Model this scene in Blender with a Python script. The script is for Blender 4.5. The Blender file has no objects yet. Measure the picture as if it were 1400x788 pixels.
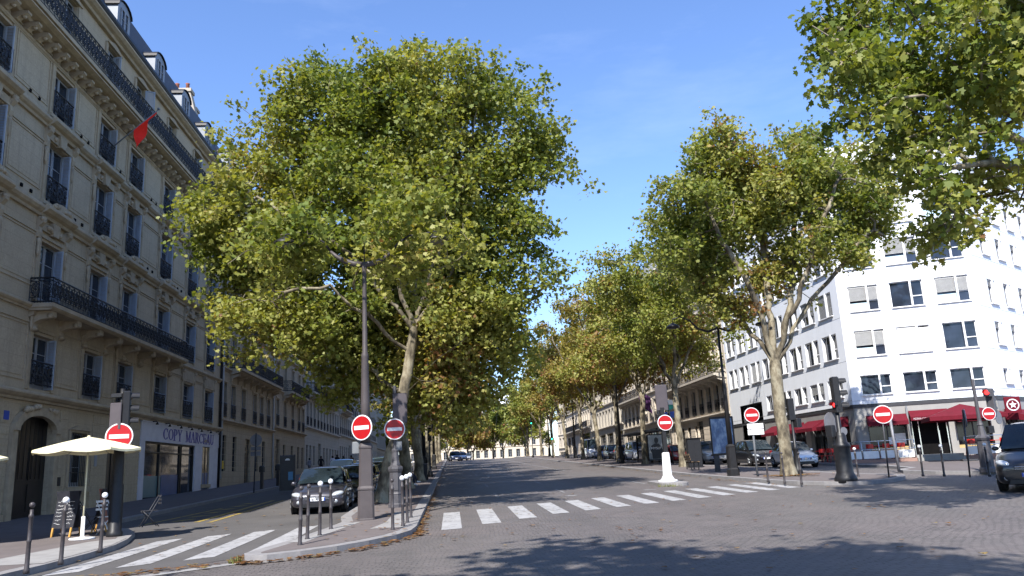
import bpy, bmesh, math, random
import numpy as np
from mathutils import Vector, Matrix
random.seed(7); RNG=np.random.default_rng(7)
SC=bpy.context.scene; COL=SC.collection
R_=math.radians
# ------------------------------------------------------------------ ground profile (the avenue climbs to a crest)
EYE=1.6
def G(Y):
    k=4.0
    s=lambda y: k*math.log1p(math.exp(min(50,max(-50,y/k))))+(y-50*k if y/k>50 else 0)
    return 0.026*s(Y-11.5)-0.036*s(Y-158)
KERB=.13
# ------------------------------------------------------------------ mesh collector
class MB:
    def __init__(s): s.v=[]; s.f=[]; s.m=[]; s.sm=[]
    def add(s,vs,fs,m=0,smooth=False,M=None):
        b=len(s.v)
        if M is not None: vs=[tuple(M@Vector(p)) for p in vs]
        s.v.extend([tuple(p) for p in vs])
        for f in fs: s.f.append(tuple(b+i for i in f)); s.m.append(m); s.sm.append(smooth)
        return s
    def box(s,x0,x1,y0,y1,z0,z1,m=0,M=None):
        v=[(x0,y0,z0),(x1,y0,z0),(x1,y1,z0),(x0,y1,z0),(x0,y0,z1),(x1,y0,z1),(x1,y1,z1),(x0,y1,z1)]
        return s.add(v,[(0,3,2,1),(4,5,6,7),(0,1,5,4),(1,2,6,5),(2,3,7,6),(3,0,4,7)],m,False,M)
    def bbox(s,x0,x1,y0,y1,z0,z1,b=.02,m=0,M=None):
        """box with chamfered vertical and top edges"""
        def ring(d,z): return [(x0+d,y0,z),(x1-d,y0,z),(x1,y0+d,z),(x1,y1-d,z),(x1-d,y1,z),(x0+d,y1,z),(x0,y1-d,z),(x0,y0+d,z)]
        r0=ring(b,z0); r1=ring(b,z1-b)
        r2=[(x0+b,y0+b,z1),(x1-b,y0+b,z1),(x1-b,y0+b,z1),(x1-b,y1-b,z1),(x1-b,y1-b,z1),(x0+b,y1-b,z1),(x0+b,y1-b,z1),(x0+b,y0+b,z1)]
        v=r0+r1+r2; f=[tuple(reversed(range(8)))]
        for k in range(2):
            for i in range(8):
                j=(i+1)%8; f.append((k*8+i,k*8+j,(k+1)*8+j,(k+1)*8+i))
        f.append(tuple(range(16,24)))
        return s.add(v,f,m,False,M)
    def quad(s,a,b,c,d,m=0,M=None): return s.add([a,b,c,d],[(0,1,2,3)],m,False,M)
    def tube(s,path,r,n=8,m=0,smooth=True,cap=True,M=None):
        P=[Vector(p) for p in path]; rr=r if isinstance(r,(list,tuple)) else [r]*len(P)
        vs=[];fs=[]; up=None
        for i,p in enumerate(P):
            t=(P[min(i+1,len(P)-1)]-P[max(i-1,0)])
            if t.length<1e-9: t=Vector((0,0,1))
            t.normalize()
            if up is None: up=Vector((1,0,0)) if abs(t.x)<.9 else Vector((0,1,0))
            a=up-t*up.dot(t)
            if a.length<1e-6: a=t.orthogonal()
            a.normalize(); up=a; b=t.cross(a)
            for k in range(n):
                q=2*math.pi*k/n; vs.append(p+(a*math.cos(q)+b*math.sin(q))*rr[i])
        for i in range(len(P)-1):
            for k in range(n):
                j=(k+1)%n; fs.append((i*n+k,i*n+j,(i+1)*n+j,(i+1)*n+k))
        if cap: fs.append(tuple(reversed(range(n)))); fs.append(tuple(range((len(P)-1)*n,len(P)*n)))
        return s.add(vs,fs,m,smooth,M)
    def lathe(s,prof,n=16,c=(0,0,0),m=0,smooth=True,M=None,cap=True,ph=0):
        vs=[];fs=[]
        for (r,z) in prof:
            for k in range(n):
                q=2*math.pi*k/n+ph; vs.append((c[0]+r*math.cos(q),c[1]+r*math.sin(q),c[2]+z))
        for i in range(len(prof)-1):
            for k in range(n):
                j=(k+1)%n; fs.append((i*n+k,i*n+j,(i+1)*n+j,(i+1)*n+k))
        if cap: fs.append(tuple(reversed(range(n)))); fs.append(tuple(range((len(prof)-1)*n,len(prof)*n)))
        return s.add(vs,fs,m,smooth,M)
    def ball(s,c,r,m=0,n=10,sz=1,M=None):
        prof=[(max(1e-4,r*math.sin(math.pi*i/6)),-r*sz*math.cos(math.pi*i/6)) for i in range(7)]
        return s.lathe(prof,n,c,m,True,M)
    def prism(s,poly,d0,d1,axis='y',m=0,M=None,smooth=False):
        """polygon (a,b) swept along an axis; axis y: (a,d,b), axis x: (d,a,b), axis z: (a,b,d)"""
        mk={'y':lambda a,b,d:(a,d,b),'x':lambda a,b,d:(d,a,b),'z':lambda a,b,d:(a,b,d)}[axis]
        n=len(poly); v=[mk(a,b,d0) for a,b in poly]+[mk(a,b,d1) for a,b in poly]
        f=[tuple(range(n)),tuple(reversed(range(n,2*n)))]
        for i in range(n):
            j=(i+1)%n; f.append((i,n+i,n+j,j))
        return s.add(v,f,m,smooth,M)
    def loft(s,secs,m=0,smooth=True,closed=False,cap=True,M=None):
        n=len(secs[0]); vs=[p for q in secs for p in q]; fs=[]
        for i in range(len(secs)-1):
            for k in range(n if closed else n-1):
                j=(k+1)%n; fs.append((i*n+k,i*n+j,(i+1)*n+j,(i+1)*n+k))
        if cap: fs.append(tuple(reversed(range(n)))); fs.append(tuple(range((len(secs)-1)*n,len(secs)*n)))
        return s.add(vs,fs,m,smooth,M)
    def mesh(s,name,mats,fixn=True):
        me=bpy.data.meshes.new(name); me.from_pydata(s.v,[],s.f)
        for m in (mats if isinstance(mats,(list,tuple)) else [mats]): me.materials.append(m)
        me.polygons.foreach_set('material_index',s.m); me.polygons.foreach_set('use_smooth',s.sm)
        if fixn and len(s.f)<60000:
            b=bmesh.new(); b.from_mesh(me); bmesh.ops.recalc_face_normals(b,faces=b.faces); b.to_mesh(me); b.free()
        me.update(); return me
    def build(s,name,mats,parent=None,loc=None,rz=0,sub=0,bevel=0,fixn=True):
        o=bpy.data.objects.new(name,s.mesh(name,mats,fixn)); COL.objects.link(o)
        if parent: o.parent=parent
        if loc is not None: o.location=loc
        o.rotation_euler=(0,0,rz)
        if bevel:
            md=o.modifiers.new('b','BEVEL'); md.width=bevel; md.segments=2; md.limit_method='ANGLE'
        if sub:
            md=o.modifiers.new('s','SUBSURF'); md.levels=sub; md.render_levels=sub
        return o
def link(name,me,parent=None,loc=None,rot=(0,0,0),scale=(1,1,1)):
    o=bpy.data.objects.new(name,me); COL.objects.link(o)
    if parent: o.parent=parent
    if loc is not None: o.location=loc
    o.rotation_euler=rot; o.scale=scale; return o
def tag(o,label=None,cat=None,group=None,kind=None):
    if label: o['label']=label
    if cat: o['category']=cat
    if group: o['group']=group
    if kind: o['kind']=kind
    return o
def thing(name,label,cat,loc=(0,0,0),rz=0,group=None):
    o=bpy.data.objects.new(name,None); COL.objects.link(o); o.location=loc; o.rotation_euler=(0,0,rz); o.empty_display_size=.2
    return tag(o,label,cat,group)
def dup(root,loc,rz=None,label=None,scale=None):
    KIDS=[o for o in COL.objects]
    def kids(p): return [o for o in KIDS if o.parent==p]
    r=root.copy(); COL.objects.link(r); r.location=loc
    if rz is not None: r.rotation_euler=(0,0,rz)
    if label: r['label']=label
    if scale: r.scale=scale
    for c in kids(root):
        d=c.copy(); COL.objects.link(d); d.parent=r
        for e in kids(c):
            g=e.copy(); COL.objects.link(g); g.parent=d
    return r
# ------------------------------------------------------------------ materials
def _new(name):
    m=bpy.data.materials.new(name); m.use_nodes=True; nt=m.node_tree; b=nt.nodes['Principled BSDF']; return m,nt,b
def _mix(nt,f,a,b,blend='MIX'):
    n=nt.nodes.new('ShaderNodeMix'); n.data_type='RGBA'; n.blend_type=blend
    for s,v in ((n.inputs[0],f),(n.inputs[6],a),(n.inputs[7],b)):
        if hasattr(v,'links') or isinstance(v,bpy.types.NodeSocket): nt.links.new(v,s)
        elif isinstance(v,(int,float)): s.default_value=v
        else: s.default_value=(*v,1)
    return n.outputs[2]
def _noise(nt,scale,detail=4,rough=.6,vec=None,dim=None):
    n=nt.nodes.new('ShaderNodeTexNoise'); n.inputs['Scale'].default_value=scale; n.inputs['Detail'].default_value=detail; n.inputs['Roughness'].default_value=rough
    if vec is not None: nt.links.new(vec,n.inputs['Vector'])
    return n.outputs['Fac']
def _ramp(nt,fac,stops):
    r=nt.nodes.new('ShaderNodeValToRGB'); e=r.color_ramp.elements
    while len(e)<len(stops): e.new(.5)
    for k,(p,c) in zip(e,stops): k.position=p; k.color=(*c,1) if len(c)==3 else c
    nt.links.new(fac,r.inputs[0]); return r.outputs[0]
def _math(nt,op,a,b):
    n=nt.nodes.new('ShaderNodeMath'); n.operation=op
    for s,v in ((n.inputs[0],a),(n.inputs[1],b)):
        if isinstance(v,bpy.types.NodeSocket): nt.links.new(v,s)
        else: s.default_value=v
    return n.outputs[0]
def _coord(nt,kind='Object',scale=(1,1,1)):
    t=nt.nodes.new('ShaderNodeTexCoord'); mp=nt.nodes.new('ShaderNodeMapping'); mp.inputs['Scale'].default_value=scale
    nt.links.new(t.outputs[kind],mp.inputs[0]); return mp.outputs[0]
def _bump(nt,b,h,strength=.3,dist=.02):
    n=nt.nodes.new('ShaderNodeBump'); n.inputs['Strength'].default_value=strength; n.inputs['Distance'].default_value=dist
    nt.links.new(h,n.inputs['Height']); nt.links.new(n.outputs[0],b.inputs['Normal'])
def mat(name,c1,c2=None,rough=.7,metal=0,spec=.3,scale=3,detail=5,bump=0,bdist=.02,bscale=None,emit=None,es=1,coat=0):
    m,nt,b=_new(name); v=_coord(nt)
    c2=c2 or tuple(x*.82 for x in c1)
    f=_noise(nt,scale,detail,.65,v)
    f=_ramp(nt,f,[(.32,(0,0,0)),(.68,(1,1,1))])
    nt.links.new(_mix(nt,f,c1,c2),b.inputs['Base Color'])
    b.inputs['Roughness'].default_value=rough; b.inputs['Metallic'].default_value=metal; b.inputs['Specular IOR Level'].default_value=spec
    if coat: b.inputs['Coat Weight'].default_value=coat; b.inputs['Coat Roughness'].default_value=.05
    if bump: _bump(nt,b,_noise(nt,bscale or scale*4,6,.7,v),bump,bdist)
    if emit: b.inputs['Emission Color'].default_value=(*emit,1); b.inputs['Emission Strength'].default_value=es
    return m
def stone_mat(name,c1,c2,stain,course=.42,bw=1.1,mortar=.4,dirty=.35):
    """ashlar: faint courses, block tone changes, weather streaks that run down the wall"""
    m,nt,b=_new(name); v=_coord(nt)
    sep=nt.nodes.new('ShaderNodeSeparateXYZ'); nt.links.new(v,sep.inputs[0])
    cmb=nt.nodes.new('ShaderNodeCombineXYZ'); nt.links.new(sep.outputs[0],cmb.inputs[0]); nt.links.new(sep.outputs[2],cmb.inputs[1])
    br=nt.nodes.new('ShaderNodeTexBrick'); nt.links.new(cmb.outputs[0],br.inputs['Vector'])
    br.inputs['Scale'].default_value=1; br.inputs['Brick Width'].default_value=bw; br.inputs['Row Height'].default_value=course
    br.inputs['Mortar Size'].default_value=.008; br.inputs['Mortar Smooth'].default_value=.3
    br.inputs['Color1'].default_value=(*c1,1); br.inputs['Color2'].default_value=(*c2,1); br.inputs['Mortar'].default_value=tuple(x*mortar for x in c1)+(1,)
    br.inputs['Bias'].default_value=-.2
    n1=_noise(nt,.6,8,.7,v); c=_mix(nt,_ramp(nt,n1,[(.4,(0,0,0)),(.75,(1,1,1))]),br.outputs[0],tuple((x+y)/2*.86 for x,y in zip(c1,c2)))
    vs=_coord(nt,'Object',(2.2,2.2,.16)); n2=_noise(nt,1.4,6,.65,vs)
    c=_mix(nt,_math(nt,'MULTIPLY',_ramp(nt,n2,[(.5,(0,0,0)),(.72,(1,1,1))]),dirty),c,stain)
    n3=_noise(nt,14,4,.6,v); c=_mix(nt,.12,c,_ramp(nt,n3,[(.3,(.1,.1,.1)),(.7,(1,1,1))]),'OVERLAY')
    nt.links.new(c,b.inputs['Base Color']); b.inputs['Roughness'].default_value=.88; b.inputs['Specular IOR Level'].default_value=.15
    _bump(nt,b,_math(nt,'ADD',_math(nt,'MULTIPLY',br.outputs['Fac'],-.6),_math(nt,'MULTIPLY',n3,.5)),.35,.015)
    return m
def glass_mat(name,c=(.012,.016,.022),rough=.04,tint=None):
    m,nt,b=_new(name); v=_coord(nt)
    f=_ramp(nt,_noise(nt,.9,3,.5,v),[(.4,(0,0,0)),(.65,(1,1,1))])
    nt.links.new(_mix(nt,f,c,tint or tuple(x*2.2 for x in c)),b.inputs['Base Color']); b.inputs['Roughness'].default_value=rough
    b.inputs['Specular IOR Level'].default_value=.5
    _bump(nt,b,_noise(nt,1.3,2,.5,v),.08,.02); return m
MT={}
MT['stone']=stone_mat('limestone',(0.474,0.382,0.266),(0.442,0.355,0.247),(0.204,0.168,0.126),.44,1.25,.72)
MT['stone2']=stone_mat('limestone_grey',(0.424,0.341,0.237),(0.374,0.299,0.209),(0.152,0.132,0.109),.4,1.1)
MT['stone3']=stone_mat('limestone_pale',(0.466,0.426,0.358),(0.421,0.385,0.323),(0.224,0.197,0.161),.4,1.2,.5,.25)
MT['stone4']=stone_mat('limestone_warm',(0.667,0.575,0.460),(0.597,0.517,0.409),(0.345,0.288,0.219),.4,1.0,.55,.2)
MT['trim']=mat('carved_limestone',(0.471,0.380,0.265),(0.333,0.265,0.184),.9,0,.15,2.2,7,.35,.03,9)
MT['trim2']=mat('carved_limestone_pale',(0.541,0.490,0.418),(0.428,0.388,0.326),.9,0,.15,2.2,7,.3,.02,9)
MT['iron']=mat('painted_iron',(0.007,0.008,0.013),(0.012,0.013,0.018),.42,0,.45,8,3)
MT['white_frame']=mat('white_painted_wood',(0.326,0.331,0.346),(0.262,0.268,0.283),.5,0,.3,4)
MT['shutter']=mat('grey_blue_shutter',(0.405,0.445,0.505),(0.333,0.364,0.415),.6,0,.25,3)
MT['glass']=glass_mat('window_glass')
MT['glass_blue']=glass_mat('office_glass',(.014,.018,.028),.03)
MT['curtain']=mat('net_curtain',(.45,.46,.48),(.3,.31,.33),.9,0,.1,6)
MT['zinc']=mat('zinc_roof',(.24,.27,.31),(.17,.195,.23),.45,.2,.4,1.2,5,.1,.01,5)
MT['zinc_pale']=mat('zinc_pale',(.52,.54,.57),(.42,.44,.47),.5,.1,.35,1.5,4)
MT['slate']=mat('slate_dark',(0.031,0.029,0.034),(0.053,0.050,0.053),.55,0,.35,7,5,.2,.02,12)
MT['gutter']=mat('black_gutter',(0.010,0.010,0.012),(0.015,0.015,0.018),.5,0,.3,4)
MT['shopglass']=glass_mat('shop_glass',(.006,.007,.009),.12)
MT['palewood']=mat('pale_counter_front',(.50,.36,.16),(.42,.30,.13),.6,0,.25,4)
MT['dormer_cheek']=mat('dormer_zinc_paint',(0.270,0.293,0.324),(0.216,0.234,0.261),.5,.1,.35,1.5,4)
MT['plaster']=mat('chimney_plaster',(0.465,0.413,0.338),(0.375,0.323,0.262),.9,0,.1,2,6,.2,.02,9)
MT['terracotta']=mat('terracotta',(.36,.15,.10),(.25,.10,.07),.85,0,.15,8)
MT['black']=mat('black_paint',(.010,.010,.012),(.016,.016,.018),.45,0,.4,10)
MT['doorwood']=mat('dark_lacquered_door',(.012,.010,.010),(.022,.018,.016),.3,0,.5,3)
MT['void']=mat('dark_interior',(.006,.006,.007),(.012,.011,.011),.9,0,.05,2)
MT['lamp']=mat('brown_grey_lamp_paint',(0.077,0.065,0.065),(0.058,0.049,0.050),.5,0,.35,3,6,.08,.01,20)
MT['lampdark']=mat('dark_lamp_paint',(0.010,0.010,0.011),(0.018,0.017,0.018),.45,0,.4,6,5,.05,.01,18)
MT['cast']=mat('cast_iron_grey',(0.080,0.076,0.084),(0.056,0.054,0.060),.5,0,.35,6,6,.1,.01,20)
MT['bollard']=mat('bollard_brown_grey',(0.056,0.048,0.050),(0.036,0.032,0.034),.45,0,.4,12)
MT['white']=mat('white_paint',(.8,.8,.8),(.7,.7,.71),.45,0,.35,5)
MT['signred']=mat('sign_red',(0.384,0.007,0.010),(0.322,0.006,0.009),.35,0,.45,4)
MT['signwhite']=mat('sign_white',(0.672,0.672,0.681),(0.607,0.607,0.623),.35,0,.4,5)
MT['signback']=mat('sign_back_grey',(0.198,0.198,0.215),(0.154,0.154,0.171),.5,.2,.3,6)
MT['panelback']=mat('signal_back_mauve',(0.079,0.068,0.076),(0.062,0.054,0.062),.55,0,.3,3)
MT['granite']=mat('granite_kerb',(0.259,0.248,0.245),(0.194,0.187,0.189),.8,0,.2,5,8,.3,.01,40)
MT['pinkwalk']=mat('pavement_asphalt',(0.149,0.129,0.125),(0.115,0.100,0.099),.92,0,.12,1.6,8,.35,.008,90)
MT['concrete']=mat('concrete_dropped_kerb',(0.288,0.281,0.274),(0.223,0.216,0.212),.88,0,.15,2.5,8,.3,.01,40)
MT['red_fabric']=mat('red_awning_cloth',(0.127,0.009,0.019),(0.101,0.008,0.015),.8,0,.15,3,4,.15,.01,40)
MT['cream']=mat('cream_parasol_cloth',(0.72,0.655,0.41),(0.666,0.630,0.450),.85,0,.12,2,4,.1,.01,60)
MT['redplastic']=mat('red_chair_paint',(.55,.028,.02),(.45,.02,.015),.35,0,.45,6)
MT['wood']=mat('bench_wood',(.20,.13,.075),(.13,.085,.05),.65,0,.25,6)
MT['orangewood']=mat('pale_wood_leg',(.55,.30,.08),(.45,.24,.06),.6,0,.25,8)
MT['chalk']=mat('chalkboard',(.02,.021,.028),(.035,.036,.045),.75,0,.2,7)
MT['blue']=mat('sign_blue',(.02,.07,.42),(.016,.055,.34),.4,0,.4,4)
MT['lettering_blue']=mat('violet_blue_letters',(.045,.035,.26),(.06,.05,.32),.45,0,.35,8)
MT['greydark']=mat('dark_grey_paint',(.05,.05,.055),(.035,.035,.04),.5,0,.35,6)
MT['greymid']=mat('mid_grey_paint',(.16,.17,.18),(.13,.135,.145),.55,0,.3,5)
MT['yellow']=mat('yellow_paint',(.60,.40,.03),(.52,.33,.02),.5,0,.35,5)
MT['lampred']=mat('red_signal_lens',(.5,.01,.01),(.4,.01,.01),.2,0,.5,5,emit=(1,.03,.03),es=2.5)
MT['lampgreen']=mat('green_signal_lens',(.01,.3,.18),(.01,.25,.15),.2,0,.5,5,emit=(.05,1,.6),es=3)
MT['lensoff']=mat('dark_signal_lens',(.03,.025,.02),(.04,.03,.02),.15,0,.5,5)
MT['rubber']=mat('tyre_rubber',(.014,.014,.015),(.022,.022,.022),.8,0,.2,10)
MT['rim']=mat('alloy_rim',(.45,.46,.48),(.36,.37,.39),.3,.7,.4,9)
MT['chrome']=mat('chrome',(.7,.71,.73),(.6,.61,.63),.12,.95,.5,3)
MT['headlight']=mat('headlight_glass',(.62,.65,.68),(.4,.43,.46),.08,.3,.7,14)
MT['carglass']=glass_mat('car_glass',(.012,.018,.022),.03)
MT['plate']=mat('number_plate',(.78,.79,.83),(.7,.71,.75),.4,0,.35,6)
def carpaint(name,c): return mat(name,c,tuple(x*.9 for x in c),.28,.25,.5,2,2,coat=.8)
# office facade white render, smooth bluish side panels
def office_mat(name,c):
    m,nt,b=_new(name); v=_coord(nt); sep=nt.nodes.new('ShaderNodeSeparateXYZ'); nt.links.new(v,sep.inputs[0])
    n1=_noise(nt,.5,6,.6,v); n2=_noise(nt,1.2,6,.6,_coord(nt,'Object',(2,2,.12)))
    cc=_mix(nt,_ramp(nt,n1,[(.35,(0,0,0)),(.7,(1,1,1))]),c,tuple(x*.93 for x in c))
    cc=_mix(nt,_math(nt,'MULTIPLY',_ramp(nt,n2,[(.5,(0,0,0)),(.75,(1,1,1))]),.3),cc,tuple(x*.72 for x in c))
    nt.links.new(cc,b.inputs['Base Color']); b.inputs['Roughness'].default_value=.75; b.inputs['Specular IOR Level'].default_value=.2
    _bump(nt,b,_noise(nt,20,5,.6,v),.08,.01); return m
MT['office']=office_mat('office_white_panel',(.78,.80,.835))
MT['office_stone']=mat('pale_marble_cladding',(0.300,0.291,0.275),(0.239,0.234,0.225),.55,0,.3,1.1,8,.05,.01,20)
MT['blind']=mat('external_blind_grey',(.38,.38,.375),(.32,.32,.315),.7,0,.2,3)
MT['blindwhite']=mat('external_blind_pale',(.66,.66,.65),(.58,.58,.57),.7,0,.2,3)
MT['bluepanel']=mat('pale_blue_panel',(.52,.66,.72),(.46,.60,.67),.25,0,.5,2)
# road: worn granite setts
def road_mat():
    m,nt,b=_new('granite_setts'); v=_coord(nt)
    nw=nt.nodes.new('ShaderNodeTexNoise'); nw.inputs['Scale'].default_value=.35; nw.inputs['Detail'].default_value=3; nt.links.new(v,nw.inputs['Vector'])
    wob=nt.nodes.new('ShaderNodeVectorMath'); wob.operation='MULTIPLY_ADD'; nt.links.new(nw.outputs['Color'],wob.inputs[0]); wob.inputs[1].default_value=(.9,.9,0); nt.links.new(v,wob.inputs[2])
    br=nt.nodes.new('ShaderNodeTexBrick'); nt.links.new(wob.outputs[0],br.inputs['Vector'])
    br.inputs['Scale'].default_value=1; br.inputs['Brick Width'].default_value=.19; br.inputs['Row Height'].default_value=.125
    br.inputs['Mortar Size'].default_value=.014; br.inputs['Mortar Smooth'].default_value=.5
    br.inputs['Color1'].default_value=(.148,.130,.125,1); br.inputs['Color2'].default_value=(.098,.087,.084,1); br.inputs['Mortar'].default_value=(.036,.032,.031,1)
    big=_ramp(nt,_noise(nt,.11,5,.6,v),[(.38,(0,0,0)),(.62,(1,1,1))])
    c=_mix(nt,_math(nt,'MULTIPLY',big,.6),br.outputs[0],(.106,.102,.096))
    med=_ramp(nt,_noise(nt,.8,6,.7,v),[(.4,(0,0,0)),(.7,(1,1,1))]); c=_mix(nt,_math(nt,'MULTIPLY',med,.55),c,(.155,.132,.126))
    # long wheel-worn bands along the avenue
    band=_ramp(nt,_noise(nt,.5,3,.5,_coord(nt,'Object',(1,.03,1))),[(.45,(0,0,0)),(.65,(1,1,1))]); c=_mix(nt,_math(nt,'MULTIPLY',band,.45),c,(.075,.069,.067))
    fine=_noise(nt,55,4,.7,v); c=_mix(nt,.22,c,_ramp(nt,fine,[(.3,(.1,.1,.1)),(.7,(1,1,1))]),'OVERLAY')
    nt.links.new(c,b.inputs['Base Color']); b.inputs['Roughness'].default_value=.68; b.inputs['Specular IOR Level'].default_value=.3
    _bump(nt,b,_math(nt,'ADD',_math(nt,'MULTIPLY',br.outputs['Fac'],-1),_math(nt,'MULTIPLY',fine,.5)),.55,.014); return m
MT['road']=road_mat()
def asphalt_mat():
    m,nt,b=_new('lane_asphalt'); v=_coord(nt)
    c=_mix(nt,_ramp(nt,_noise(nt,.4,7,.65,v),[(.35,(0,0,0)),(.7,(1,1,1))]),(.105,.099,.097),(.074,.070,.069))
    c=_mix(nt,.3,c,_ramp(nt,_noise(nt,90,3,.7,v),[(.3,(.05,.05,.05)),(.7,(1,1,1))]),'OVERLAY')
    nt.links.new(c,b.inputs['Base Color']); b.inputs['Roughness'].default_value=.85; b.inputs['Specular IOR Level'].default_value=.2
    _bump(nt,b,_noise(nt,120,3,.6,v),.4,.006); return m
MT['asphalt']=asphalt_mat()
def paint_mat(name,c,under,wear=.55):
    m,nt,b=_new(name); v=_coord(nt)
    f=_ramp(nt,_noise(nt,5,9,.75,v),[(wear,(0,0,0)),(wear+.1,(1,1,1))])
    g=_ramp(nt,_noise(nt,1.1,4,.6,v),[(.4,(0,0,0)),(.7,(1,1,1))])
    cc=_mix(nt,f,_mix(nt,g,c,tuple(x*.8 for x in c)),under)
    nt.links.new(cc,b.inputs['Base Color']); b.inputs['Roughness'].default_value=.75; _bump(nt,b,_noise(nt,60,4,.6,v),.3,.005); return m
MT['paint']=paint_mat('worn_white_road_paint',(.34,.336,.34),(.11,.104,.10),.52)
MT['paint_faint']=paint_mat('faint_white_road_paint',(.27,.265,.265),(.08,.075,.075),.46)
MT['paint_yellow']=paint_mat('worn_yellow_road_paint',(.36,.25,.045),(.08,.075,.07),.5)
def bark_mat():
    m,nt,b=_new('plane_bark'); v=_coord(nt,'Object',(1,1,.55))
    f=_noise(nt,2.6,7,.62,v)
    c=_ramp(nt,f,[(.36,(.06,.05,.037)),(.44,(.115,.098,.07)),(.52,(.20,.17,.118)),(.60,(.29,.26,.19)),(.72,(.135,.12,.083))])
    nt.links.new(c,b.inputs['Base Color']); b.inputs['Roughness'].default_value=.9; b.inputs['Specular IOR Level'].default_value=.12
    _bump(nt,b,_noise(nt,9,8,.7,v),.6,.03); return m
MT['bark']=bark_mat()
def leaf_mat(name,stops):
    m,nt,b=_new(name)
    a=nt.nodes.new('ShaderNodeAttribute'); a.attribute_name='tone'
    c=_ramp(nt,a.outputs['Fac'],stops)
    nt.links.new(c,b.inputs['Base Color']); b.inputs['Roughness'].default_value=.52; b.inputs['Specular IOR Level'].default_value=.3
    tr=nt.nodes.new('ShaderNodeBsdfTranslucent'); nt.links.new(_mix(nt,1.0,c,(1.5,1.45,.55),'MULTIPLY'),tr.inputs['Color'])
    mx=nt.nodes.new('ShaderNodeMixShader'); mx.inputs[0].default_value=.38
    nt.links.new(b.outputs[0],mx.inputs[1]); nt.links.new(tr.outputs[0],mx.inputs[2])
    nt.links.new(mx.outputs[0],nt.nodes['Material Output'].inputs['Surface']); return m
MT['leaf']=leaf_mat('plane_leaves',[(0,(0.068,0.103,0.025)),(.35,(0.137,0.180,0.036)),(.62,(0.234,0.249,0.059)),(.84,(0.325,0.314,0.091)),(.95,(0.296,0.228,0.068)),(1,(0.228,0.114,0.046))])
MT['leaf_y']=leaf_mat('plane_leaves_turning',[(0,(0.094,0.110,0.028)),(.3,(0.165,0.176,0.039)),(.55,(0.253,0.231,0.053)),(.75,(0.275,0.215,0.055)),(.9,(0.231,0.143,0.050)),(1,(0.187,0.083,0.039))])
MT['dryleaf']=leaf_mat('dry_fallen_leaves',[(0,(.12,.055,.022)),(.4,(.21,.10,.042)),(.75,(.30,.17,.075)),(1,(.26,.20,.085))])
# ------------------------------------------------------------------ camera, sun, sky
cam=bpy.data.cameras.new('camera'); co=bpy.data.objects.new('camera',cam); COL.objects.link(co); SC.camera=co
cam.sensor_width=36; cam.lens=28.0; cam.clip_end=6000; cam.clip_start=.05
_roll=math.atan(.049); _pitch=math.atan(247/1089)
def _rotm():
    c,s=math.cos(_roll),math.sin(_roll); cp,sp=math.cos(_pitch),math.sin(_pitch)
    Rr=Matrix(((c,s,0),(-s,c,0),(0,0,1))); Rp=Matrix(((1,0,0),(0,cp,sp),(0,-sp,cp))); M=Rp@Rr
    d=M@Vector(((618-700)/1089,-(643-394)/1089,1)); yaw=math.atan2(d.x,d.z); cy,sy=math.cos(yaw),math.sin(yaw)
    M=Matrix(((cy,0,-sy),(0,1,0),(sy,0,cy)))@M
    return Matrix(((1,0,0),(0,0,1),(0,1,0)))@M
_R=_rotm()
_B=Matrix((_R@Vector((1,0,0)),_R@Vector((0,1,0)),-(_R@Vector((0,0,1))))).transposed()
co.matrix_world=Matrix.Translation((0,0,EYE))@_B.to_4x4()
SUN_AZ,SUN_EL=22.0,47.0
sun=bpy.data.lights.new('sun','SUN'); sun.energy=5.0; sun.angle=R_(.5); sun.color=(1,.955,.89)
so=bpy.data.objects.new('sun',sun); COL.objects.link(so)
_d=Vector((math.sin(R_(SUN_AZ))*math.cos(R_(SUN_EL)),math.cos(R_(SUN_AZ))*math.cos(R_(SUN_EL)),-math.sin(R_(SUN_EL))))
so.rotation_euler=_d.to_track_quat('-Z','Y').to_euler(); so.location=(-20,-60,60)
w=bpy.data.worlds.new('World'); SC.world=w; w.use_nodes=True; nt=w.node_tree; bg=nt.nodes['Background']
sky=nt.nodes.new('ShaderNodeTexSky'); sky.sky_type='NISHITA'; sky.sun_disc=False; sky.sun_elevation=R_(SUN_EL); sky.sun_rotation=R_(180+SUN_AZ)
sky.altitude=60; sky.air_density=1.05; sky.dust_density=.1; sky.ozone_density=2.2
_tc=nt.nodes.new('ShaderNodeTexCoord'); _mp=nt.nodes.new('ShaderNodeMapping'); _mp.inputs['Scale'].default_value=(1.2,1.2,5); _mp.inputs['Rotation'].default_value=(0,R_(-28),R_(20))
nt.links.new(_tc.outputs['Generated'],_mp.inputs[0])
_cl=_ramp(nt,_noise(nt,1.6,7,.62,_mp.outputs[0]),[(.50,(0,0,0)),(.78,(1,1,1))])
_c=_mix(nt,_math(nt,'MULTIPLY',_cl,.16),_mix(nt,1.0,sky.outputs[0],(.86,.97,1.22),'MULTIPLY'),(5.2,6.0,7.4))
nt.links.new(_c,bg.inputs[0]); bg.inputs[1].default_value=.122
SC.view_settings.view_transform='Standard'; SC.view_settings.look='None'; SC.view_settings.exposure=.95; SC.view_settings.gamma=1
SC.cycles.use_denoising=True; SC.cycles.max_bounces=6; SC.cycles.diffuse_bounces=3; SC.cycles.glossy_bounces=3; SC.cycles.transmission_bounces=3; SC.cycles.transparent_max_bounces=4
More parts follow.
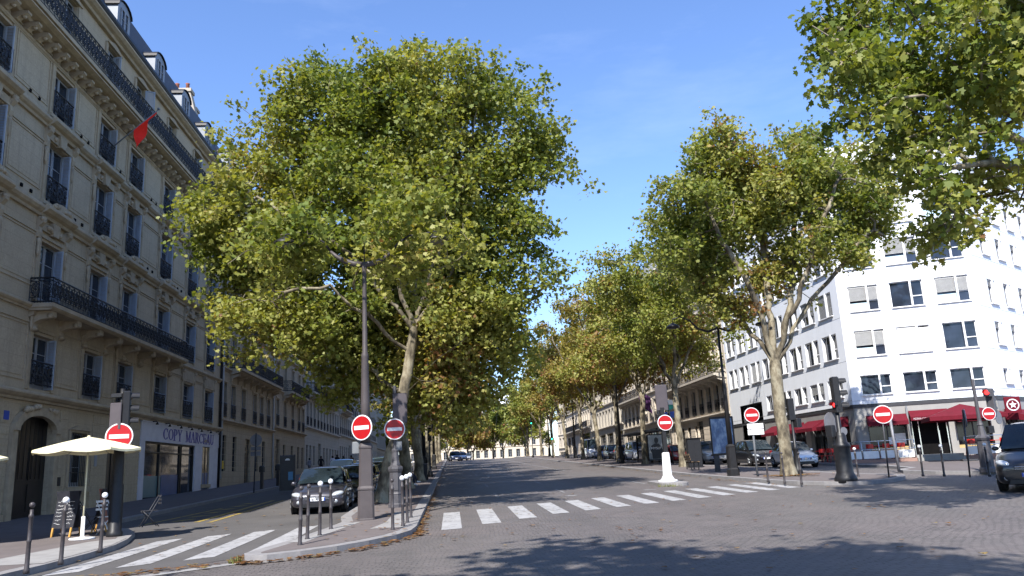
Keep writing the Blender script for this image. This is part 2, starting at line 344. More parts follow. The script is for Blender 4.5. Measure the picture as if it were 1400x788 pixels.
# ------------------------------------------------------------------ ground, pavements, markings
def drape(name,mats,polys,dz=0.0,depth=0.0,kind='structure',ystep=3.0):
    """flat outlines laid on the sloping ground (top dz above it), optionally with sides going down by depth"""
    mats=mats if isinstance(mats,list) else [mats]
    bm=bmesh.new()
    for pl in polys:
        vs=[bm.verts.new((x,y,0)) for x,y in pl]; f=bm.faces.new(vs)
        if f.normal.z<0: f.normal_flip()
        f.normal_update()
        if f.normal.z<0: f.normal_flip()
    ys=[v.co.y for v in bm.verts]; y=math.floor(min(ys)/ystep)*ystep
    while y<max(ys):
        bmesh.ops.bisect_plane(bm,geom=bm.verts[:]+bm.edges[:]+bm.faces[:],plane_co=(0,y,0),plane_no=(0,1,0)); y+=ystep if y<220 else 40
    if depth:
        top=bm.faces[:]
        r=bmesh.ops.extrude_face_region(bm,geom=top)
        nv=[g for g in r['geom'] if isinstance(g,bmesh.types.BMVert)]
        for v in nv: v.co.z+=dz
        for v in bm.verts:
            if v not in set(nv): pass
        s=set(nv)
        for v in bm.verts:
            if v not in s: v.co.z+=dz-depth
        bmesh.ops.recalc_face_normals(bm,faces=bm.faces)
    else:
        for v in bm.verts: v.co.z+=dz
    for v in bm.verts: v.co.z+=G(v.co.y)
    me=bpy.data.meshes.new(name); bm.to_mesh(me); bm.free()
    for m in mats: me.materials.append(m)
    o=bpy.data.objects.new(name,me); COL.objects.link(o); tag(o,kind=kind); return o
def arc(cx,cy,r,a0,a1,n=10): return [(cx+r*math.cos(R_(a0+(a1-a0)*i/n)),cy+r*math.sin(R_(a0+(a1-a0)*i/n))) for i in range(n+1)]
def inset(poly,d):
    P=[Vector((x,y)) for x,y in poly]; n=len(P); A=sum(P[i].x*P[(i+1)%n].y-P[(i+1)%n].x*P[i].y for i in range(n)); sg=1 if A>0 else -1
    out=[]
    for i in range(n):
        a=(P[i]-P[i-1]); b=(P[(i+1)%n]-P[i]); a.normalize(); b.normalize()
        na=Vector((-a.y,a.x))*sg; nb=Vector((-b.y,b.x))*sg; m=na+nb
        if m.length<1e-6: m=na
        m.normalize(); k=d/max(.35,m.dot(na)); out.append(tuple(P[i]+m*k))
    return out
# one ground sheet to the horizon
mb=MB(); xs=[-1500,-300,-80,-30,-12,0,12,30,80,300,1500]; ys=[-400,-100,-40,-10]+[i*2.5 for i in range(0,90)]+[240,270,320,400,600,1000,2500]
for y in ys:
    for x in xs: mb.v.append((x,y,G(y)))
for j in range(len(ys)-1):
    for i in range(len(xs)-1):
        a=j*len(xs)+i; mb.f.append((a,a+1,a+len(xs)+1,a+len(xs))); mb.m.append(0); mb.sm.append(True)
tag(mb.build('road',MT['road']),kind='structure')
# service lane left of the planted median
drape('side_lane',MT['asphalt'],[[(-7.9,15.0),(-5.4,15.3),(-3.3,17.6),(-3.3,26),(-3.3,190),(-11.2,190),(-11.2,25.5),(-9.0,24.0),(-7.6,20)]],.005)
drape('lane_edge_sets',MT['concrete'],[[(-9.5,13.1),(-5.15,14.55),(-3.2,16.25),(-3.35,16.5),(-5.25,14.85),(-9.5,13.45)]],.010)
# left pavement (in front of the long facade)
LP=[(-16.6,190),(-16.6,5.5),(-9.4,5.5),(-8.6,9),(-7.9,13.5)]+[(-7.62,16.2),(-7.58,18),(-7.68,19.6),(-7.95,21),(-8.5,22.9),(-9.2,24.3),(-10.1,25.3),(-10.9,26.6),(-11.1,28.5),(-11.1,190)]
drape('left_kerb',MT['granite'],[LP],KERB,.35)
drape('left_pavement',MT['pinkwalk'],[inset(LP,.30)],KERB+.004)
drape('dropped_kerb_left',MT['concrete'],[[(-7.72,16.4),(-7.72,19.5),(-8.05,21.2),(-8.7,20.6),(-9.2,17.6),(-9.2,16.4)]],KERB+.008)
# planted median
nose=[(-3.32,190),(-3.32,27),(-3.28,24.5),(-3.0,22.6),(-3.18,20.8),(-3.5,18.6),(-3.85,16.9),(-3.98,16.2),(-3.85,15.75),(-3.45,15.72),(-2.9,16.05),(-2.3,16.6),(-1.75,17.35),(-1.25,18.3),(-.98,19.2),(-.9,20.2),(-.9,190)]
drape('median_kerb',MT['granite'],[nose],KERB,.35)
drape('median_pavement',MT['pinkwalk'],[inset(nose,.30)],KERB+.004)
drape('dropped_kerb_median',MT['concrete'],[[(-1.22,20.0),(-1.22,25.2),(-1.75,25.2),(-1.75,21.6),(-2.0,20.0)],[(-3.5,17.9),(-3.22,19.2),(-2.7,22.2),(-2.45,22.2),(-3.0,18.6),(-3.1,17.6)]],KERB+.008)
# right planted strip with its nose
rs=[(12.55,190),(12.3,60),(12.25,50),(12.3,41),(12.5,36.4),(12.75,32.6),(13.1,30.4),(13.6,29.2),(14.2,28.55),(15.0,28.4),(16.2,29.0),(17.2,30.0),(17.75,31.0),(17.7,32.0),(17.3,34),(17.1,38),(17.1,190)]
drape('right_strip_kerb',MT['granite'],[rs],KERB,.35)
drape('right_strip_pavement',MT['pinkwalk'],[inset(rs,.30)],KERB+.004)
# pavement in front of the cafe
rp=[(24.6,190),(21.9,190),(21.9,40),(21.2,36.5),(20.1,35.6),(19.6,34.3),(19.9,32.4),(20.7,30.9),(22.2,29.4),(26,27.2),(34,23.4),(60,11),(72,40),(40,52),(32,46)]
drape('right_kerb',MT['granite'],[rp],KERB,.35)
drape('right_pavement',MT['pinkwalk'],[inset(rp,.30)],KERB+.004)
# markings
st=[]
for i in range(13):
    x=-.3+i*1.03; y0=20.2+ (i*.98 if i<4 else 2.94+(i-3)*.62); y1=25.7+(i*.66 if i<4 else 1.98+(i-3)*.62)
    st.append([(x,y0-.06),(x+.5,y0+.12),(x+.5,y1+.05),(x,y1-.12)])
drape('avenue_crosswalk',MT['paint'],st,.006)
st=[]
for i in range(5):
    x=-7.32+i*1.03; y0=15.45+i*.62; y1=21.35+i*.58
    st.append([(x,y0),(x+.5,y0+.35),(x+.5,y1+.3),(x,y1-.1)])
drape('side_crosswalk',MT['paint'],st,.012)
ln=[[(1.55,29.2),(1.95,29.2),(1.95,29.7),(1.55,29.7)],[(4.2,30.6),(4.7,30.6),(4.7,31.1),(4.2,31.1)],[(7.5,31.8),(8.0,31.8),(8.0,32.2),(7.5,32.2)]]
for k in range(9): ln.append([(1.7,32+k*9),(1.82,32+k*9),(1.82,35+k*9),(1.7,35+k*9)]); ln.append([(4.45,33+k*9),(4.57,33+k*9),(4.57,36+k*9),(4.45,36+k*9)])
ln+=[[(8.6,36.5),(8.75,36.5),(8.75,44),(8.6,44)],[(8.2,60),(8.35,60),(8.35,128),(8.2,128)]]
drape('lane_marking',MT['paint_faint'],ln,.006)
yl=[[(-8.3,27.2),(-8.1,27.2),(-8.1,38.5),(-8.3,38.5)],[(-7.75,26.6),(-7.6,26.6),(-7.6,38.2),(-7.75,38.2)],[(-9.9,27.4),(-9.75,27.2),(-9.25,34.2),(-9.4,34.2)]]
for k in range(6): yl.append([(-9.3+k*.02,28+k*1.7),(-8.9+k*.02,28+k*1.7),(-8.6,28.7+k*1.7),(-9.0,28.7+k*1.7)])
drape('yellow_bay_marking',MT['paint_yellow'],yl,.012)
drape('right_lane_marking',MT['paint_faint'],[[(17.9,34),(18.05,34),(19.3,39),(19.15,39)]],.006)
# small traffic island that carries the white keep-right post
isl=[(8.75,34.2)]+arc(9.35,34.2,.62,180,360,8)+[(9.97,36.2)]+arc(9.35,36.2,.62,0,180,8)[1:-1]+[(8.73,36.2)]
drape('traffic_island',MT['granite'],[isl],.12,.3)
# fallen plane leaves, dry, in the gutters and scattered (nobody could count them)
def leaf_litter():
    V=[];F=[];T=[]
    def put(x,y,z,s):
        a=RNG.uniform(0,6.28); tilt=RNG.uniform(-.5,.5); tl2=RNG.uniform(-.5,.5); b=len(V)
        pts=[(0,-.5),(.42,-.25),(.5,.2),(.2,.28),(0,.55),(-.2,.28),(-.5,.2),(-.42,-.25)]
        for (px,py) in pts:
            px*=s;py*=s; X=px*math.cos(a)-py*math.sin(a); Y=px*math.sin(a)+py*math.cos(a)
            V.append((x+X,y+Y,z+.012+abs(X*tilt)+abs(Y*tl2)*.6))
        F.append(tuple(range(b,b+8))); T.append(RNG.uniform(0,1))
    # along the median's avenue kerb
    for k in range(420):
        y=19+abs(RNG.normal(0,1))*22; x=-.9+abs(RNG.normal(0,.12))+.03
        put(x,y,G(y)+abs(RNG.normal(0,.02)),RNG.uniform(.06,.15))
    # around the nose
    path=[Vector(p) for p in nose[5:16]]
    for k in range(230):
        i=RNG.integers(0,len(path)-1); t=RNG.random(); p=path[i].lerp(path[i+1],t); d=(path[i+1]-path[i]).normalized(); nrm=Vector((d.y,-d.x)); q=p+nrm*(.05+abs(RNG.normal(0,.13)))
        put(q.x,q.y,G(q.y)+.012,RNG.uniform(.07,.17))
    for k in range(130): # edge of the side lane
        t=RNG.random(); x=-8+4.6*t; y=13.9+2.1*t+RNG.normal(0,.18); put(x,y,G(y)+.014,RNG.uniform(.07,.16))
    for k in range(110):
        x=RNG.uniform(-3.2,-1.1); y=RNG.uniform(17.5,40); put(x,y,G(y)+KERB+.012,RNG.uniform(.06,.15))
    for k in range(240):
        x=RNG.uniform(-1,14); y=RNG.uniform(8,34); put(x,y,G(y)+.01,RNG.uniform(.05,.13))
    for k in range(160):
        a=RNG.uniform(0,6.28); r=abs(RNG.normal(0,.55))+.3; put(14.55+r*math.cos(a),34.4+r*math.sin(a),G(34.4)+KERB+.02,RNG.uniform(.09,.2))
    for k in range(150):
        y=RNG.uniform(30,80); x=12.25-abs(RNG.normal(0,.2)); put(x,y,G(y)+.012,RNG.uniform(.08,.18))
    for k in range(60):
        x=RNG.uniform(-8.5,-3.5); y=RNG.uniform(17,34); put(x,y,G(y)+.014,RNG.uniform(.06,.13))
    me=bpy.data.meshes.new('fallen_leaves'); me.from_pydata(V,[],F); me.materials.append(MT['dryleaf'])
    at=me.attributes.new('tone','FLOAT','FACE'); at.data.foreach_set('value',T)
    o=bpy.data.objects.new('fallen_leaves',me); COL.objects.link(o); tag(o,'dry brown plane leaves scattered along the kerbs','fallen leaves',kind='stuff')
leaf_litter()
def tuft(x,y,z,n=70,r=.14,h=.16):
    mb=MB()
    for k in range(n):
        a=RNG.uniform(0,6.28); q=RNG.uniform(0,r); b=RNG.uniform(0,6.28); l=RNG.uniform(.4,1)*h; px,py=q*math.cos(a),q*math.sin(a)
        w=.008; mb.add([(px-w*math.sin(b),py+w*math.cos(b),0),(px+w*math.sin(b),py-w*math.cos(b),0),(px+.6*l*math.cos(b)*RNG.uniform(.2,.9),py+.6*l*math.sin(b),l)],[(0,1,2)])
    return mb
MT['weed']=mat('weed_green',(.10,.14,.035),(.17,.15,.05),.8,0,.2,9)
tag(tuft(0,0,0).build('weed_tuft',MT['weed'],None,(-4.02,15.75,G(15.7)+.0)),'small green weed tuft at the nose of the planted median kerb','weed',kind='stuff')
tag(tuft(0,0,0,160,.55,.17).build('island_weeds',MT['weed'],None,(9.0,33.55,G(33.5))),'dry weeds in front of the small traffic island','weed',kind='stuff')
# ------------------------------------------------------------------ plane trees: grown limbs, leaves on the twigs
LEAF=np.array([(0,0),(.20,.10),(.52,.16),(.36,.42),(.50,.70),(.20,.66),(0,1.0),(-.20,.66),(-.50,.70),(-.36,.42),(-.52,.16),(-.20,.10)])
LEAF_LOW=np.array([(0,0),(.48,.2),(.3,.65),(0,1.0),(-.3,.65),(-.48,.2)])
def leaves_mesh(name,C,size,tones,mt,shape,rng,droop=.5):
    """C: leaf base points; every leaf a lobed polygon of its own size, turn and fold"""
    n=len(C); k=len(shape)
    s=size*rng.uniform(.6,1.25,n)
    az=rng.uniform(0,2*np.pi,n)
    # leaf axis: outward-ish and drooping; normal mostly up with wide spread
    el=rng.normal(-droop,.55,n)
    ax=np.stack([np.cos(az)*np.cos(el),np.sin(az)*np.cos(el),np.sin(el)],1)
    side=np.stack([-np.sin(az),np.cos(az),np.zeros(n)],1)
    roll=rng.normal(0,.6,n)
    nrm=np.cross(ax,side); sd=side*np.cos(roll)[:,None]+nrm*np.sin(roll)[:,None]; nr=np.cross(ax,sd)
    fold=rng.uniform(-.25,.45,n)
    V=np.zeros((n,k,3))
    for i,(x,y) in enumerate(shape):
        V[:,i]=C+s[:,None]*(sd*x+ax*(y)+nr*(abs(x)*fold)[:,None]+nr*(-.18*y*y))
    me=bpy.data.meshes.new(name)
    me.vertices.add(n*k); me.vertices.foreach_set('co',V.reshape(-1))
    me.loops.add(n*k); me.loops.foreach_set('vertex_index',np.arange(n*k,dtype=np.int32))
    me.polygons.add(n); me.polygons.foreach_set('loop_start',np.arange(0,n*k,k,dtype=np.int32))
    try: me.polygons.foreach_set('loop_total',np.full(n,k,dtype=np.int32))
    except Exception: pass
    at=me.attributes.new('tone','FLOAT','FACE'); at.data.foreach_set('value',np.clip(tones,0,1).astype(np.float32))
    me.materials.append(mt); me.update(calc_edges=True); me.validate(); return me
class Tree:
    def __init__(s,trunk,r0,limbs,blobs,ntwig,seed,tip=.011,expo=2.35,clump=7,csig=.42):
        """trunk: points; limbs: lists of points starting near the trunk top; blobs: (x,y,z,rx,ry,rz) crown volumes"""
        s.rng=np.random.default_rng(seed); rng=s.rng
        P=[];PA=[]
        def addpath(pts,start,step=.45,wob=.05):
            cur=start
            for a,b in zip(pts[:-1],pts[1:]):
                a=np.array(a,float);b=np.array(b,float); L=np.linalg.norm(b-a); m=max(1,int(L/step))
                for i in range(1,m+1):
                    q=a+(b-a)*i/m+rng.normal(0,wob,3)*(1 if i<m else .3); P.append(q); PA.append(cur); cur=len(P)-1
            return cur
        P.append(np.array(trunk[0],float)); PA.append(-1)
        top=addpath(trunk,0,.4,.02)
        for L in limbs:
            st=np.array(L[0]); j=int(np.argmin([np.linalg.norm(p-st) for p in P[:top+1]])); addpath([P[j]]+list(L[1:]),j,.5,.07)
        # twig targets inside the crown volumes, denser near the outside
        bl=np.array(blobs); vol=bl[:,3]*bl[:,4]*bl[:,5]; pr=vol**.66; pr=pr/pr.sum()
        nc=max(20,ntwig//clump); ids=rng.choice(len(bl),nc,p=pr); d=rng.normal(0,1,(nc,3)); d/=np.linalg.norm(d,axis=1)[:,None]
        rad=rng.uniform(.10,1,nc)**.5
        Cc=bl[ids,:3]+d*rad[:,None]*bl[ids,3:6]*.94
        T=np.repeat(Cc,clump,0)+rng.normal(0,csig,(nc*clump,3))*np.array((1,1,.72)); ntwig=len(T)
        # order by distance to the limbs, grow
        A=np.array(P); D=np.array([np.min(np.linalg.norm(A-t,axis=1)) for t in T]); T=T[np.argsort(D)]
        cap=len(P)+ntwig*7; buf=np.zeros((cap,3)); buf[:len(P)]=A; n=len(P); par=list(PA); lim_h=max(t[2] for t in trunk)*.72
        s.tips=[]
        for t in T:
            q=buf[:n]; dd=np.linalg.norm(q-t,axis=1)+np.where(q[:,2]<lim_h,3.,0)+np.where(q[:,2]>t[2]+.5,.8*(q[:,2]-t[2]),0)
            j=int(np.argmin(dd)); a=buf[j]; L=np.linalg.norm(t-a)
            if L<.15: s.tips.append((t,j)); continue
            m=max(1,min(7,int(L/.35))); cur=j
            prev=a-buf[par[j]] if par[j]>=0 else np.array((0,0,1.)); pn=prev/(np.linalg.norm(prev)+1e-9)
            c=a+pn*L*.35+np.array((0,0,.10*L))
            for i in range(1,m+1):
                u=i/m; b=(1-u)**2*a+2*u*(1-u)*c+u*u*t+rng.normal(0,.03,3)*(1 if i<m else 0)
                if n>=cap: break
                buf[n]=b; par.append(cur); cur=n; n+=1
            s.tips.append((t,cur))
        s.P=buf[:n]; s.par=par; ch=[[] for _ in range(n)]
        for i,p in enumerate(par):
            if p>=0: ch[p].append(i)
        s.ch=ch; w=np.zeros(n)
        for i in range(n-1,-1,-1): w[i]=tip**expo if not ch[i] else sum(w[c] for c in ch[i])
        r=w**(1/expo); r=r*(r0/r[0]) ; r=np.maximum(r,tip*.75)
        # trunk flare
        zb=trunk[0][2]
        for i in range(top+1):
            h=s.P[i][2]-zb; r[i]*=1+.55*math.exp(-h/.35)
        s.r=r
    def wood(s,minr=.0):
        mb=MB(); st=[(0,-1)]
        while st:
            i,p=st.pop(); path=[i] if p<0 else [p,i]; rad=[s.r[i]] if p<0 else [min(s.r[p],s.r[i]*1.25),s.r[i]]
            cur=i
            while s.ch[cur]:
                cs=sorted(s.ch[cur],key=lambda c:-s.r[c])
                for c in cs[1:]: st.append((c,cur))
                cur=cs[0]; path.append(cur); rad.append(s.r[cur])
            if rad[0]<minr or len(path)<2: continue
            n=12 if rad[0]>.15 else 7 if rad[0]>.06 else 5 if rad[0]>.03 else 3
            mb.tube([s.P[k] for k in path],rad,n,0,True,cap=False)
        return mb
    def leafpts(s,per,spread):
        rng=s.rng; T=np.array([t for t,_ in s.tips]); n=len(T)
        base=np.repeat(T,per,0); off=rng.normal(0,spread,(n*per,3))*np.array((1,1,.75))
        return base+off, np.repeat(np.arange(n),per)
GROUPT='plane trees lining the avenue'
def build_tree(name,label,base,T,per,spread,lsize,mt,tone=(.42,.16,.12),low=False,group=GROUPT,yfade=None):
    th=thing(name,label,'tree',base,0,group); b=np.array(base)
    wd=T.wood(.0 if not low else .02); wd.v=[tuple(np.array(v)-b) for v in wd.v]
    wd.build('trunk',MT['bark'],th,fixn=False)
    P,cid=T.leafpts(per,spread); rng=T.rng
    ct=rng.normal(0,tone[1],len(T.tips))
    # clumps that turn yellow together
    ph=rng.uniform(0,6.28,6); q=np.array([t for t,_ in T.tips]); ct+=.10*np.sin(q[:,0]*.9+ph[0])+.10*np.sin(q[:,2]*.8+ph[1])*np.sin(q[:,1]*.7+ph[2])
    zc=(q[:,2]-q[:,2].min())/(np.ptp(q[:,2])+1e-6); ct+=.20*np.clip(.45-zc,0,1)/.45
    tn=tone[0]+ct[cid]+rng.normal(0,tone[2],len(P))
    me=leaves_mesh('plane_tree_leaves',P-b,lsize,tn,mt,LEAF_LOW if low else LEAF,rng)
    link('crown',me,th); return th
def pxp(px,py,Y):
    """world point at depth Y along the sight line of a photo pixel (layout helper)"""
    v=_R@Vector(((px-700)/1089,-(py-394)/1089,1)); k=Y/v.y; return (v.x*k,Y,EYE+v.z*k), 1089/ (1/ (v.length) * 1) if False else ((v.x*k,Y,EYE+v.z*k))
def W(px,py,Y): return pxp(px,py,Y)[1]
def blobs_from(lst,Y,rs):
    out=[]
    for it in lst:
        px,py,rp=it[:3]; dy=it[3] if len(it)>3 else rs.uniform(-1.8,1.8)
        p=W(px,py,Y+dy); r=rp*(Y+dy)/1089*1.02
        out.append((*p,r,max(r*1.05,1.2),r))
    return out
# --- big plane tree on the nose of the planted median
rs=np.random.default_rng(3)
Y1=30.2; b1=(-2.62,30.2,G(30.2)+KERB)
trunk=[b1,W(529,640,30.2),W(541,600,30.2),W(552,540,30.2),W(561,480,30.2),W(566,452,30.2)]
fork=trunk[-1]
limbs=[[fork,W(545,390,29.8),W(520,320,29.5),W(500,240,29.4),W(470,160,29.6)],
       [fork,W(568,380,30.6),W(572,300,30.8),W(570,210,31),W(560,120,31)],
       [fork,W(585,390,30.2),W(603,335,30.0),W(632,260,29.8),W(650,160,29.6)],
       [W(545,390,29.8),W(480,350,28.9),W(410,300,28.4),W(350,270,28.2)],
       [W(603,335,30.0),W(665,290,30.8),W(710,220,31.2),W(740,170,31.4)],
       [W(561,480,30.2),W(500,430,29.0),W(450,390,28.3),W(390,400,28.0),W(340,410,28.)],
       [W(561,480,30.2),W(620,430,31.6),W(680,390,32.2)],
       [W(552,540,30.2),W(500,500,31.5),W(455,470,32.2)],
       [W(552,540,30.2),W(600,490,28.8),W(640,460,28.2)]]
bl=blobs_from([(525,128,72),(600,126,76),(655,138,60),(440,150,78),(400,140,46),(690,190,78),(735,190,48),(752,215,30),(560,220,120,0),(380,230,82),(310,290,52),(290,320,38),(460,280,105,-1),(630,300,105,1),(705,330,62),(735,370,34),(600,400,70,2.5),(520,400,60,2),(400,350,70),(330,375,40),(300,335,30),(460,420,62),(650,420,74),(700,440,34),(400,420,36),(345,425,22),(620,500,48,1.5),(530,510,44,2),(470,480,24),(380,470,16),(325,425,16),(545,330,40,-6.9),(590,338,44,-6.9),(520,345,26,-7.0),(430,325,30,-6.8),(400,328,36,-6.8),(375,345,30,-6.4),(560,300,44,-6.0),(530,395,34,-4.5),(560,470,66,2),(615,445,62,1),(505,455,58,2.2),(430,455,50,0),(385,455,34,-1),(340,455,20),(470,520,34,2.5),(590,540,44,2.5),(660,500,44,2),(630,540,40,3),(690,490,30,2),(550,560,34,3)],Y1,rs)
T1=Tree(trunk,.205,limbs,bl,3900,11,clump=5,csig=.50)
build_tree('plane_tree','tall broad plane tree beside the tall lamp post on the median tip',b1,T1,38,.24,.162,MT['leaf'],(.55,.08,.09))
# --- plane tree with the pale forked trunk on the right
Yr=34.4; b2=(14.5,34.4,G(34.4)+KERB)
tr=[b2,W(1072,600,Yr),W(1065,550,Yr),W(1060,500,Yr)]
fk=tr[-1]
lm=[[fk,W(1050,470,Yr),W(1035,420,34.0),W(1020,380,33.7),W(985,330,33.4),W(960,260,33.4)],
    [fk,W(1072,465,Yr),W(1080,400,34.8),W(1085,330,35),W(1090,260,35.2),W(1095,210,35.2)],
    [fk,W(1085,450,Yr),W(1110,410,34),W(1140,375,33.7),W(1165,345,33.6),W(1185,320,33.6)],
    [W(1072,465,Yr),W(1100,380,33.2),W(1120,310,32.8),W(1150,240,32.6)],
    [W(1035,420,34),W(1045,340,35),W(1030,260,35.6),W(1010,210,35.8)],
    [W(1050,470,Yr),W(1010,430,35.5),W(975,395,36),W(940,370,36)]]
bl=blobs_from([(965,215,44),(1010,210,40),(990,255,60),(940,270,38),(925,310,30),(1050,260,50),(1100,225,42),(1130,240,52),(1180,240,46),(1200,270,32),(1150,300,52),(1095,310,60),(1030,320,56),(970,330,50),(930,350,26),(1060,370,42),(1000,390,36),(960,380,26),(1190,310,22),(1155,350,22),(1010,430,20),(1090,190,22),(1035,490,16)],Yr,rs)
T2=Tree(tr,.26,lm,bl,1500,12,clump=6,csig=.48)
build_tree('plane_tree','plane tree with pale mottled forked trunk in front of the white office block',b2,T2,34,.23,.165,MT['leaf'],(.60,.10,.10))
# --- the near tree whose boughs hang in from beyond the right edge of the view
b3=(17.2,16.5,G(16.5)+KERB)
tr=[b3,(17.1,16.4,3),(16.9,16.2,5.2)]
fk=tr[-1]
lm=[[fk,W(1470,250,15.6),W(1400,228,15.2),W(1330,225,14.9),W(1270,235,14.7)],
    [fk,W(1460,230,16.2),W(1390,190,16.2),W(1330,150,16),W(1250,110,15.8),W(1170,70,15.6),W(1110,40,15.5)],
    [fk,W(1500,100,16.5),W(1440,20,16.6),W(1400,-60,16.6),W(1380,-160,16.4)],
    [W(1390,190,16.2),W(1330,90,17),W(1310,20,17.4),W(1290,-60,17.6)],
    [fk,(18.5,17.5,9),(19.5,18.5,12)]]
bl=blobs_from([(1155,20,55),(1105,45,20),(1200,60,84),(1290,60,90),(1370,60,90),(1140,95,34),(1180,130,54),(1185,185,34),(1250,150,74),(1330,140,70),(1210,200,42),(1270,220,52),(1340,220,46),(1310,280,24),(1315,320,16),(1230,250,20),(1390,130,50),(1200,235,30),(1380,215,26),(1270,250,44),(1305,290,26),(1300,320,14),(1350,250,30),(1200,-60,90),(1320,-80,120),(1420,-40,110),(1480,80,80)],15.6,rs)
bl+=[(13.8,12,15,3,3,2.4),(15.2,9.8,14,3.4,3.4,3),(12.6,10.4,16.6,2.8,2.8,2),(15.5,14,16.5,3.4,3,2.2),(15.5,17,13,3,3,2.5),(19,18,12,3,3.5,3),(20,15.5,9.5,2.6,3,2.6),(12.5,16,14.2,2.4,2.8,1.8)]  # includes unseen upper crown mass added towards the sun to shade the visible boughs
T3=Tree(tr,.28,lm,bl,2150,13,tip=.008,clump=6,csig=.36)
build_tree('plane_tree','near plane tree reaching in from the right edge with dark hanging boughs',b3,T3,32,.18,.150,MT['leaf'],(.42,.10,.09))
# --- generic street trees, further along
def street_tree(x,y,h,cr,seed,label,mt='leaf',ntw=420,per=26,ls=.3,clear=4.6,lean=0,spread=.42,tone=(.46,.16,.14),low=True,r0=.24,group=GROUPT,stretch=1.0):
    rg=np.random.default_rng(seed); z=G(y)+KERB; b=(x,y,z); lx=lean+rg.normal(0,.25)
    fz=z+clear*rg.uniform(.75,1.0); f=(x+lx*.6,y+rg.normal(0,.2),fz)
    tr=[b,(x+lx*.15,y,z+1.6),(x+lx*.35,y,z+(fz-z)*.6),f]; lm=[];bl=[]
    n=rg.integers(4,6)
    for k in range(n):
        a=6.283*k/n+rg.uniform(-.4,.4); rr=cr*rg.uniform(.45,.75); top=z+h*rg.uniform(.72,.93)
        e=(f[0]+rr*math.cos(a)+lx*.5,f[1]+rr*math.sin(a)*stretch,top)
        m=(f[0]+rr*.55*math.cos(a),f[1]+rr*.55*math.sin(a),fz+(top-fz)*.45); lm.append([f,m,e])
        bl.append((e[0],e[1],e[2]-cr*.12,cr*.52,cr*.52*stretch,cr*.5)); bl.append((m[0]+rr*.3*math.cos(a),m[1]+rr*.3*math.sin(a),m[2]+.6,cr*.5,cr*.5*stretch,cr*.42))
        if rg.random()<.7: bl.append((f[0]+cr*.8*math.cos(a+.5),f[1]+cr*.8*math.sin(a+.5)*stretch,fz+h*.18,cr*.38,cr*.38,cr*.3))
    bl.append((f[0]+lx,f[1],z+h*.86,cr*.55,cr*.55,h*.14)); bl.append((f[0]+lx*.8,f[1],z+h*.62,cr*.7,cr*.7,h*.2))
    T=Tree(tr,r0,lm,bl,int(ntw*1.35),seed,tip=.014,clump=7,csig=.45)
    return build_tree('plane_tree',label,b,T,per,spread,ls,MT[mt],tone,low,group)
med=[(40,17.5,5.2,'first plane tree behind the big one on the median, trunk behind the ornate signal','leaf',620,.27),
     (50,17.5,5.2,'plane tree with mottled yellow trunk beside the seated person on the median','leaf',560,.28),
     (61,17.5,5.4,'plane tree on the median just past the seated person and the dark lamp posts','leaf_y',480,.30),
     (73,18,5.4,'plane tree halfway along the median, crown touching its neighbours','leaf_y',420,.32),
     (86,18,5.5,'plane tree on the far half of the median above the gutter of leaves','leaf_y',380,.34),
     (100,18,5.5,'plane tree on the median before the crest of the avenue','leaf',330,.36),
     (116,18,5.5,'last but one plane tree on the median near the crest','leaf_y',300,.38),
     (134,18,5.5,'last plane tree on the median at the crest of the avenue','leaf',280,.42)]
for i,(y,h,cr,lb,mt_,nt_,ls) in enumerate(med):
    street_tree(-2.2+.25*math.sin(i*2.1),y,h,cr,100+i,lb,mt_,nt_,32,ls*.74,5.0,-.25,spread=.28,tone=(.54,.12,.10),low=True,r0=.27)
rt=[(15.1,52.5,16.2,5.6,'plane tree behind the white keep right post and bus shelter','leaf',640,.28),
    (15.1,63,15.8,5.4,'plane tree beside the bus shelter advert, slanting dark trunk','leaf',520,.30),
    (15.2,73.5,16.3,5.4,'slim plane tree left of the bus shelter among parked cars','leaf_y',470,.31),
    (15.4,84,16.5,5.4,'plane tree with brown turning leaves on the right strip','leaf_y',430,.33),
    (15.6,96,17,5.4,'plane tree with wide forked bare limbs beside the parked white van','leaf_y',400,.35),
    (15.7,110,17,5.4,'pale trunked plane tree before the far pale stone houses','leaf',340,.38),
    (15.8,126,17,5.4,'plane tree beside the dark green signal near the crest','leaf_y',320,.4),
    (16,144,17,5.6,'last plane tree of the right hand row at the crest','leaf',300,.43)]
for i,(x,y,h,cr,lb,mt_,nt_,ls) in enumerate(rt):
    street_tree(x,y,h,cr,200+i,lb,mt_,nt_,34,ls*.68,5.7,-.3,spread=.30,tone=(.62,.11,.10),low=True,r0=.21)
# far trees beyond the crest
for i,(x,y,h,cr,lb,mt_) in enumerate([(-3,172,15,6,'green tree beyond the crest, nearest the median','leaf'),(4,205,12,6,'small tree turning orange far beyond the crest','leaf_y'),(11,215,16,6.5,'green tree far beyond the crest in the middle of the gap','leaf'),(17,180,17,6,'green tree beyond the crest on the right hand side','leaf'),(-12,210,14,6,'pale green tree far beyond the crest behind the left row','leaf'),(22,240,19,7,'distant green tree before the far white facade','leaf'),(-1,232,15,6.5,'distant green tree right behind the crest in the gap','leaf'),(6.5,245,15,6.5,'distant tree behind the small orange one','leaf_y'),(15,238,16,6.5,'distant tree in front of the bend of the avenue','leaf'),(-7,190,15,6,'green tree beyond the crest under the left row','leaf')]):
    street_tree(x,y,h,cr,300+i,lb,mt_,230,24,.55,4.0,0,.6,(.55,.15,.12),True,.25,'trees beyond the crest')
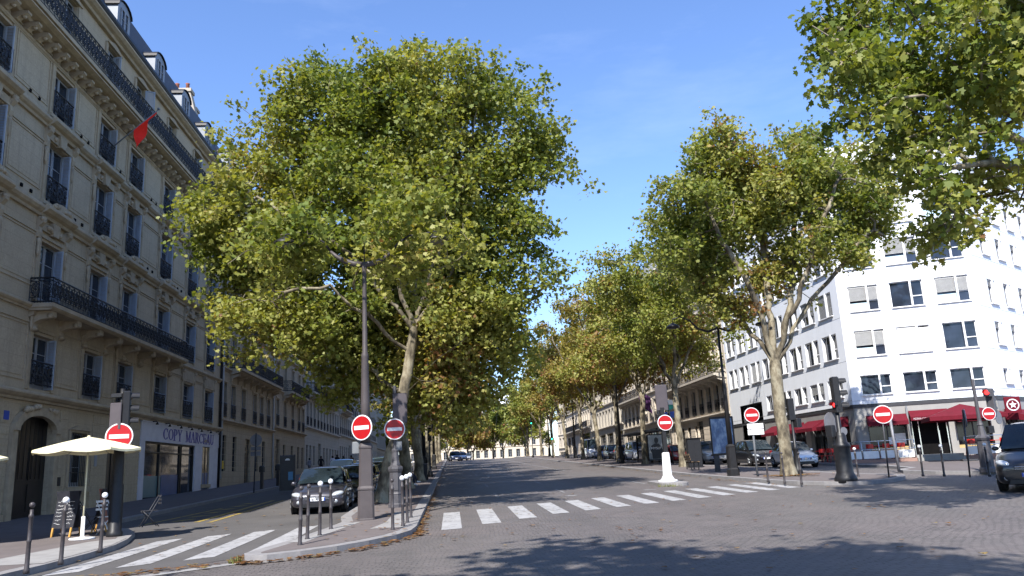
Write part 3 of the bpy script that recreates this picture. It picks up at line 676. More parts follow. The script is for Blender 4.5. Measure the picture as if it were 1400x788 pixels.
# trees of the square behind the viewpoint; their shade falls across the foreground setts
for i,(x,y,h,cr,lb) in enumerate([(-9.0,-3.4,18.5,4.8,'plane tree of the square behind the viewpoint, left of the three'),(-3.4,-3.8,18.5,4.6,'plane tree of the square behind the viewpoint, middle of the three'),(0.2,-7.2,17.5,4.0,'plane tree of the square behind the viewpoint, right of the three')]):
    street_tree(x,y,h,cr,400+i,lb,'leaf',420,30,.36,8.6,0,.45,(.45,.15,.12),True,.28,'trees of the square behind the viewpoint')
# ------------------------------------------------------------------ building kit. Local axes: x along the facade, y into the wall, z up
def wall_grid(mb,x0,x1,z0,z1,holes,y=0,m=0,reveal=.32,mr=0):
    xs=sorted({x0,x1,*[h[0] for h in holes],*[h[1] for h in holes]}); zs=sorted({z0,z1,*[h[2] for h in holes],*[h[3] for h in holes]})
    xs=[x for x in xs if x0-1e-6<=x<=x1+1e-6]; zs=[z for z in zs if z0-1e-6<=z<=z1+1e-6]
    for i in range(len(xs)-1):
        run=None
        for j in range(len(zs)-1):
            cx=(xs[i]+xs[i+1])/2; cz=(zs[j]+zs[j+1])/2
            hole=any(h[0]<cx<h[1] and h[2]<cz<h[3] for h in holes)
            if not hole: run=(zs[j],zs[j+1]) if run is None else (run[0],zs[j+1])
            if (hole or j==len(zs)-2) and run:
                mb.quad((xs[i],y,run[0]),(xs[i+1],y,run[0]),(xs[i+1],y,run[1]),(xs[i],y,run[1]),m); run=None
    for (a,b,c,d) in [h[:4] for h in holes]:
        mb.quad((a,y,c),(a,y,d),(a,y+reveal,d),(a,y+reveal,c),mr); mb.quad((b,y,c),(b,y+reveal,c),(b,y+reveal,d),(b,y,d),mr)
        mb.quad((a,y,d),(b,y,d),(b,y+reveal,d),(a,y+reveal,d),mr); mb.quad((a,y,c),(a,y+reveal,c),(b,y+reveal,c),(b,y,c),mr)
def profile_x(mb,prof,x0,x1,m=0):
    """moulding: profile (y,z) swept along x"""
    mb.prism(prof,x0,x1,'x',m)
def cornice_prof(z,h,out):
    return [(0.02,z),(-out*.35,z),(-out*.45,z+h*.25),(-out*.75,z+h*.4),(-out,z+h*.65),(-out,z+h*.85),(-out*.92,z+h),(0.02,z+h)]
_wc={}
def casement_mesh(w,h,kind=0):
    """French window: two white leaves with panes; origin bottom middle"""
    k=('c',round(w,2),round(h,2),kind)
    if k in _wc: return _wc[k]
    mb=MB(); f=.06
    for s in (-1,1):
        a,b=(-w/2,-.012) if s<0 else (.012,w/2)
        mb.box(a,a+f,-.03,.03,0,h); mb.box(b-f,b,-.03,.03,0,h); mb.box(a+f,b-f,-.03,.03,0,f+.12); mb.box(a+f,b-f,-.03,.03,h-f,h)
        for q in (.36,.68): mb.box(a+f,b-f,-.015,.015,h*q-.015,h*q+.015)
    me=mb.mesh('french_window_frame',MT['white_frame']); 
    g=MB(); g.quad((-w/2+.02,.005,.02),(w/2-.02,.005,.02),(w/2-.02,.005,h-.02),(-w/2+.02,.005,h-.02))
    if kind==1:
        g.quad((-w/2+.07,.06,.05),(w/2-.07,.06,.05),(w/2-.07,.06,h-.05),(-w/2+.07,.06,h-.05))
    gm=g.mesh('window_panes',MT['glass'],False); _wc[k]=(me,gm); return _wc[k]
def shutter_mesh(w,h):
    k=('s',round(w,2),round(h,2))
    if k in _wc: return _wc[k]
    mb=MB(); f=.055; mb.box(0,f,-.018,.018,0,h); mb.box(w-f,w,-.018,.018,0,h)
    for z0,z1 in ((0,f+.03),(h*.36,h*.36+.07),(h-f,h)): mb.box(f,w-f,-.018,.018,z0,z1)
    z=f+.05
    while z<h-f-.02:
        if not(h*.36-.03<z<h*.36+.08): mb.add([(f,-.016,z),(w-f,-.016,z),(w-f,.016,z+.05),(f,.016,z+.05)],[(0,1,2,3)])
        z+=.062
    _wc[k]=mb.mesh('louvred_shutter',MT['shutter'],False); return _wc[k]
def rail_into(mb,L,h,x0=0,y=0,motif=.42,rich=True,along='x'):
    """ornamental cast iron railing from x0 to x0+L at y (or along y)"""
    P=(lambda u,z:(x0+u,y,z)) if along=='x' else (lambda u,z:(x0,y+u,z))
    def bar(a,b,r,n=4): mb.tube([P(*a),P(*b)],r,n,0,False,cap=False)
    bar((0,h),(L,h),.034,6); bar((0,h-.13),(L,h-.13),.018); bar((0,.07),(L,.07),.03); bar((0,.24),(L,.24),.016)
    n=max(1,round(L/motif)); s=L/n
    for i in range(n+1): bar((i*s,0),(i*s,h),.019)
    z0,z1=.25,h-.14; hz=(z1-z0)
    def curve(pts,r=.012): mb.tube([P(*p) for p in pts],r*1.65,4,0,False,cap=False)
    for i in range(n):
        c=(i+.5)*s; a=s*.5
        if rich:
            for sg in (-1,1):
                curve([(c+sg*a*.92*math.sin(t*.5236*1.0)*(1-.35*t/6),z0+hz*t/6) for t in range(7)])
                curve([(c+sg*a*(.45+.30*math.cos(t*.9)),z0+hz*(.72+.16*math.sin(t*.9))) for t in range(7)],.010)
                curve([(c+sg*a*(.5+.32*math.cos(t*.9)),z0+hz*(.26+.17*math.sin(t*.9))) for t in range(7)],.010)
            curve([(c,z0),(c,z1)],.011); mb.ball(P(c,z0+hz*.5),.055,0,5); mb.ball(P(c-a*.5,z0+hz*.27),.04,0,5); mb.ball(P(c+a*.5,z0+hz*.27),.04,0,5); bar((c,0),(c,.24),.012); bar((c-a*.5,0),(c-a*.5,.24),.012); bar((c+a*.5,0),(c+a*.5,.24),.012)
            curve([(c-a,h-.12),(c,h-.02),(c+a,h-.12)],.008)
        else:
            for q in (.33,.67): bar((i*s+s*q,.09),(i*s+s*q,h),.009)
            curve([(c+a*.8*math.cos(t*1.047),z0+hz*.5+hz*.32*math.sin(t*1.047)) for t in range(7)],.010)
def rail_mesh(L,h,rich=True):
    k=('r',round(L,2),round(h,2),rich)
    if k not in _wc:
        mb=MB(); rail_into(mb,L,h,-L/2,0,.4,rich); _wc[k]=mb.mesh('window_railing',MT['iron'],False)
    return _wc[k]
def console_mesh(d,h,w=.26):
    k=('k',d,h,w)
    if k not in _wc:
        mb=MB(); pr=[(0,0),(-.10,.02),(-.16,.14*h/.7),(-.12,.3*h/.7),(-d*.45,.42*h/.7),(-d*.8,.45*h/.7),(-d,.52*h/.7),(-d,h),(0,h)]
        mb.prism(pr,-w/2,w/2,'x'); mb.tube([(-w/2-.01,-d*.86,h*.78),(w/2+.01,-d*.86,h*.78)],.10,9,0,True); mb.tube([(-w/2-.01,-.12,h*.16),(w/2+.01,-.12,h*.16)],.09,9,0,True)
        _wc[k]=mb.mesh('scroll_console',MT['trim'])
    return _wc[k]
def dormer(parent,x,z,y,w=1.5,h=2.0,trimmat='zinc_pale',deep=1.7):
    mb=MB(); hw=w/2
    mb.prism([(-hw,0),(hw,0),(hw,h*.8)]+[(hw*math.cos(R_(a)),h*.8+h*.2*math.sin(R_(a))) for a in (20,45,70,90,110,135,160)]+[(-hw,h*.8)],0,deep,'y',0)
    o=mb.build('dormer',MT['dormer_cheek'],parent,(x,y,z))
    c=MB(); top=[(hw+.10,h*.8)]+[((hw+.10)*math.cos(R_(a)),h*.8+(h*.2+.08)*math.sin(R_(a))) for a in (20,45,70,90,110,135,160)]+[(-hw-.10,h*.8)]
    inn=[(a*.95,b-.035) for a,b in reversed(top)]; c.prism(top+inn,-.09,deep,'y',0); c.build('dormer_hood',MT['gutter'],o)
    me,g=casement_mesh(w*.56,h*.76); f=link('dormer_window',me,o,(0,-.035,.10)); link('window_pane',g,o,(0,-.022,.10)); return o
def add_window(th,x,z,w,h,y=.26,shut=None,rail=None,rng=random,kind=0,lite=False,parts=()):
    if lite:
        k=('lite',round(w,2),round(h,2))
        if k not in _wc:
            mb=MB(); mb.quad((-w/2,0,0),(w/2,0,0),(w/2,0,h),(-w/2,0,h),1)
            for a,b in ((-w/2,-w/2+.06),(-.05,.05),(w/2-.06,w/2)): mb.box(a,b,-.04,-.004,0,h,0)
            for q in (0,.36,.68): mb.box(-w/2+.06,w/2-.06,-.03,-.006,h*q,h*q+(.16 if q==0 else .03),0)
            _wc[k]=mb.mesh('tall_window',[MT['white_frame'],MT['glass']],False)
        o=link('window',_wc[k],th,(x,y,z))
        if rail: link('railing',rail_mesh(w+.1,.95,False),o,(0,-y-.06,.05))
        return o
    me,g=casement_mesh(w,h,kind); o=link('window',me,th,(x,y,z)); link('pane',g,o)
    for nm,pm in parts: link(nm,pm,o)
    if shut:
        sm=shutter_mesh(.36,h-.06)
        if shut in(1,3): link('shutter',sm,o,(w/2-.035,-.05,.03),(0,0,R_(-93)))
        if shut==5: sm=shutter_mesh(w*.42,h-.06); link('shutter',sm,o,(w/2-.03,-.25,.03),(0,0,R_(-70)))
        if shut==4:
            link('shutter',sm,o,(-w*.43,-.10,.03),(0,0,0)); link('shutter',sm,o,(w*.01,-.10,.03),(0,0,0))
    if rail: link('railing',rail_mesh(w+.16,rail),o,(0,-y-.10,.10))
    return o
def building(name,label,cat,x,y,rz,group=None):
    th=thing(name,label,cat,(x,y,0),rz,group); return th
MT['console']=MT['trim']
# ================================================================== the long facade on the left
B1=building('apartment_building','long shaded beige stone apartment building with black balconies and a copy shop at street level','building',-16,11,R_(90),'apartment buildings on the shaded left side')
L=46.2; off=11.0
bays=[b-off for b in (14.6,18.9,23.2,27.5,32.5,36.9,40.5,45.4,50.2,54.5)]
def b1_build():
    W_=1.68; holes=[]
    lv=[(5.5,7.6),(8.95,11.35),(13.0,15.55),(16.75,18.75)]     # storey window sills and heads
    for (za,zb) in lv:
        for b in bays: holes.append((b-W_/2,b+W_/2,za,zb))
    for b in bays: holes.append((b-.62,b+.62,20.6,22.6))
    gh=[(20.0,22.9,-.5,4.45),(24.4,26.1,1.75,4.0),(28.2,30.0,-.5,4.1),(32.2,41.9,.0,4.95),(42.6,43.9,1.6,4.1)]
    gh+=[(3.0,4.6,1.6,4.0),(7.2,8.8,1.6,4.0),(11.6,13.2,1.6,4.0),(15.8,17.4,1.6,4.0)]
    wl=MB(); wall_grid(wl,0,L,-1,23.3,holes+gh,0,0,.34)
    # body: ends and back
    wl.quad((0,0,-1),(0,0,23.3),(0,13,23.3),(0,13,-1)); wl.quad((L,0,-1),(L,13,-1),(L,13,23.3),(L,0,23.3)); wl.quad((0,13,-1),(0,13,23.3),(L,13,23.3),(L,13,-1))
    wl.quad((0,.45,-1),(0,.45,23.3),(L,.45,23.3),(L,.45,-1))
    wl.build('wall',MT['stone'],B1,fixn=False)
    # raised panels between bays
    for i in range(len(bays)-1):
        a=bays[i]+W_/2+.38; c=bays[i+1]-W_/2-.38
        if c-a<.5: continue
        for (za,zb) in ((5.75,7.9),(9.4,11.5),(13.3,15.3),(16.9,19.1)):
            pn=MB(); t=.05; d=-.035
            pn.box(a,c,d,.01,za,za+t); pn.box(a,c,d,.01,zb-t,zb); pn.box(a,a+t,d,.01,za+t,zb-t); pn.box(c-t,c,d,.01,za+t,zb-t)
            pn.box(a+.16,c-.16,-.018,.01,za+.16,zb-.16); pn.box(a-.1,c+.1,-.05,.01,zb+.06,zb+.12)
            pn.build('wall_moulding',MT['stone'],B1)
    # rusticated ground floor: blocks with open joints
    solid=[(0,2.6),(5.0,6.8),(9.2,11.2),(13.6,15.4),(17.8,19.55),(23.35,24.05),(26.45,27.85),(30.35,32.0),(44.2,46.2)]
    for a,c in solid:
        rg=MB(); z=.86; rg.box(a-.03,c+.03,-.09,.01,-.8,.86)
        while z<4.75: rg.box(a+.02,c-.02,-.045,.01,z+.03,z+.40); rg.box(a+.04,c-.04,-.02,.01,z,z+.03); z+=.40
        rg.build('rusticated_pier',MT['stone'],B1)
    # cornices
    for (z,h,o) in ((4.98,.34,.34),(8.42,.26,.20),(12.25,.42,.30),(16.02,.36,.30)):
        c=MB(); profile_x(c,cornice_prof(z,h,o),-.02,L); 
        if z in(12.25,16.02):
            for b in bays: # the cornice breaks forward over each window
                profile_x(c,cornice_prof(z-.015,h+.03,o+.16),b-W_/2-.42,b+W_/2+.42)
        c.build('cornice',MT['trim'],B1)
    # surround, keystone, carved head and crest: sub-parts of each window (shared meshes)
    _sub={}
    def sub_meshes(W_,za,zb):
        if za in _sub: return _sub[za]
        rr=np.random.default_rng(int(za*10)); yo=.25; zo=za+.02; m=MB()
        def fin(mb,nm):
            mb.v=[(p[0],p[1]-yo,p[2]-zo) for p in mb.v]; return (nm,mb.mesh(nm,MT['trim']))
        for sg in (-1,1):
            x=sg*(W_/2+.13); m.box(x-.13,x+.13,-.06,.01,za-.05,zb+.12)
        m.box(-W_/2-.26,W_/2+.26,-.075,.01,zb+.12,zb+.26)
        if za>9.5: m.box(-W_/2-.3,W_/2+.3,-.16,.01,za-.20,za-.05)
        out=[fin(m,'window_surround')]; o=MB(); b=0
        zt={8.95:12.10,13.0:15.95}.get(za)
        if zt:
            for sg in (-1,1):
                x=sg*(W_/2+.28); o.prism([(0,zt-.75),(-.08,zt-.72),(-.14,zt-.5),(-.10,zt-.3),(-.26,zt-.12),(-.28,zt+.10),(0,zt+.10)],x-.12,x+.12,'x'); o.tube([(x-.13,-.2,zt),(x+.13,-.2,zt)],.085,8)
                o.lathe([(.03,-.75),(.07,-.55),(.04,-.3),(.09,-.1),(.05,0)],6,(x,-.07,zt-.75))
            o.prism([(-.2,zt-.42),(.2,zt-.42),(.3,zt+.1),(-.3,zt+.1)],-.2,.01,'y'); o.box(-W_/2-.2,W_/2+.2,-.10,.01,zt-.36,zt-.05)
            for k in range(9): o.ball((rr.uniform(-.55,.55),-.11,zt-.2+rr.uniform(-.10,.12)),rr.uniform(.06,.12),0,6)
            out.append(fin(o,'carved_head'))
        elif za<6:
            for sg in(-1,1):
                x=sg*(W_/2+.28); o.lathe([(.03,-.55),(.08,-.35),(.05,-.15),(.10,.05)],6,(x,-.07,8.2)); o.prism([(0,8.15),(-.2,8.25),(-.22,8.4),(0,8.4)],x-.13,x+.13,'x')
            o.box(-W_/2-.2,W_/2+.2,-.09,.01,zb+.26,8.4); out.append(fin(o,'carved_head'))
        if za==13.0:
            c=MB(); n=9; c.prism([(-W_/2-.30+(W_+.6)*i/n,12.66+.36*math.sin(math.pi*i/n)) for i in range(n+1)],-.40,-.1,'y')
            for k in range(18):
                u=rr.uniform(.1,.9); c.ball((-W_/2-.2+(W_+.4)*u,-.40,12.70+.28*math.sin(math.pi*u)*rr.uniform(.2,1)),rr.uniform(.05,.10),0,6)
            out.append(fin(c,'carved_crest'))
        _sub[za]=out; return out
    # vent holes in the wall
    vh=MB()
    for b in bays[3:]:
        for z in (12.95,16.85):
            for dx in (-2.6,-1.9):
                if b+dx>0: vh.box(b+dx-.07,b+dx+.07,-.055,.0,z,z+.13)
    vh.build('air_vent',MT['void'],B1)
    # windows
    rr=random.Random(4)
    for li,(za,zb) in enumerate(lv):
        for bi,b in enumerate(bays):
            if b+off<24: # beyond the left edge of the view
                continue
            add_window(B1,b,za+.02,W_-.06,zb-za-.04,.25,shut=rr.choice([1,1,3,1]),parts=sub_meshes(W_,za,zb),rail=None if (li==1 and 31<b+off<47) else .92)
    for b in bays:
        if b+off>24:
            if 'ped' not in _sub:
                pd=MB(); n=8; pd.prism([(-.85+1.7*i/n,22.62+.26*math.sin(math.pi*i/n)) for i in range(n+1)],-.14,.01,'y')
                for sg in(-1,1): pd.box(sg*.75-.11,sg*.75+.11,-.07,.01,19.85,22.62)
                pd.v=[(p[0],p[1]-.2,p[2]-20.62) for p in pd.v]; _sub['ped']=[('window_surround',pd.mesh('window_surround',MT['trim']))]
            add_window(B1,b,20.62,1.18,1.94,.2,shut=5 if abs(b+off-40.5)<.1 else rr.choice([None,None,3]),parts=_sub['ped'])
    # second storey balcony
    x0,x1=31.15-off,47.1-off; d=.92
    bal=MB(); bal.box(x0-.05,x1+.05,-d-.05,.0,8.50,8.66); profile_x(bal,[(.0,8.40),(-d*.9,8.40),(-d,8.46),(-d-.03,8.50),(0,8.50)],x0,x1); bo=bal.build('balcony',MT['trim'],B1)
    rl=MB(); rail_into(rl,x1-x0,1.0,x0,-d+.05,.44); rail_into(rl,d-.08,1.0,x0,-d+.05,.42,True,'y'); rail_into(rl,d-.08,1.0,x1,-d+.05,.42,True,'y')
    rl.build('railing',MT['iron'],bo,(0,0,8.66),fixn=False)
    for i in range(8):
        x=x0+.45+(x1-x0-.9)*i/7; link('console',console_mesh(.8,.78,.34),bo,(x,0,7.62))
    # fifth storey balcony running the whole length
    d=.95; bal=MB(); bal.box(0,L,-d,.0,19.62,19.80); profile_x(bal,cornice_prof(19.3,.32,d*.93),0,L); bo=bal.build('balcony',MT['trim'],B1)
    rl=MB(); rail_into(rl,L-.2,1.12,.1,-d+.06,.40); rl.build('railing',MT['iron'],bo,(0,0,19.80),fixn=False)
    md=MB(); md.prism([(0,18.98),(-.2,19.0),(-.34,19.12),(-.5,19.14),(-.62,19.22),(-.62,19.31),(0,19.31)],-.14,.14,'x'); md.ball((0,-.42,19.14),.10,0,7); md=md.mesh('modillion',MT['trim']); x=13.4
    while x<L-.3: link('modillion',md,bo,(x,0,0)); x+=.78
    fz=MB(); profile_x(fz,cornice_prof(18.86,.14,.12),-.01,L); fz.build('frieze',MT['trim'],B1)
    # eaves, black gutter, mansard
    ev=MB(); profile_x(ev,cornice_prof(22.98,.42,.5),-.05,L+.05); ev.build('eaves',MT['trim'],B1)
    gt=MB(); profile_x(gt,[(.2,23.40),(-.50,23.40),(-.56,23.5),(-.52,23.68),(-.3,23.74),(.2,23.74)],-.05,L+.05); gt.build('gutter',MT['gutter'],B1)
    rf=MB(); prof=[(.1,23.6),(1.35,27.3),(3.4,28.3),(9.8,28.3),(12,27.3),(13,23.6)]
    rf.prism(prof,0,L,'x'); ro=rf.build('roof',MT['slate'],B1)
    for yd in (24.0,28.4,33.2,38.2,43.4,48.0,52.8):
        dormer(B1,yd-off,23.72,.12,1.55,2.2)
    ch=MB()
    ch.prism([(.6,23.4),(1.9,27.2),(2.7,30.3),(7.2,30.3),(8.2,27),(8.2,23.4)],L-.75,L-.02,'x'); ch.box(L-.85,L+.06,2.6,7.3,30.3,30.55); co_=ch.build('chimney',MT['plaster'],B1)
    pt=MB(); pt.lathe([(.16,0),(.13,.5),(.17,.55)],8); pt=pt.mesh('chimney_pot',MT['terracotta'])
    for k in range(6): link('chimney_pot',pt,co_,(L-.4,3.0+.75*k,30.55))
    c2=MB(); c2.box(30.6,31.8,3.0,4.4,26.9,28.6); c2.box(30.5,31.9,2.9,4.5,28.6,28.8); c_=c2.build('chimney',MT['plaster'],B1)
    p2=MB(); p2.lathe([(.2,0),(.16,.8),(.2,.85)],8,(31.2,3.6,28.8)); p2.tube([(31.7,3.3,28.8),(31.7,3.3,30.4)],.04,5); p2.build('chimney_pot',MT['terracotta'],c_)
    # big carriage door
    dr=MB(); a,c=20.0,22.9; dr.box(a,c,.22,.30,-.5,4.45); 
    for k in range(2):
        u=a+.15+k*1.38
        for z0,z1 in ((.9,1.9),(2.05,3.3)): dr.box(u+.1,u+1.15,.18,.22,z0,z1)
    do=dr.build('carriage_door',MT['doorwood'],B1); gr=MB()
    for k in range(9): gr.tube([(a+.18+k*.318,.16,2.1),(a+.18+k*.318,.16,4.3)],.012,4)
    gr.build('door_grille',MT['iron'],do)
    am=MB(); n=12
    am.prism([(21.45+1.80*math.cos(R_(t)),3.85+.95*math.sin(R_(t))) for t in range(0,181,15)]+[(21.45-1.42*math.cos(R_(t)),3.85+.62*math.sin(R_(t))) for t in range(0,181,15)],-.20,.02,'y')
    for sg in(-1,1): am.box(21.45+sg*1.62-.19,21.45+sg*1.62+.19,-.14,.01,-.6,3.85)
    for k in range(18):
        u=rr.uniform(-1,1); am.ball((21.45+u*1.2,-.22,4.80+.1*rr.random()-.22*abs(u)),rr.uniform(.06,.12),0,6)
    am.build('door_arch',MT['trim'],B1)
    # barred ground floor windows and side door
    for (xa,xb,za,zb) in ((24.4,26.1,1.75,4.0),(42.6,43.9,1.6,4.1)):
        o=add_window(B1,(xa+xb)/2,za,xb-xa-.06,zb-za,.28); g=MB()
        for k in range(11): u=-(xb-xa)/2+.08+k*(xb-xa-.16)/10; g.tube([(u,-.24,.02),(u,-.24,zb-za-.04)],.014,4)
        for q in (.25,.8): g.box(-(xb-xa)/2,(xb-xa)/2,-.25,-.23,(zb-za)*q,(zb-za)*q+.03)
        g.build('window_bars',MT['iron'],o)
        s=MB(); s.box(xa-.28,xb+.28,-.18,.01,za-.24,za-.02); s.box(xa-.2,xa,-.07,.01,za,zb+.1); s.box(xb,xb+.2,-.07,.01,za,zb+.1)
        n=8; s.prism([(xa-.2+(xb-xa+.4)*i/n,zb+.1+.22*math.sin(math.pi*i/n)) for i in range(n+1)],-.1,.01,'y'); s.build('window_surround',MT['trim'],B1)
    d2=MB(); d2.box(28.2,30.0,.24,.32,-.5,4.1); d2.box(28.35,29.0,.2,.24,1.0,3.4); d2.box(29.2,29.85,.2,.24,1.0,3.4); d2.build('side_door',MT['doorwood'],B1)
    n_=MB(); n_.box(19.1,19.42,-.075,-.047,4.2,4.52); n_.build('number_plate',MT['blue'],B1)
    cr=MB(); cr.box(26.75,27.0,-.07,-.047,2.6,3.1); cr.build('notice',MT['white_frame'],B1)
    ic=MB(); ic.box(23.45,23.7,-.075,-.047,1.8,2.15); ic.build('intercom',MT['black'],B1)
    # down pipe
    dp=MB(); dp.tube([(L-.1,-.12,-.5),(L-.1,-.12,23.4)],.085,8); 
    for z in range(1,23,3): dp.lathe([(.105,0),(.105,.12)],8,(L-.1,-.12,z))
    dp.build('downpipe',MT['black'],B1); dp=MB(); dp.tube([(L+.16,-.16,1.9),(L+.16,-.16,23.0)],.085,8); dp.build('downpipe',MT['zinc_pale'],B1)
    # the copy shop
    MT['shopwhite']=mat('shop_white_panel',(.60,.59,.64),(.48,.47,.53),.5,0,.3,1.5,6)
    sh=MB(); sh.box(32.0,46.0,-.10,.0,3.95,4.92); sh.box(32.0,32.62,-.09,.0,-.3,3.95); sh.box(40.95,42.42,-.09,.0,-.3,3.95); sh.box(44.05,45.9,-.09,.0,-.3,3.95) ; sh.box(32.0,46.0,-.14,.0,4.92,4.99)
    so_=sh.build('shopfront',MT['shopwhite'],B1)
    for q in ((32.62,40.95,.10,.13,.9,3.95),(42.42,44.05,-.02,.0,1.05,3.9)): gl=MB(); gl.box(*q); gl.build('shop_window',MT['glass'],so_)
    MT['posterblue']=mat('window_poster_blue',(.015,.075,.22),(.01,.05,.16),.35,0,.45,1.4); MT['posterteal']=mat('window_poster_teal',(.10,.19,.21),(.07,.15,.17),.35,0,.45,1.2)
    for (a,b,y0,y1,z1,m_) in ((32.75,35.6,.085,.097,2.15,'posterteal'),(35.7,38.4,.085,.097,2.2,'posterblue'),(42.5,43.97,-.035,-.023,2.3,'posterblue')):
        po=MB(); po.box(a,b,y0,y1,1.05,z1); po.build('window_poster',MT[m_],so_)
    fr=MB()
    for x in (32.62,35.1,38.5,38.75,40.85): fr.box(x,x+.09,.03,.09,.5,3.95)
    fr.box(32.62,40.95,.02,.09,.2,.95); fr.box(32.62,40.95,.03,.09,3.35,3.42); fr.box(32.62,40.95,.03,.09,3.85,3.95); fr.box(42.42,44.05,-.045,-.02,.3,1.08); fr.box(43.2,43.27,-.045,-.02,1.08,3.9); fr.build('shop_window_frame',MT['black'],so_)
    # small lamps over the fascia
    lm=MB()
    for k in range(7): x=33.4+k*1.95; lm.tube([(x,-.1,4.98),(x,-.34,5.0),(x,-.38,4.92)],.03,5); lm.lathe([(.03,0),(.09,-.13)],7,(x,-.38,4.94))
    lm.build('fascia_lamp',MT['black'],so_)
    lt=MB(); glyphs(lt,'COPY MARCEAU',35.15,4.10,.66,9.6,-.103); lt.build('lettering',MT['lettering_blue'],so_)
# ---- serif capitals built from strokes (thick stems, thin hairlines, slab serifs)
def glyphs(mb,text,x0,z0,h,width,y):
    ST=.15; TH=.07
    def stem(x,z1,z2,t,ox,w=1): mb.box(ox+(x-t/2)*h,ox+(x+t/2)*h,y-.02,y,z0+z1*h,z0+z2*h)
    def serif(x,z,t,ox): mb.box(ox+(x-t)*h,ox+(x+t)*h,y-.02,y,z0+(z-.025)*h,z0+(z+.025)*h)
    def diag(a,b,t,ox):
        mb.prism([(ox+(a[0]-t/2)*h,z0+a[1]*h),(ox+(a[0]+t/2)*h,z0+a[1]*h),(ox+(b[0]+t/2)*h,z0+b[1]*h),(ox+(b[0]-t/2)*h,z0+b[1]*h)],y-.02,y,'y')
    def bow(cx,cz,rx,rz,a0,a1,ox,thick=.16,thin=.06):
        n=14
        for i in range(n):
            q0=R_(a0+(a1-a0)*i/n); q1=R_(a0+(a1-a0)*(i+1)/n)
            def pt(q,o):
                t=thin+(thick-thin)*abs(math.cos(q)); k=(t/2)*o
                return (ox+(cx+(rx+k)*math.cos(q))*h,z0+(cz+(rz+k*(thin/ t if t else 1) )*math.sin(q))*h)
            mb.prism([pt(q0,-1),pt(q0,1),pt(q1,1),pt(q1,-1)],y-.02,y,'y')
    adv={'C':.82,'O':.88,'P':.72,'Y':.80,'M':1.02,'A':.84,'R':.80,'E':.72,'U':.82,' ':.62}
    tot=sum(adv[c] for c in text)*h; sx=width/tot; ox=x0; b=len(mb.v)
    for c in text:
        if c=='C': bow(.42,.5,.32,.44,48,312,ox); stem(.66,.66,.95,.05,ox); stem(.66,.08,.26,.05,ox)
        elif c=='O': bow(.44,.5,.34,.44,0,360,ox)
        elif c=='P': stem(.18,0,1,ST,ox); serif(.18,.025,.17,ox); serif(.16,.975,.16,ox); bow(.34,.73,.22,.235,-90,90,ox); mb.box(ox+.22*h,ox+.36*h,y-.02,y,z0+.46*h,z0+.52*h); mb.box(ox+.22*h,ox+.36*h,y-.02,y,z0+.94*h,z0+h)
        elif c=='Y': diag((.38,.45),(.12,.97),.15,ox); diag((.40,.45),(.66,.97),.07,ox); stem(.39,0,.46,ST,ox); serif(.39,.025,.17,ox); serif(.12,.975,.14,ox); serif(.66,.975,.13,ox)
        elif c=='M': stem(.16,0,1,.06,ox); stem(.84,0,1,ST,ox); diag((.50,.05),(.18,1),.13,ox); diag((.50,.05),(.82,1),.06,ox); serif(.16,.025,.14,ox); serif(.84,.025,.16,ox); serif(.14,.975,.12,ox); serif(.88,.975,.12,ox)
        elif c=='A': diag((.10,0),(.40,1),.06,ox); diag((.70,0),(.42,1),.15,ox); mb.box(ox+.22*h,ox+.6*h,y-.02,y,z0+.32*h,z0+.37*h); serif(.11,.025,.12,ox); serif(.69,.025,.15,ox)
        elif c=='R': stem(.18,0,1,ST,ox); serif(.18,.025,.16,ox); serif(.16,.975,.15,ox); bow(.34,.74,.2,.225,-90,90,ox); mb.box(ox+.22*h,ox+.38*h,y-.02,y,z0+.48*h,z0+.54*h); mb.box(ox+.22*h,ox+.36*h,y-.02,y,z0+.94*h,z0+h); diag((.68,0),(.38,.5),.15,ox); serif(.7,.025,.11,ox)
        elif c=='E': stem(.18,0,1,ST,ox); mb.box(ox+.05*h,ox+.64*h,y-.02,y,z0,z0+.06*h); mb.box(ox+.05*h,ox+.62*h,y-.02,y,z0+.94*h,z0+h); mb.box(ox+.2*h,ox+.5*h,y-.02,y,z0+.48*h,z0+.54*h); stem(.62,0,.22,.05,ox); stem(.60,.78,1,.05,ox); stem(.5,.4,.62,.04,ox)
        elif c=='U': stem(.18,.32,1,ST,ox); stem(.66,.32,1,.06,ox); bow(.42,.32,.24,.28,180,360,ox); serif(.18,.975,.16,ox); serif(.66,.975,.13,ox)
        ox+=adv[c]*h
    for i in range(b,len(mb.v)):
        p=mb.v[i]; mb.v[i]=(x0+(p[0]-x0)*sx,p[1],p[2])
b1_build()
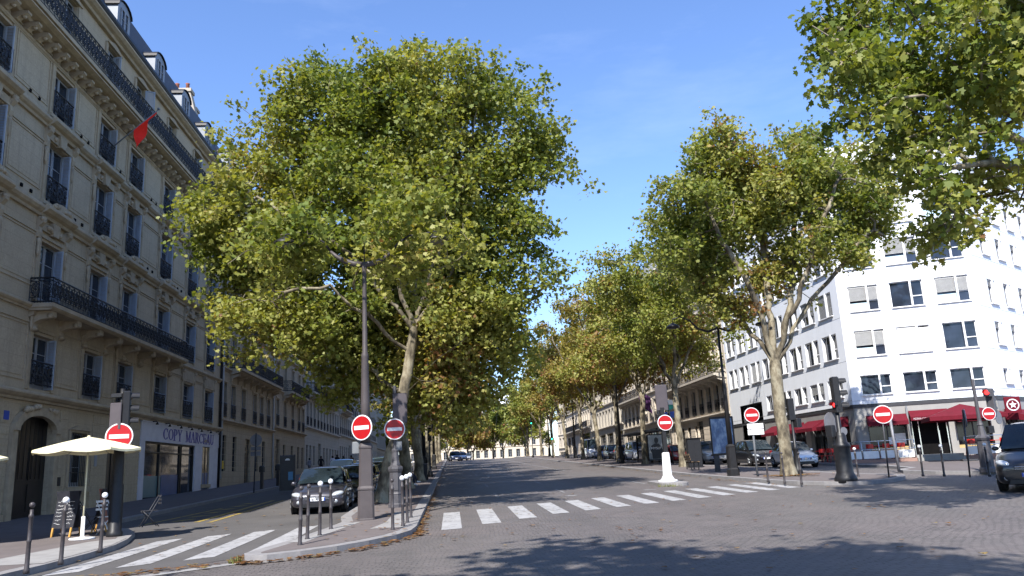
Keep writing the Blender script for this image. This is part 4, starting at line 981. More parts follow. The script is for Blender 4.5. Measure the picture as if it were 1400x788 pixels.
# ================================================================== generic stone apartment houses
def house(name,label,x,y,rz,L,levels,bays,zg,stone,trim,top,win_w=1.15,rails=True,balc=None,roof='zinc',depth=11,shop=None,group=None,seed=1,lite=True,door=None,dorm=True,cat='building',base=-1.0,downpipe=False,gh=None):
    """levels: list of (sill,head); balc: list of (x0,x1,z,d)"""
    th=building(name,label,cat,x,y,rz,group); rr=random.Random(seed); holes=[]
    for (za,zb) in levels:
        for b in bays: holes.append((b-win_w/2,b+win_w/2,za,zb))
    gh=gh if gh is not None else [(b-.55,b+.55,zg+1.0,zg+3.2) for b in bays if not door or abs(b-door)>1.2]
    dh=[(door-.95,door+.95,base,zg+3.6)] if door else []
    shh=[(a,b_,zg+.1,zg+3.3) for a,b_ in (shop or [])]
    if shop: gh=[]
    wl=MB(); wall_grid(wl,0,L,base,top,holes+gh+dh+shh,0,0,.28)
    wl.quad((0,0,base),(0,0,top),(0,depth,top),(0,depth,base)); wl.quad((L,0,base),(L,depth,base),(L,depth,top),(L,0,top)); wl.quad((0,depth,base),(0,depth,top),(L,depth,top),(L,depth,base)); wl.quad((0,.4,base),(0,.4,top),(L,.4,top),(L,.4,base))
    wl.build('wall',MT[stone],th,fixn=False)
    tr=MB(); 
    for k,(za,zb) in enumerate(levels):
        profile_x(tr,cornice_prof(za-.42,.24,.2 if k else .32),-.01,L)
        for b in bays:
            for sg in(-1,1): tr.box(b+sg*(win_w/2+.09)-.09,b+sg*(win_w/2+.09)+.09,-.05,.01,za-.1,zb+.08)
            tr.box(b-win_w/2-.2,b+win_w/2+.2,-.09,.01,zb+.08,zb+.24)
    profile_x(tr,cornice_prof(top-.35,.4,.5),-.02,L+.02)
    z=zg+.5
    while z<levels[0][0]-.7:
        tr.box(.0,L,-.012,.0,z,z+.02); z+=.45
    tr.build('stone_moulding',MT[trim],th)
    for k,(za,zb) in enumerate(levels):
        for b in bays:
            onb=any(q[0]<b<q[1] and abs(q[2]-za)<.6 for q in (balc or []))
            add_window(th,b,za,win_w,zb-za,.22,rail=.95 if rails and not onb else None,lite=True)
    for h in gh+shh:
        g=MB(); g.quad((h[0],.2,h[2]),(h[1],.2,h[2]),(h[1],.2,h[3]),(h[0],.2,h[3])); 
        for q in range(max(2,int((h[1]-h[0])/1.2))+1):
            u=h[0]+(h[1]-h[0])*q/max(2,int((h[1]-h[0])/1.2)); g.box(u-.03,u+.03,.14,.195,h[2],h[3],1)
        g.build('ground_floor_window' if not shop else 'shop_window',[MT['glass'],MT['greydark']],th)
    if door:
        d=MB(); d.box(door-.95,door+.95,.2,.26,base,zg+3.6); d.box(door-.03,door+.03,.16,.2,base,zg+3.0); d.box(door-.95,door+.95,.15,.2,zg+2.6,zg+2.7); d.build('street_door',MT['doorwood'],th)
    for (a,c,z,d) in (balc or []):
        bal=MB(); bal.box(a,c,-d,0,z-.18,z); profile_x(bal,cornice_prof(z-.42,.24,d*.8),a,c); bo=bal.build('balcony',MT[trim],th)
        rl=MB(); rail_into(rl,c-a,1.0,a,-d+.05,.36,False); rail_into(rl,d-.06,1.0,a,-d+.05,.4,False,'y'); rail_into(rl,d-.06,1.0,c,-d+.05,.4,False,'y'); rl.build('railing',MT['iron'],bo,(0,0,z),fixn=False)
        k=MB(); n=max(2,int((c-a)/1.9)); k.prism([(0,-.95),(-.12,-.9),(-.16,-.7),(-d*.7,-.5),(-d*.75,-.42),(0,-.42)],-.13,.13,'x'); k=k.mesh('console',MT[trim])
        for i in range(n+1): link('console',k,bo,(a+.25+(c-a-.5)*i/n,0,z))
    rf=MB(); rf.prism([(.05,top),(-.35,top+.02),(-.35,top+.12),(.3,top+.3),(1.3,top+2.7),(3,top+3.5),(depth-3,top+3.5),(depth-1.2,top+2.7),(depth,top)],0,L,'x'); ro=rf.build('roof',MT[roof],th)
    if dorm:
        for b in bays[::max(1,len(bays)//6)]: dormer(th,b,top+.2,.1,1.25,1.75,'zinc_pale',1.6)
    ch=MB(); ch.box(-.35,.35,2.5,6.5,top+1.0,top+4.9); ch.box(-.42,.42,2.4,6.6,top+4.9,top+5.1); ch=ch.mesh('chimney',MT['plaster']); pt=MB()
    pt.lathe([(.14,0),(.11,.5),(.14,.54)],6); pt=pt.mesh('chimney_pot',MT['terracotta'])
    for u in (.35,L-.35):
        c_=link('chimney',ch,th,(u,0,0))
        for k in range(5): link('chimney_pot',pt,c_,(0,2.9+.75*k,top+5.1))
    if downpipe:
        d=MB(); d.tube([(L-.15,-.1,zg-.3),(L-.15,-.1,top-.3)],.08,6); d.build('downpipe',MT['zinc_pale'],th)
    return th
GL='apartment buildings on the shaded left side'
def lvl(z,hs): 
    out=[]
    for h,w in hs: out.append((z+.15,z+.15+w)); z+=h
    return out
# left row (x=-16, going away)
house('apartment_building','second shaded stone house with long iron balcony and dark blue street door',-16,57.25,R_(90),16.95,lvl(6.0,[(3.7,2.4),(3.5,2.4),(3.5,2.4),(3.5,2.3),(3.4,2.2)]),[1.0,3.4,6.4,10.0,12.4,15.0],1.25,'stone2','trim',24.3,1.2,True,[(2.4,16.7,9.75,.95),(0,16.9,20.2,.85)],'slate',12,None,GL,21,door=8.2,downpipe=True,gh=[(b-.55,b+.55,2.4,4.9) for b in (1.4,4.2,11.2,13.6)])
house('apartment_building','narrow shaded stone house with a solid black balcony on the third floor',-16,74.25,R_(90),16.0,lvl(6.4,[(3.5,2.4),(3.4,2.3),(3.3,2.3),(3.2,2.2),(3.0,1.9)]),[1.8,5.2,9.0,12.4,14.8],1.7,'stone2','trim',23.2,1.15,True,[(4.0,13.5,9.9,.95),(0,16,19.8,.8)],'zinc',12,None,GL,22,door=2.2)
house('apartment_building','paler shaded stone house with carved consoles under a cornered balcony',-16,90.3,R_(90),27,lvl(7.3,[(3.8,2.7),(3.6,2.5),(3.5,2.4),(3.3,2.2),(3.1,2.0)]),[1.5,3.7,6.2,8.8,11.2,13.6,16.2,18.8,21.2,23.6,25.8],2.1,'stone3','trim2',24.6,1.15,True,[(.4,22,11.1,1.0),(0,27,20.9,.85)],'zinc',12,None,GL,23,door=10.0)
house('apartment_building','shaded pale stone house with a short balcony past the middle of the street',-16,117.4,R_(90),25,lvl(7.6,[(3.6,2.5),(3.5,2.4),(3.4,2.3),(3.2,2.2),(3.0,2.0)]),[1.6+2.3*k for k in range(10)],2.8,'stone3','trim2',24.6,1.1,True,[(0,9,11.2,1.0),(0,25,21,.85)],'zinc',12,None,GL,24,door=12.5)
house('apartment_building','last shaded stone house on the left before the crest',-16,142.5,R_(90),34,lvl(8.4,[(3.6,2.5),(3.4,2.4),(3.4,2.3),(3.2,2.2),(3.0,2.0)]),[1.6+2.4*k for k in range(13)],3.5,'stone3','trim2',25.3,1.1,True,[(0,34,21.6,.85)],'zinc',12,None,GL,25,door=12.5)
house('apartment_building','sunlit house far down the left side beyond the crest',-16.5,178,R_(90),45,lvl(7.6,[(3.6,2.5),(3.4,2.4),(3.4,2.3),(3.2,2.2),(3.0,2.0)]),[1.6+2.6*k for k in range(17)],3.5,'stone3','trim2',25.3,1.1,False,[(0,45,21.6,.85)],'zinc',12,None,GL,26)
# ================================================================== white office block on the right
OF=building('office_building','white office block with chamfered front, grey blinds and a red awning cafe below','building',24,46.37,0)
def office():
    dv=Vector((.9135,-.4068,0)); c1=Vector((24,46.37,0)); c2=c1+dv*7.56; rv=Vector((.811,.585,0))
    faces=[('left',Vector((24,67.5,0)),Vector((0,-1,0)),21.13),('front',c1,dv,7.56),('right',c2,rv,26.0)]
    T0=4.36
    for nm,o,u,Ln in faces:
        ang=math.atan2(u.y,u.x); loc=o-Vector((24,46.37,0)); top=20.3 if nm!='right' else 18.6
        if nm=='left':
            rows=[(4.92,6.05),(7.3,8.85),(9.98,11.5),(12.7,14.2),(15.3,16.8),(18.0,19.3)]; cs=[]; 
            y=48.25
            while y<67: cs.append(67.5-y); y+=2.53
            holes=[(c-.98,c+.98,a,b,c) for a,b in rows for c in cs]
            holes=[h for h in holes if not(h[4]<7.2 and h[2]<6)]
        elif nm=='front':
            rows=[(4.88,6.05),(7.2,8.75),(9.95,11.5),(12.6,14.2),(15.2,16.8),(17.8,19.3)]; holes=[(a,b,z0,z1,(a+b)/2) for z0,z1 in rows for a,b in ((.6,2.28),(2.94,4.74),(5.42,7.18))]
        else:
            rows=[(5.1,6.0),(7.4,8.8),(9.9,11.4),(12.95,14.3),(15.3,16.7)]; cs=[2.45+2.6*k for k in range(9)]; holes=[(c-.62,c+.62,a,b,c) for a,b in rows for c in cs]
        wl=MB(); gfh=[]
        if nm=='left': gfh=[(2.4,7.1,.2,5.75)]; 
        wall_grid(wl,0,Ln,T0,top,[h[:4] for h in holes]+[(a,b,T0,d) for a,b,c,d in gfh],0,0,.22)
        wo=wl.build('wall',MT['office'],OF,loc,ang,fixn=False)
        bd=MB(); bd.box(-.02 if nm!='right' else 0,Ln,.02,.3,T0-.22,T0-.002); bd.build('dark_band',MT['greydark'],OF,loc,ang)  # thin dark grey band between the ground storey and the white wall
        pr=MB(); pr.box(0,Ln,-.06,.3,top-.02,top+.35); pr.build('parapet',MT['office'],OF,loc,ang)
        rr=random.Random(len(nm))
        cache={}
        for (a,b,z0,z1,c) in holes:
            w=b-a; h=z1-z0; var=0 if (nm=='front' and z0<5) else rr.choice([0,1,2,2,3,3,4]) if nm=='front' else rr.choice([0,0,3,0,2]) if nm=='left' else rr.choice([1,1,0])
            key=(round(w,2),round(h,2),var)
            if key not in cache:
                f=MB(); s1=w*.60; s2=w*.66
                f.box(0,.05,-.05,.05,0,h); f.box(w-.05,w,-.05,.05,0,h); f.box(.05,w-.05,-.05,.05,h-.05,h); f.box(.05,w-.05,-.05,.05,0,.05); f.box(s1,s2,-.22,.05,0,h) ; f.box(s2,w-.05,-.04,.04,h*.38,h*.38+.05); f.box(-.02,w+.02,-.26,.0,-.05,0)
                gl=MB(); gl.quad((.05,.01,.05),(w-.05,.01,.05),(w-.05,.01,h-.05),(.05,.01,h-.05),0)
                parts=[('glass',gl)]
                pb=MB()
                if var in(1,2,3) : pb.box(.05,s1,-.035,-.006,.05,.05+h*.30 if nm=='front' else .1)
                bl=MB(); lo={0:.98,1:.72,2:.0,3:.42,4:.97}[var]
                if var in (2,3,1):
                    zz=h-.06; lo_=max(.06,h*lo)
                    bl.box(.05,s1,-.10,-.06,zz-.06,zz)
                    z=lo_
                    while z<zz-.07: bl.add([(.05,-.10,z),(s1,-.10,z),(s1,-.06,z+.062),(.05,-.06,z+.062)],[(0,1,2,3)]); bl.add([(s2,-.10,z),(w-.05,-.10,z),(w-.05,-.06,z+.062),(s2,-.06,z+.062)],[(0,1,2,3)]); z+=.062
                cache[key]=(f.mesh('office_window_frame',MT['white']),gl.mesh('office_pane',MT['glass_blue'],False),pb.mesh('blue_panel',MT['bluepanel']) if pb.v else None,bl.mesh('office_blind',MT['blind'] if (var!=2 or rr.random()<.6) else MT['blindwhite'],False) if bl.v else None)
            fm,gm,pm,bm_=cache[key]; p=loc+Vector((u.x*a,u.y*a,z0))+Vector((-u.y,u.x,0))*.16
            o_=link('window',fm,OF,p,(0,0,ang)); link('pane',gm,o_)
            if pm: link('blue_panel',pm,o_)
            if bm_: link('blind',bm_,o_)
        # joints between panels
        jt=MB()
        for z0,_ in rows: jt.box(0,Ln,-.004,.0,z0-.32,z0-.305)
        jt.build('panel_joint',MT['signback'],OF,loc,ang)
        # ground storey
        gs=MB(); 
        if nm=='front':
            wall_grid(gs,0,Ln,-.5,T0-.22,[(.66,2.72,1.55,3.62),(2.95,4.92,.3,3.72),(5.3,7.05,1.55,3.5)],.06,0,.35)
        elif nm=='left':
            wall_grid(gs,0,Ln,-.5,T0-.22,[(2.4,7.1,-.5,T0-.22)]+[(8.6+3.1*k,10.9+3.1*k,1.2,3.7) for k in range(4)],.06,0,.35)
        else:
            wall_grid(gs,0,Ln,-.5,T0-.22,[(.9+3.6*k,3.7+3.6*k,1.3,3.5) for k in range(7)],.06,0,.35)
        gs.build('ground_storey',MT['office_stone'],OF,loc,ang,fixn=False)
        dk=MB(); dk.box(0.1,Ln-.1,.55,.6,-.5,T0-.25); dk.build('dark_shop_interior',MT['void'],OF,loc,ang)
        if nm!='front' or True:
            g=MB()
            lst=[(.66,2.72,1.55,3.62),(5.3,7.05,1.55,3.5)] if nm=='front' else [(8.6+3.1*k,10.9+3.1*k,1.2,3.7) for k in range(4)] if nm=='left' else [(.9+3.6*k,3.7+3.6*k,1.3,3.5) for k in range(7)]
            for a,b,c,d in lst:
                g=MB(); g.box(a,b,.36,.39,c,d); g.build('shop_window',MT['shopglass'],OF,loc,ang); f=MB()
                for x in (a,(a+b)/2-.03,b-.06): f.box(x,x+.06,.30,.36,c,d)
                f.box(a,b,.30,.36,c,c+.06); f.build('shop_window_frame',MT['greydark'],OF,loc,ang)
        if nm=='left':
            ar=MB(); ar.box(2.4,7.1,2.4,2.5,-.5,5.75); ar.quad((2.4,.0,-.5),(2.4,2.4,-.5),(2.4,2.4,5.75),(2.4,0,5.75)); ar.quad((7.1,.0,-.5),(7.1,2.4,-.5),(7.1,2.4,5.75),(7.1,0,5.75)); ar.quad((2.4,0,5.75),(7.1,0,5.75),(7.1,2.4,5.75),(2.4,2.4,5.75)); ar.build('entrance_recess',MT['greydark'],OF,loc,ang,fixn=False)
        # awnings
        def awning(a,b,z,out,drop,name='awning'):
            m=MB(); m.add([(a,.0,z),(b,.0,z),(b,-out,z-drop),(a,-out,z-drop),(a,-out,z-drop-.22),(b,-out,z-drop-.22)],[(0,1,2,3),(3,2,5,4)]); m.add([(a,.0,z),(a,-out,z-drop),(a,-out,z-drop-.22),(a,0,z-drop-.1)],[(0,1,2,3)]); m.add([(b,.0,z),(b,-out,z-drop),(b,-out,z-drop-.22),(b,0,z-drop-.1)],[(0,1,2,3)])
            return m.build(name,MT['red_fabric'],OF,loc,ang,fixn=False)
        if nm=='front':
            a1=awning(.62,2.78,3.66,.8,.42); a2=awning(2.92,4.95,3.8,.7,.38); a3=awning(5.25,7.1,3.66,.9,.45)
            w=text_mesh('PIZZERIA, CAFFETERIA & RISTORANTE',1.72,.11); link('awning_lettering',w,a2,(3.93,-.703,3.25),(R_(90),0,0))
            w=text_mesh('\u2605 VILLA ROMANA',1.75,.22); link('window_lettering',w,OF,loc+Vector((dv.x*1.68+dv.y*(.29)*-1*-1,dv.y*1.68-dv.x*(-.29)*1,3.0))*1+Vector((0,0,0)),(R_(90),0,ang))
            # door recess, steps, glass door
            d=MB(); d.box(2.97,4.9,.9,.95,.3,3.72); d.build('cafe_doorway',MT['void'],OF,loc,ang); d=MB()
            for x in (3.0,3.35,4.35,4.82): d.box(x,x+.05,.25,.31,1.0,3.6)
            d.box(4.38,4.42,.2,.26,1.3,2.6); d.build('door_frame',MT['chrome'],OF,loc,ang)
            
            for q in ((.7,2.7,.29,.295,1.58,1.80),(5.32,7.03,.29,.295,1.52,1.74)): yl=MB(); yl.box(*q); yl.build('bar_counter',MT['palewood'],OF,loc,ang)
            mn=MB(); mn.box(2.05,2.62,.24,.29,1.95,2.55); mn.box(1.7,1.95,.24,.29,1.95,2.35); mn.build('menu_board',MT['white'],OF,loc,ang)
            dp=MB(); dp.tube([(2.84,-.06,.6),(2.84,-.06,4.1)],.05,6); dp.build('downpipe',MT['greymid'],OF,loc,ang)
        if nm=='left':
            for k in range(4): awning(8.5+3.1*k,11.0+3.1*k,3.75,.9,.5)
        if nm=='right': awning(.8,5,3.6,1.2,.5); awning(5.2,12,3.6,1.2,.5)
    # floor slab / roof of the block
    poly=[(0,21.13),(0,0),(c2.x-24,c2.y-46.37)]; e=c2+rv*26
    r=MB(); r.prism([(0.2,21.13),(.2,0.1),(6.9,-2.9),(9.0,-1.6),(14,21.13)],19.8,19.9,'z'); r.prism([(6.9,-2.8),(e.x-24,e.y-46.37),(e.x-24-7,e.y-46.37+10),(3,12)],18.2,18.3,'z'); r.build('roof',MT['zinc'],OF)
    sw=MB(); p=(c2+rv*9.3)-Vector((24,46.37,0)); n=Vector((-rv.y,rv.x,0)); q=p+n*14
    sw.quad((p.x-rv.x*9.3,p.y-rv.y*9.3,18.3),(p.x,p.y,18.3),(p.x,p.y,20.3),(p.x-rv.x*9.3,p.y-rv.y*9.3,20.3)); sw.quad((p.x,p.y,18.3),(q.x,q.y,18.3),(q.x,q.y,20.3),(p.x,p.y,20.3)); sw.build('upper_wall',MT['office'],OF,fixn=False)
    return c1,c2,dv,rv
def text_mesh(s,width,h):
    cu=bpy.data.curves.new('lettering','FONT'); cu.body=s; cu.align_x='CENTER'; cu.extrude=.004; o=bpy.data.objects.new('tmp',cu); COL.objects.link(o)
    dg=bpy.context.evaluated_depsgraph_get(); me=bpy.data.meshes.new_from_object(o.evaluated_get(dg)); bpy.data.objects.remove(o)
    co=np.zeros(len(me.vertices)*3); me.vertices.foreach_get('co',co); co=co.reshape(-1,3)
    wd=co[:,0].max()-co[:,0].min(); hh=co[:,1].max()-co[:,1].min(); co[:,0]*=width/wd; co[:,1]*=h/hh; co[:,0]-=(co[:,0].max()+co[:,0].min())/2
    me.vertices.foreach_set('co',co.reshape(-1)); me.materials.clear(); me.materials.append(MT['signwhite']); me.update(); return me
c1,c2,dv,rv=office()
# ================================================================== right row of stone houses (x=24, facade looks to -x)
GR='sunlit stone houses on the right side'
house('apartment_building','stone house with rounded balcony and shutters next to the white office block',24,86.2,R_(-90),18.6,lvl(5.6,[(3.6,2.4),(3.6,2.5),(3.5,2.4),(3.4,2.3),(3.2,2.0)]),[1.5,3.8,6.1,8.6,11.0,13.4,15.6,17.4],1.6,'stone4','trim2',22.8,1.15,True,[(.3,18.5,8.9,1.1),(0,18.6,19.4,.9)],'slate',12,None,GR,31,door=9.8)
house('apartment_building','pale stone house hung with a purple flag behind the bus shelter',24,110.5,R_(-90),24.1,lvl(6.2,[(3.6,2.4),(3.5,2.4),(3.4,2.3),(3.3,2.3),(3.1,2.0)]),[1.6+2.35*k for k in range(10)],2.2,'stone4','trim2',23,1.15,True,[(0,14,9.6,.9),(0,24,19.6,.9)],'zinc',12,[(1,5),(6,10),(14,18),(19,23)],GR,32)
house('apartment_building','cream house with plain rendered front and grey shop band',24,136.7,R_(-90),26,lvl(7.2,[(3.4,2.2),(3.2,2.0),(3.2,2.0),(3.2,2.0),(3.0,1.9)]),[1.7+2.5*k for k in range(10)],2.9,'stone3','trim2',23.2,1.1,False,None,'zinc',12,[(1,6),(7,12),(13,18),(19,25)],GR,33)
house('apartment_building','warm stone corner house with iron balcony at first floor, near the crest',24,166.8,R_(-90),30,lvl(8.2,[(3.6,2.5),(3.5,2.4),(3.4,2.3),(3.3,2.2),(3.0,2.0)]),[1.7+2.4*k for k in range(12)],3.9,'stone4','trim2',25,1.15,True,[(0,30,8.1,.8)],'zinc',12,[(1,5),(6,10),(20,28)],GR,34)
house('apartment_building','bright pale house beyond the crest at the far end of the avenue',30,226,R_(-78),44,lvl(6.6,[(3.6,2.4),(3.5,2.4),(3.4,2.3),(3.3,2.2),(3.0,2.0)]),[1.7+2.6*k for k in range(16)],2.2,'stone4','trim2',25,1.15,False,[(0,44,22,.8)],'zinc_pale',14,[(1,9),(11,19),(22,30),(33,42)],GR,35)
house('apartment_building','far pale house facing down the avenue where it bends away',-14,262,R_(0),46,lvl(5.2,[(3.6,2.4),(3.5,2.4),(3.4,2.3),(3.3,2.2),(3.0,2.0)]),[1.7+2.6*k for k in range(17)],1.4,'stone4','trim2',22.5,1.2,False,[(0,46,19,.8)],'zinc_pale',14,[(1,9),(11,19),(22,30),(33,44)],GR,36,base=-4)
# ------------------------------------------------------------------ street furniture
def P(px,py,dz=0.0):
    """where the sight line of a photo pixel meets the ground (layout helper)"""
    v=_R@Vector(((px-700)/1089,-(py-394)/1089,1)); y=5.0
    while y<200:
        if EYE+v.z/v.y*y<G(y)+dz: break
        y+=.05
    return (v.x/v.y*y,y,G(y)+dz)
def gz(x,y,k=KERB): return (x,y,G(y)+k)
_sign={}
def sign_meshes(d):
    if d not in _sign:
        r=d/2; m=MB(); 
        def disc(r0,r1,y0,y1,mi,n=32):
            vs=[(r0*math.cos(6.2832*k/n),y0,r0*math.sin(6.2832*k/n)) for k in range(n)]+[(r1*math.cos(6.2832*k/n),y1,r1*math.sin(6.2832*k/n)) for k in range(n)]
            m.add(vs,[tuple(range(n)),tuple(reversed(range(n,2*n)))]+[(k,n+k,n+(k+1)%n,(k+1)%n) for k in range(n)],mi)
        disc(r,r,-.008,.016,2); disc(r*.985,r,-.014,-.0085,0); disc(r*.90,r*.90,-.018,-.0145,1)
        face=m.mesh('no_entry_disc',[MT['signwhite'],MT['signred'],MT['signback']])
        b=MB(); b.box(-r*.70,r*.70,-.024,-.0185,-r*.155,r*.155); _sign[d]=(face,b.mesh('white_bar',MT['signwhite']))
    return _sign[d]
def no_entry(th,loc,d=.66,rz=0,faded=False):
    f,b=sign_meshes(d); o=link('no_entry_sign',f,th,loc,(0,0,rz)); link('white_bar',b,o); return o
def potelet(x,y,z,white,label,h=1.1,ref={}):
    k=(white,h)
    if k not in ref:
        mb=MB(); mb.lathe([(.052,-.05),(.052,.02),(.040,.05),(.036,h*.42),(.042,h*.43),(.042,h*.46),(.036,h*.47),(.033,h*.80),(.044,h*.81),(.044,h*.845),(.03,h*.86),(.03,h*.93)],12)
        hd=MB(); hd.ball((0,0,h),.062 if white else .05,0,12)
        ref[k]=(mb.mesh('post',MT['bollard']),hd.mesh('ball_head',MT['white'] if white else MT['bollard']))
    th=thing('bollard',label,'bollard',(x,y,z),0,'slim bollards along the kerbs'); th.rotation_euler=(R_(RNG.normal(0,.7)),R_(RNG.normal(0,.7)),0)
    link('post',ref[k][0],th); link('ball_head',ref[k][1],th); return th
for (px,py),w,lb in [((36,781),0,'plain dark bollard nearest the frame edge before the cream parasols'),((83,769),1,'white-topped bollard before the chalkboard'),((137,753),1,'white-topped bollard right of the white parasol foot'),
    ((410,746),0,'plain dark bollard at the tip of the planted median'),((420,738),0,'plain bollard second from the median tip, before the grey car'),((437,733),1,'white-topped bollard before the grey car number plate'),((452.5,724),1,'white-topped bollard before the right headlight of the grey car'),
    ((537,725),0,'plain bollard before the ornate grey signal base'),((551,720),1,'nearest white-topped bollard of the three beside the avenue crosswalk'),((557,715),1,'middle white-topped bollard of the three beside the avenue crosswalk'),((562,708),1,'furthest white-topped bollard of the three beside the avenue crosswalk')]:
    p=P(px,py,KERB); potelet(*p,w,lb,1.12 if not w else 1.14)
for (px,py),w,lb in [((1050,658),0,'dark bollard on the strip left of the mottled plane trunk'),((1073,660),0,'dark bollard before the mottled plane trunk'),((1096,661),0,'dark bollard just right of the mottled plane trunk'),((1174,652),1,'leaning bollard right of the thick black signal base'),((1262,650),1,'bollard on the cafe kerb left of the steps'),((1291,650),1,'pale-topped bollard on the cafe kerb before the steps'),((1353,650),1,'bollard on the cafe kerb beside the dark van')]:
    p=P(px,py,KERB); potelet(*p,w,lb,1.08)
def signal_head(th,loc,rz=0,lit=None,box='lampdark',n=3,h=.92,name='signal_head',back=None):
    """front of the head looks to local -y"""
    mb=MB(); mb.bbox(-.15,.15,-.09,.11,0,h,.03); 
    if back: mb.bbox(-.24,.24,.112,.13,-.05,h+.05,.02,1)
    o=mb.build(name,[MT[box],MT['panelback']],th,loc,rz)
    for k in range(n):
        z=h*(.84-.68*k/(max(1,n-1))) if n>1 else h*.5
        l=MB(); l.lathe([(.001,.03),(.06,.022),(.095,0),(.095,-.03)],14,M=Matrix.Rotation(R_(90),4,'X')); lm={'r':'lampred','g':'lampgreen'}.get(lit) if (lit=='r' and k==0) or (lit=='g' and k==n-1) else 'lensoff'
        l.build('lens',MT[lm],o,(0,-.095,z))
        v=MB(); n2=10
        pts=[(.115*math.cos(R_(a)),.115*math.sin(R_(a))) for a in range(-10,191,20)]
        vs=[(a,-.08,b) for a,b in pts]+[(a*.96,-.30,b*.96+.0) for a,b in pts]; m=len(pts)
        v.add(vs,[(i,i+1,m+i+1,m+i) for i in range(m-1)],0,True); v.build('visor',MT[box],o,(0,0,z),fixn=False)
    return o
# --- cream parasols on the left pavement
def parasol(x,y,z,label,R=1.62,h=2.42,group='cream parasols on the pavement',rz=0,cloth='cream',square=False,sides=8,drop=.31):
    th=thing('parasol',label,'parasol',(x,y,z),rz,group)
    p=MB(); p.tube([(0,0,.05),(0,0,h+.02)],.022,10); p.build('pole',mat('pole_paint',(.62,.58,.40),(.55,.52,.36),.5),th)
    b=MB(); b.lathe([(.29,0),(.30,.02),(.29,.045),(.08,.06),(.045,.07),(.045,.55),(.03,.56)],24); b.build('base',MT['white'],th)
    c=MB(); rings=[(0.02,h+.06)]+[(R*t,h+.05-drop*(t**1.25)) for t in (.25,.5,.75,1.0)]
    n=sides*4; vs=[];fs=[]
    for (r,zz) in rings:
        for k in range(n):
            a=2*math.pi*k/n; f=(k%4)/4; sag=math.cos(math.pi/sides)/math.cos((f-.5)*2*math.pi/sides) if r>.05 else 1
            if square: pass
            vs.append((r*sag*math.cos(a),r*sag*math.sin(a),zz-(.05*r/R)*math.sin(math.pi*f)))
    for i in range(len(rings)-1):
        for k in range(n): j=(k+1)%n; fs.append((i*n+k,i*n+j,(i+1)*n+j,(i+1)*n+k))
    c.add(vs,fs,0,False); 
    r=rings[-1][0]; vs=[];fs=[]
    for k in range(n):
        a=2*math.pi*k/n; f=(k%4)/4; sag=math.cos(math.pi/sides)/math.cos((f-.5)*2*math.pi/sides); q=(r*sag*math.cos(a),r*sag*math.sin(a)); zz=rings[-1][1]-.05*math.sin(math.pi*f)
        vs+= [(*q,zz),(q[0]*1.004,q[1]*1.004,zz-.05)]
    for k in range(n): j=(k+1)%n; fs.append((2*k,2*j,2*j+1,2*k+1))
    c.add(vs,fs,0); c.lathe([(.05,0),(.03,.05)],8,(0,0,h+.05)); 
    o=c.build('canopy',MT[cloth],th,fixn=False); md=o.modifiers.new('t','SOLIDIFY'); md.thickness=.006
    rb=MB()
    for k in range(sides):
        a=2*math.pi*k/sides; rb.tube([(.03*math.cos(a),.03*math.sin(a),h-.01),(R*.97*math.cos(a),R*.97*math.sin(a),h-drop-.0)],.008,4)
    rb.build('canopy_rib',MT['greymid'],th); return th
p=P(112,738,KERB)
parasol(*p,'open cream parasol on a round white foot behind the bollards',1.30,2.45)
parasol(p[0]-3.15,p[1]-.35,G(p[1]-.35)+KERB,'cream parasol mostly beyond the frame edge, only its pale tip showing',1.30,2.35,rz=R_(10))
# --- chalkboards
def aboard(x,y,rz,label,w=.72,h=1.18,front=True):
    th=thing('chalkboard_sign',label,'chalkboard',gz(x,y),rz); M=Matrix.Rotation(R_(-11),4,'X')
    b=MB(); b.box(-w/2,w/2,-.012,.012,.22,h); b.build('board',MT['chalk'],th,(0,-.16,0)).rotation_euler=(R_(-11),0,0)
    b2=MB(); b2.box(-w/2,w/2,-.012,.012,.22,h); b2.build('board',MT['chalk'] if front else MT['terracotta'],th,(0,.16+.04,0)).rotation_euler=(R_(11),0,0)
    lg=MB()
    for s in(-1,1): lg.box(s*w*.42-.025,s*w*.42+.025,-.017,.017,0,.24)
    for yy,a in ((-.16,-11),(.2,11)):
        for s in(-1,1):
            l=MB(); l.box(s*w*.42-.025,s*w*.42+.025,-.018,.018,0,.24); l.build('leg',MT['orangewood'],th,(0,yy,0)).rotation_euler=(R_(a),0,0)
    if front:
        t=MB(); rr=random.Random(3); t.box(-.01,.0,-.016,-.0125,.35,.95) 
        for i in range(9):
            z=1.08-i*.092
            for s in(-1,1):
                if i==0 and s==1: continue
                x=-.30 if s<0 else .06; xe=x+(.22 if i else .5)*rr.uniform(.7,1.1); 
                while x<xe:
                    dx=rr.uniform(.015,.045); zz=z+rr.uniform(-.012,.012); t.tube([(x,-.0145,zz),(x+dx*.5,-.0145,zz+rr.uniform(-.022,.03)),(x+dx,-.0145,zz)],.0045,3,0,False,False); x+=dx+.008
        t.build('chalk_lettering',MT['white'],th,(0,-.16,0)).rotation_euler=(R_(-11),0,0)
    return th
aboard(-10.15,22.6,R_(-22),'black chalkboard with white handwriting on orange wooden legs')
aboard(-9.7,23.6,R_(-75),'second folding board with a red-brown edge behind the parasol pole',front=False)
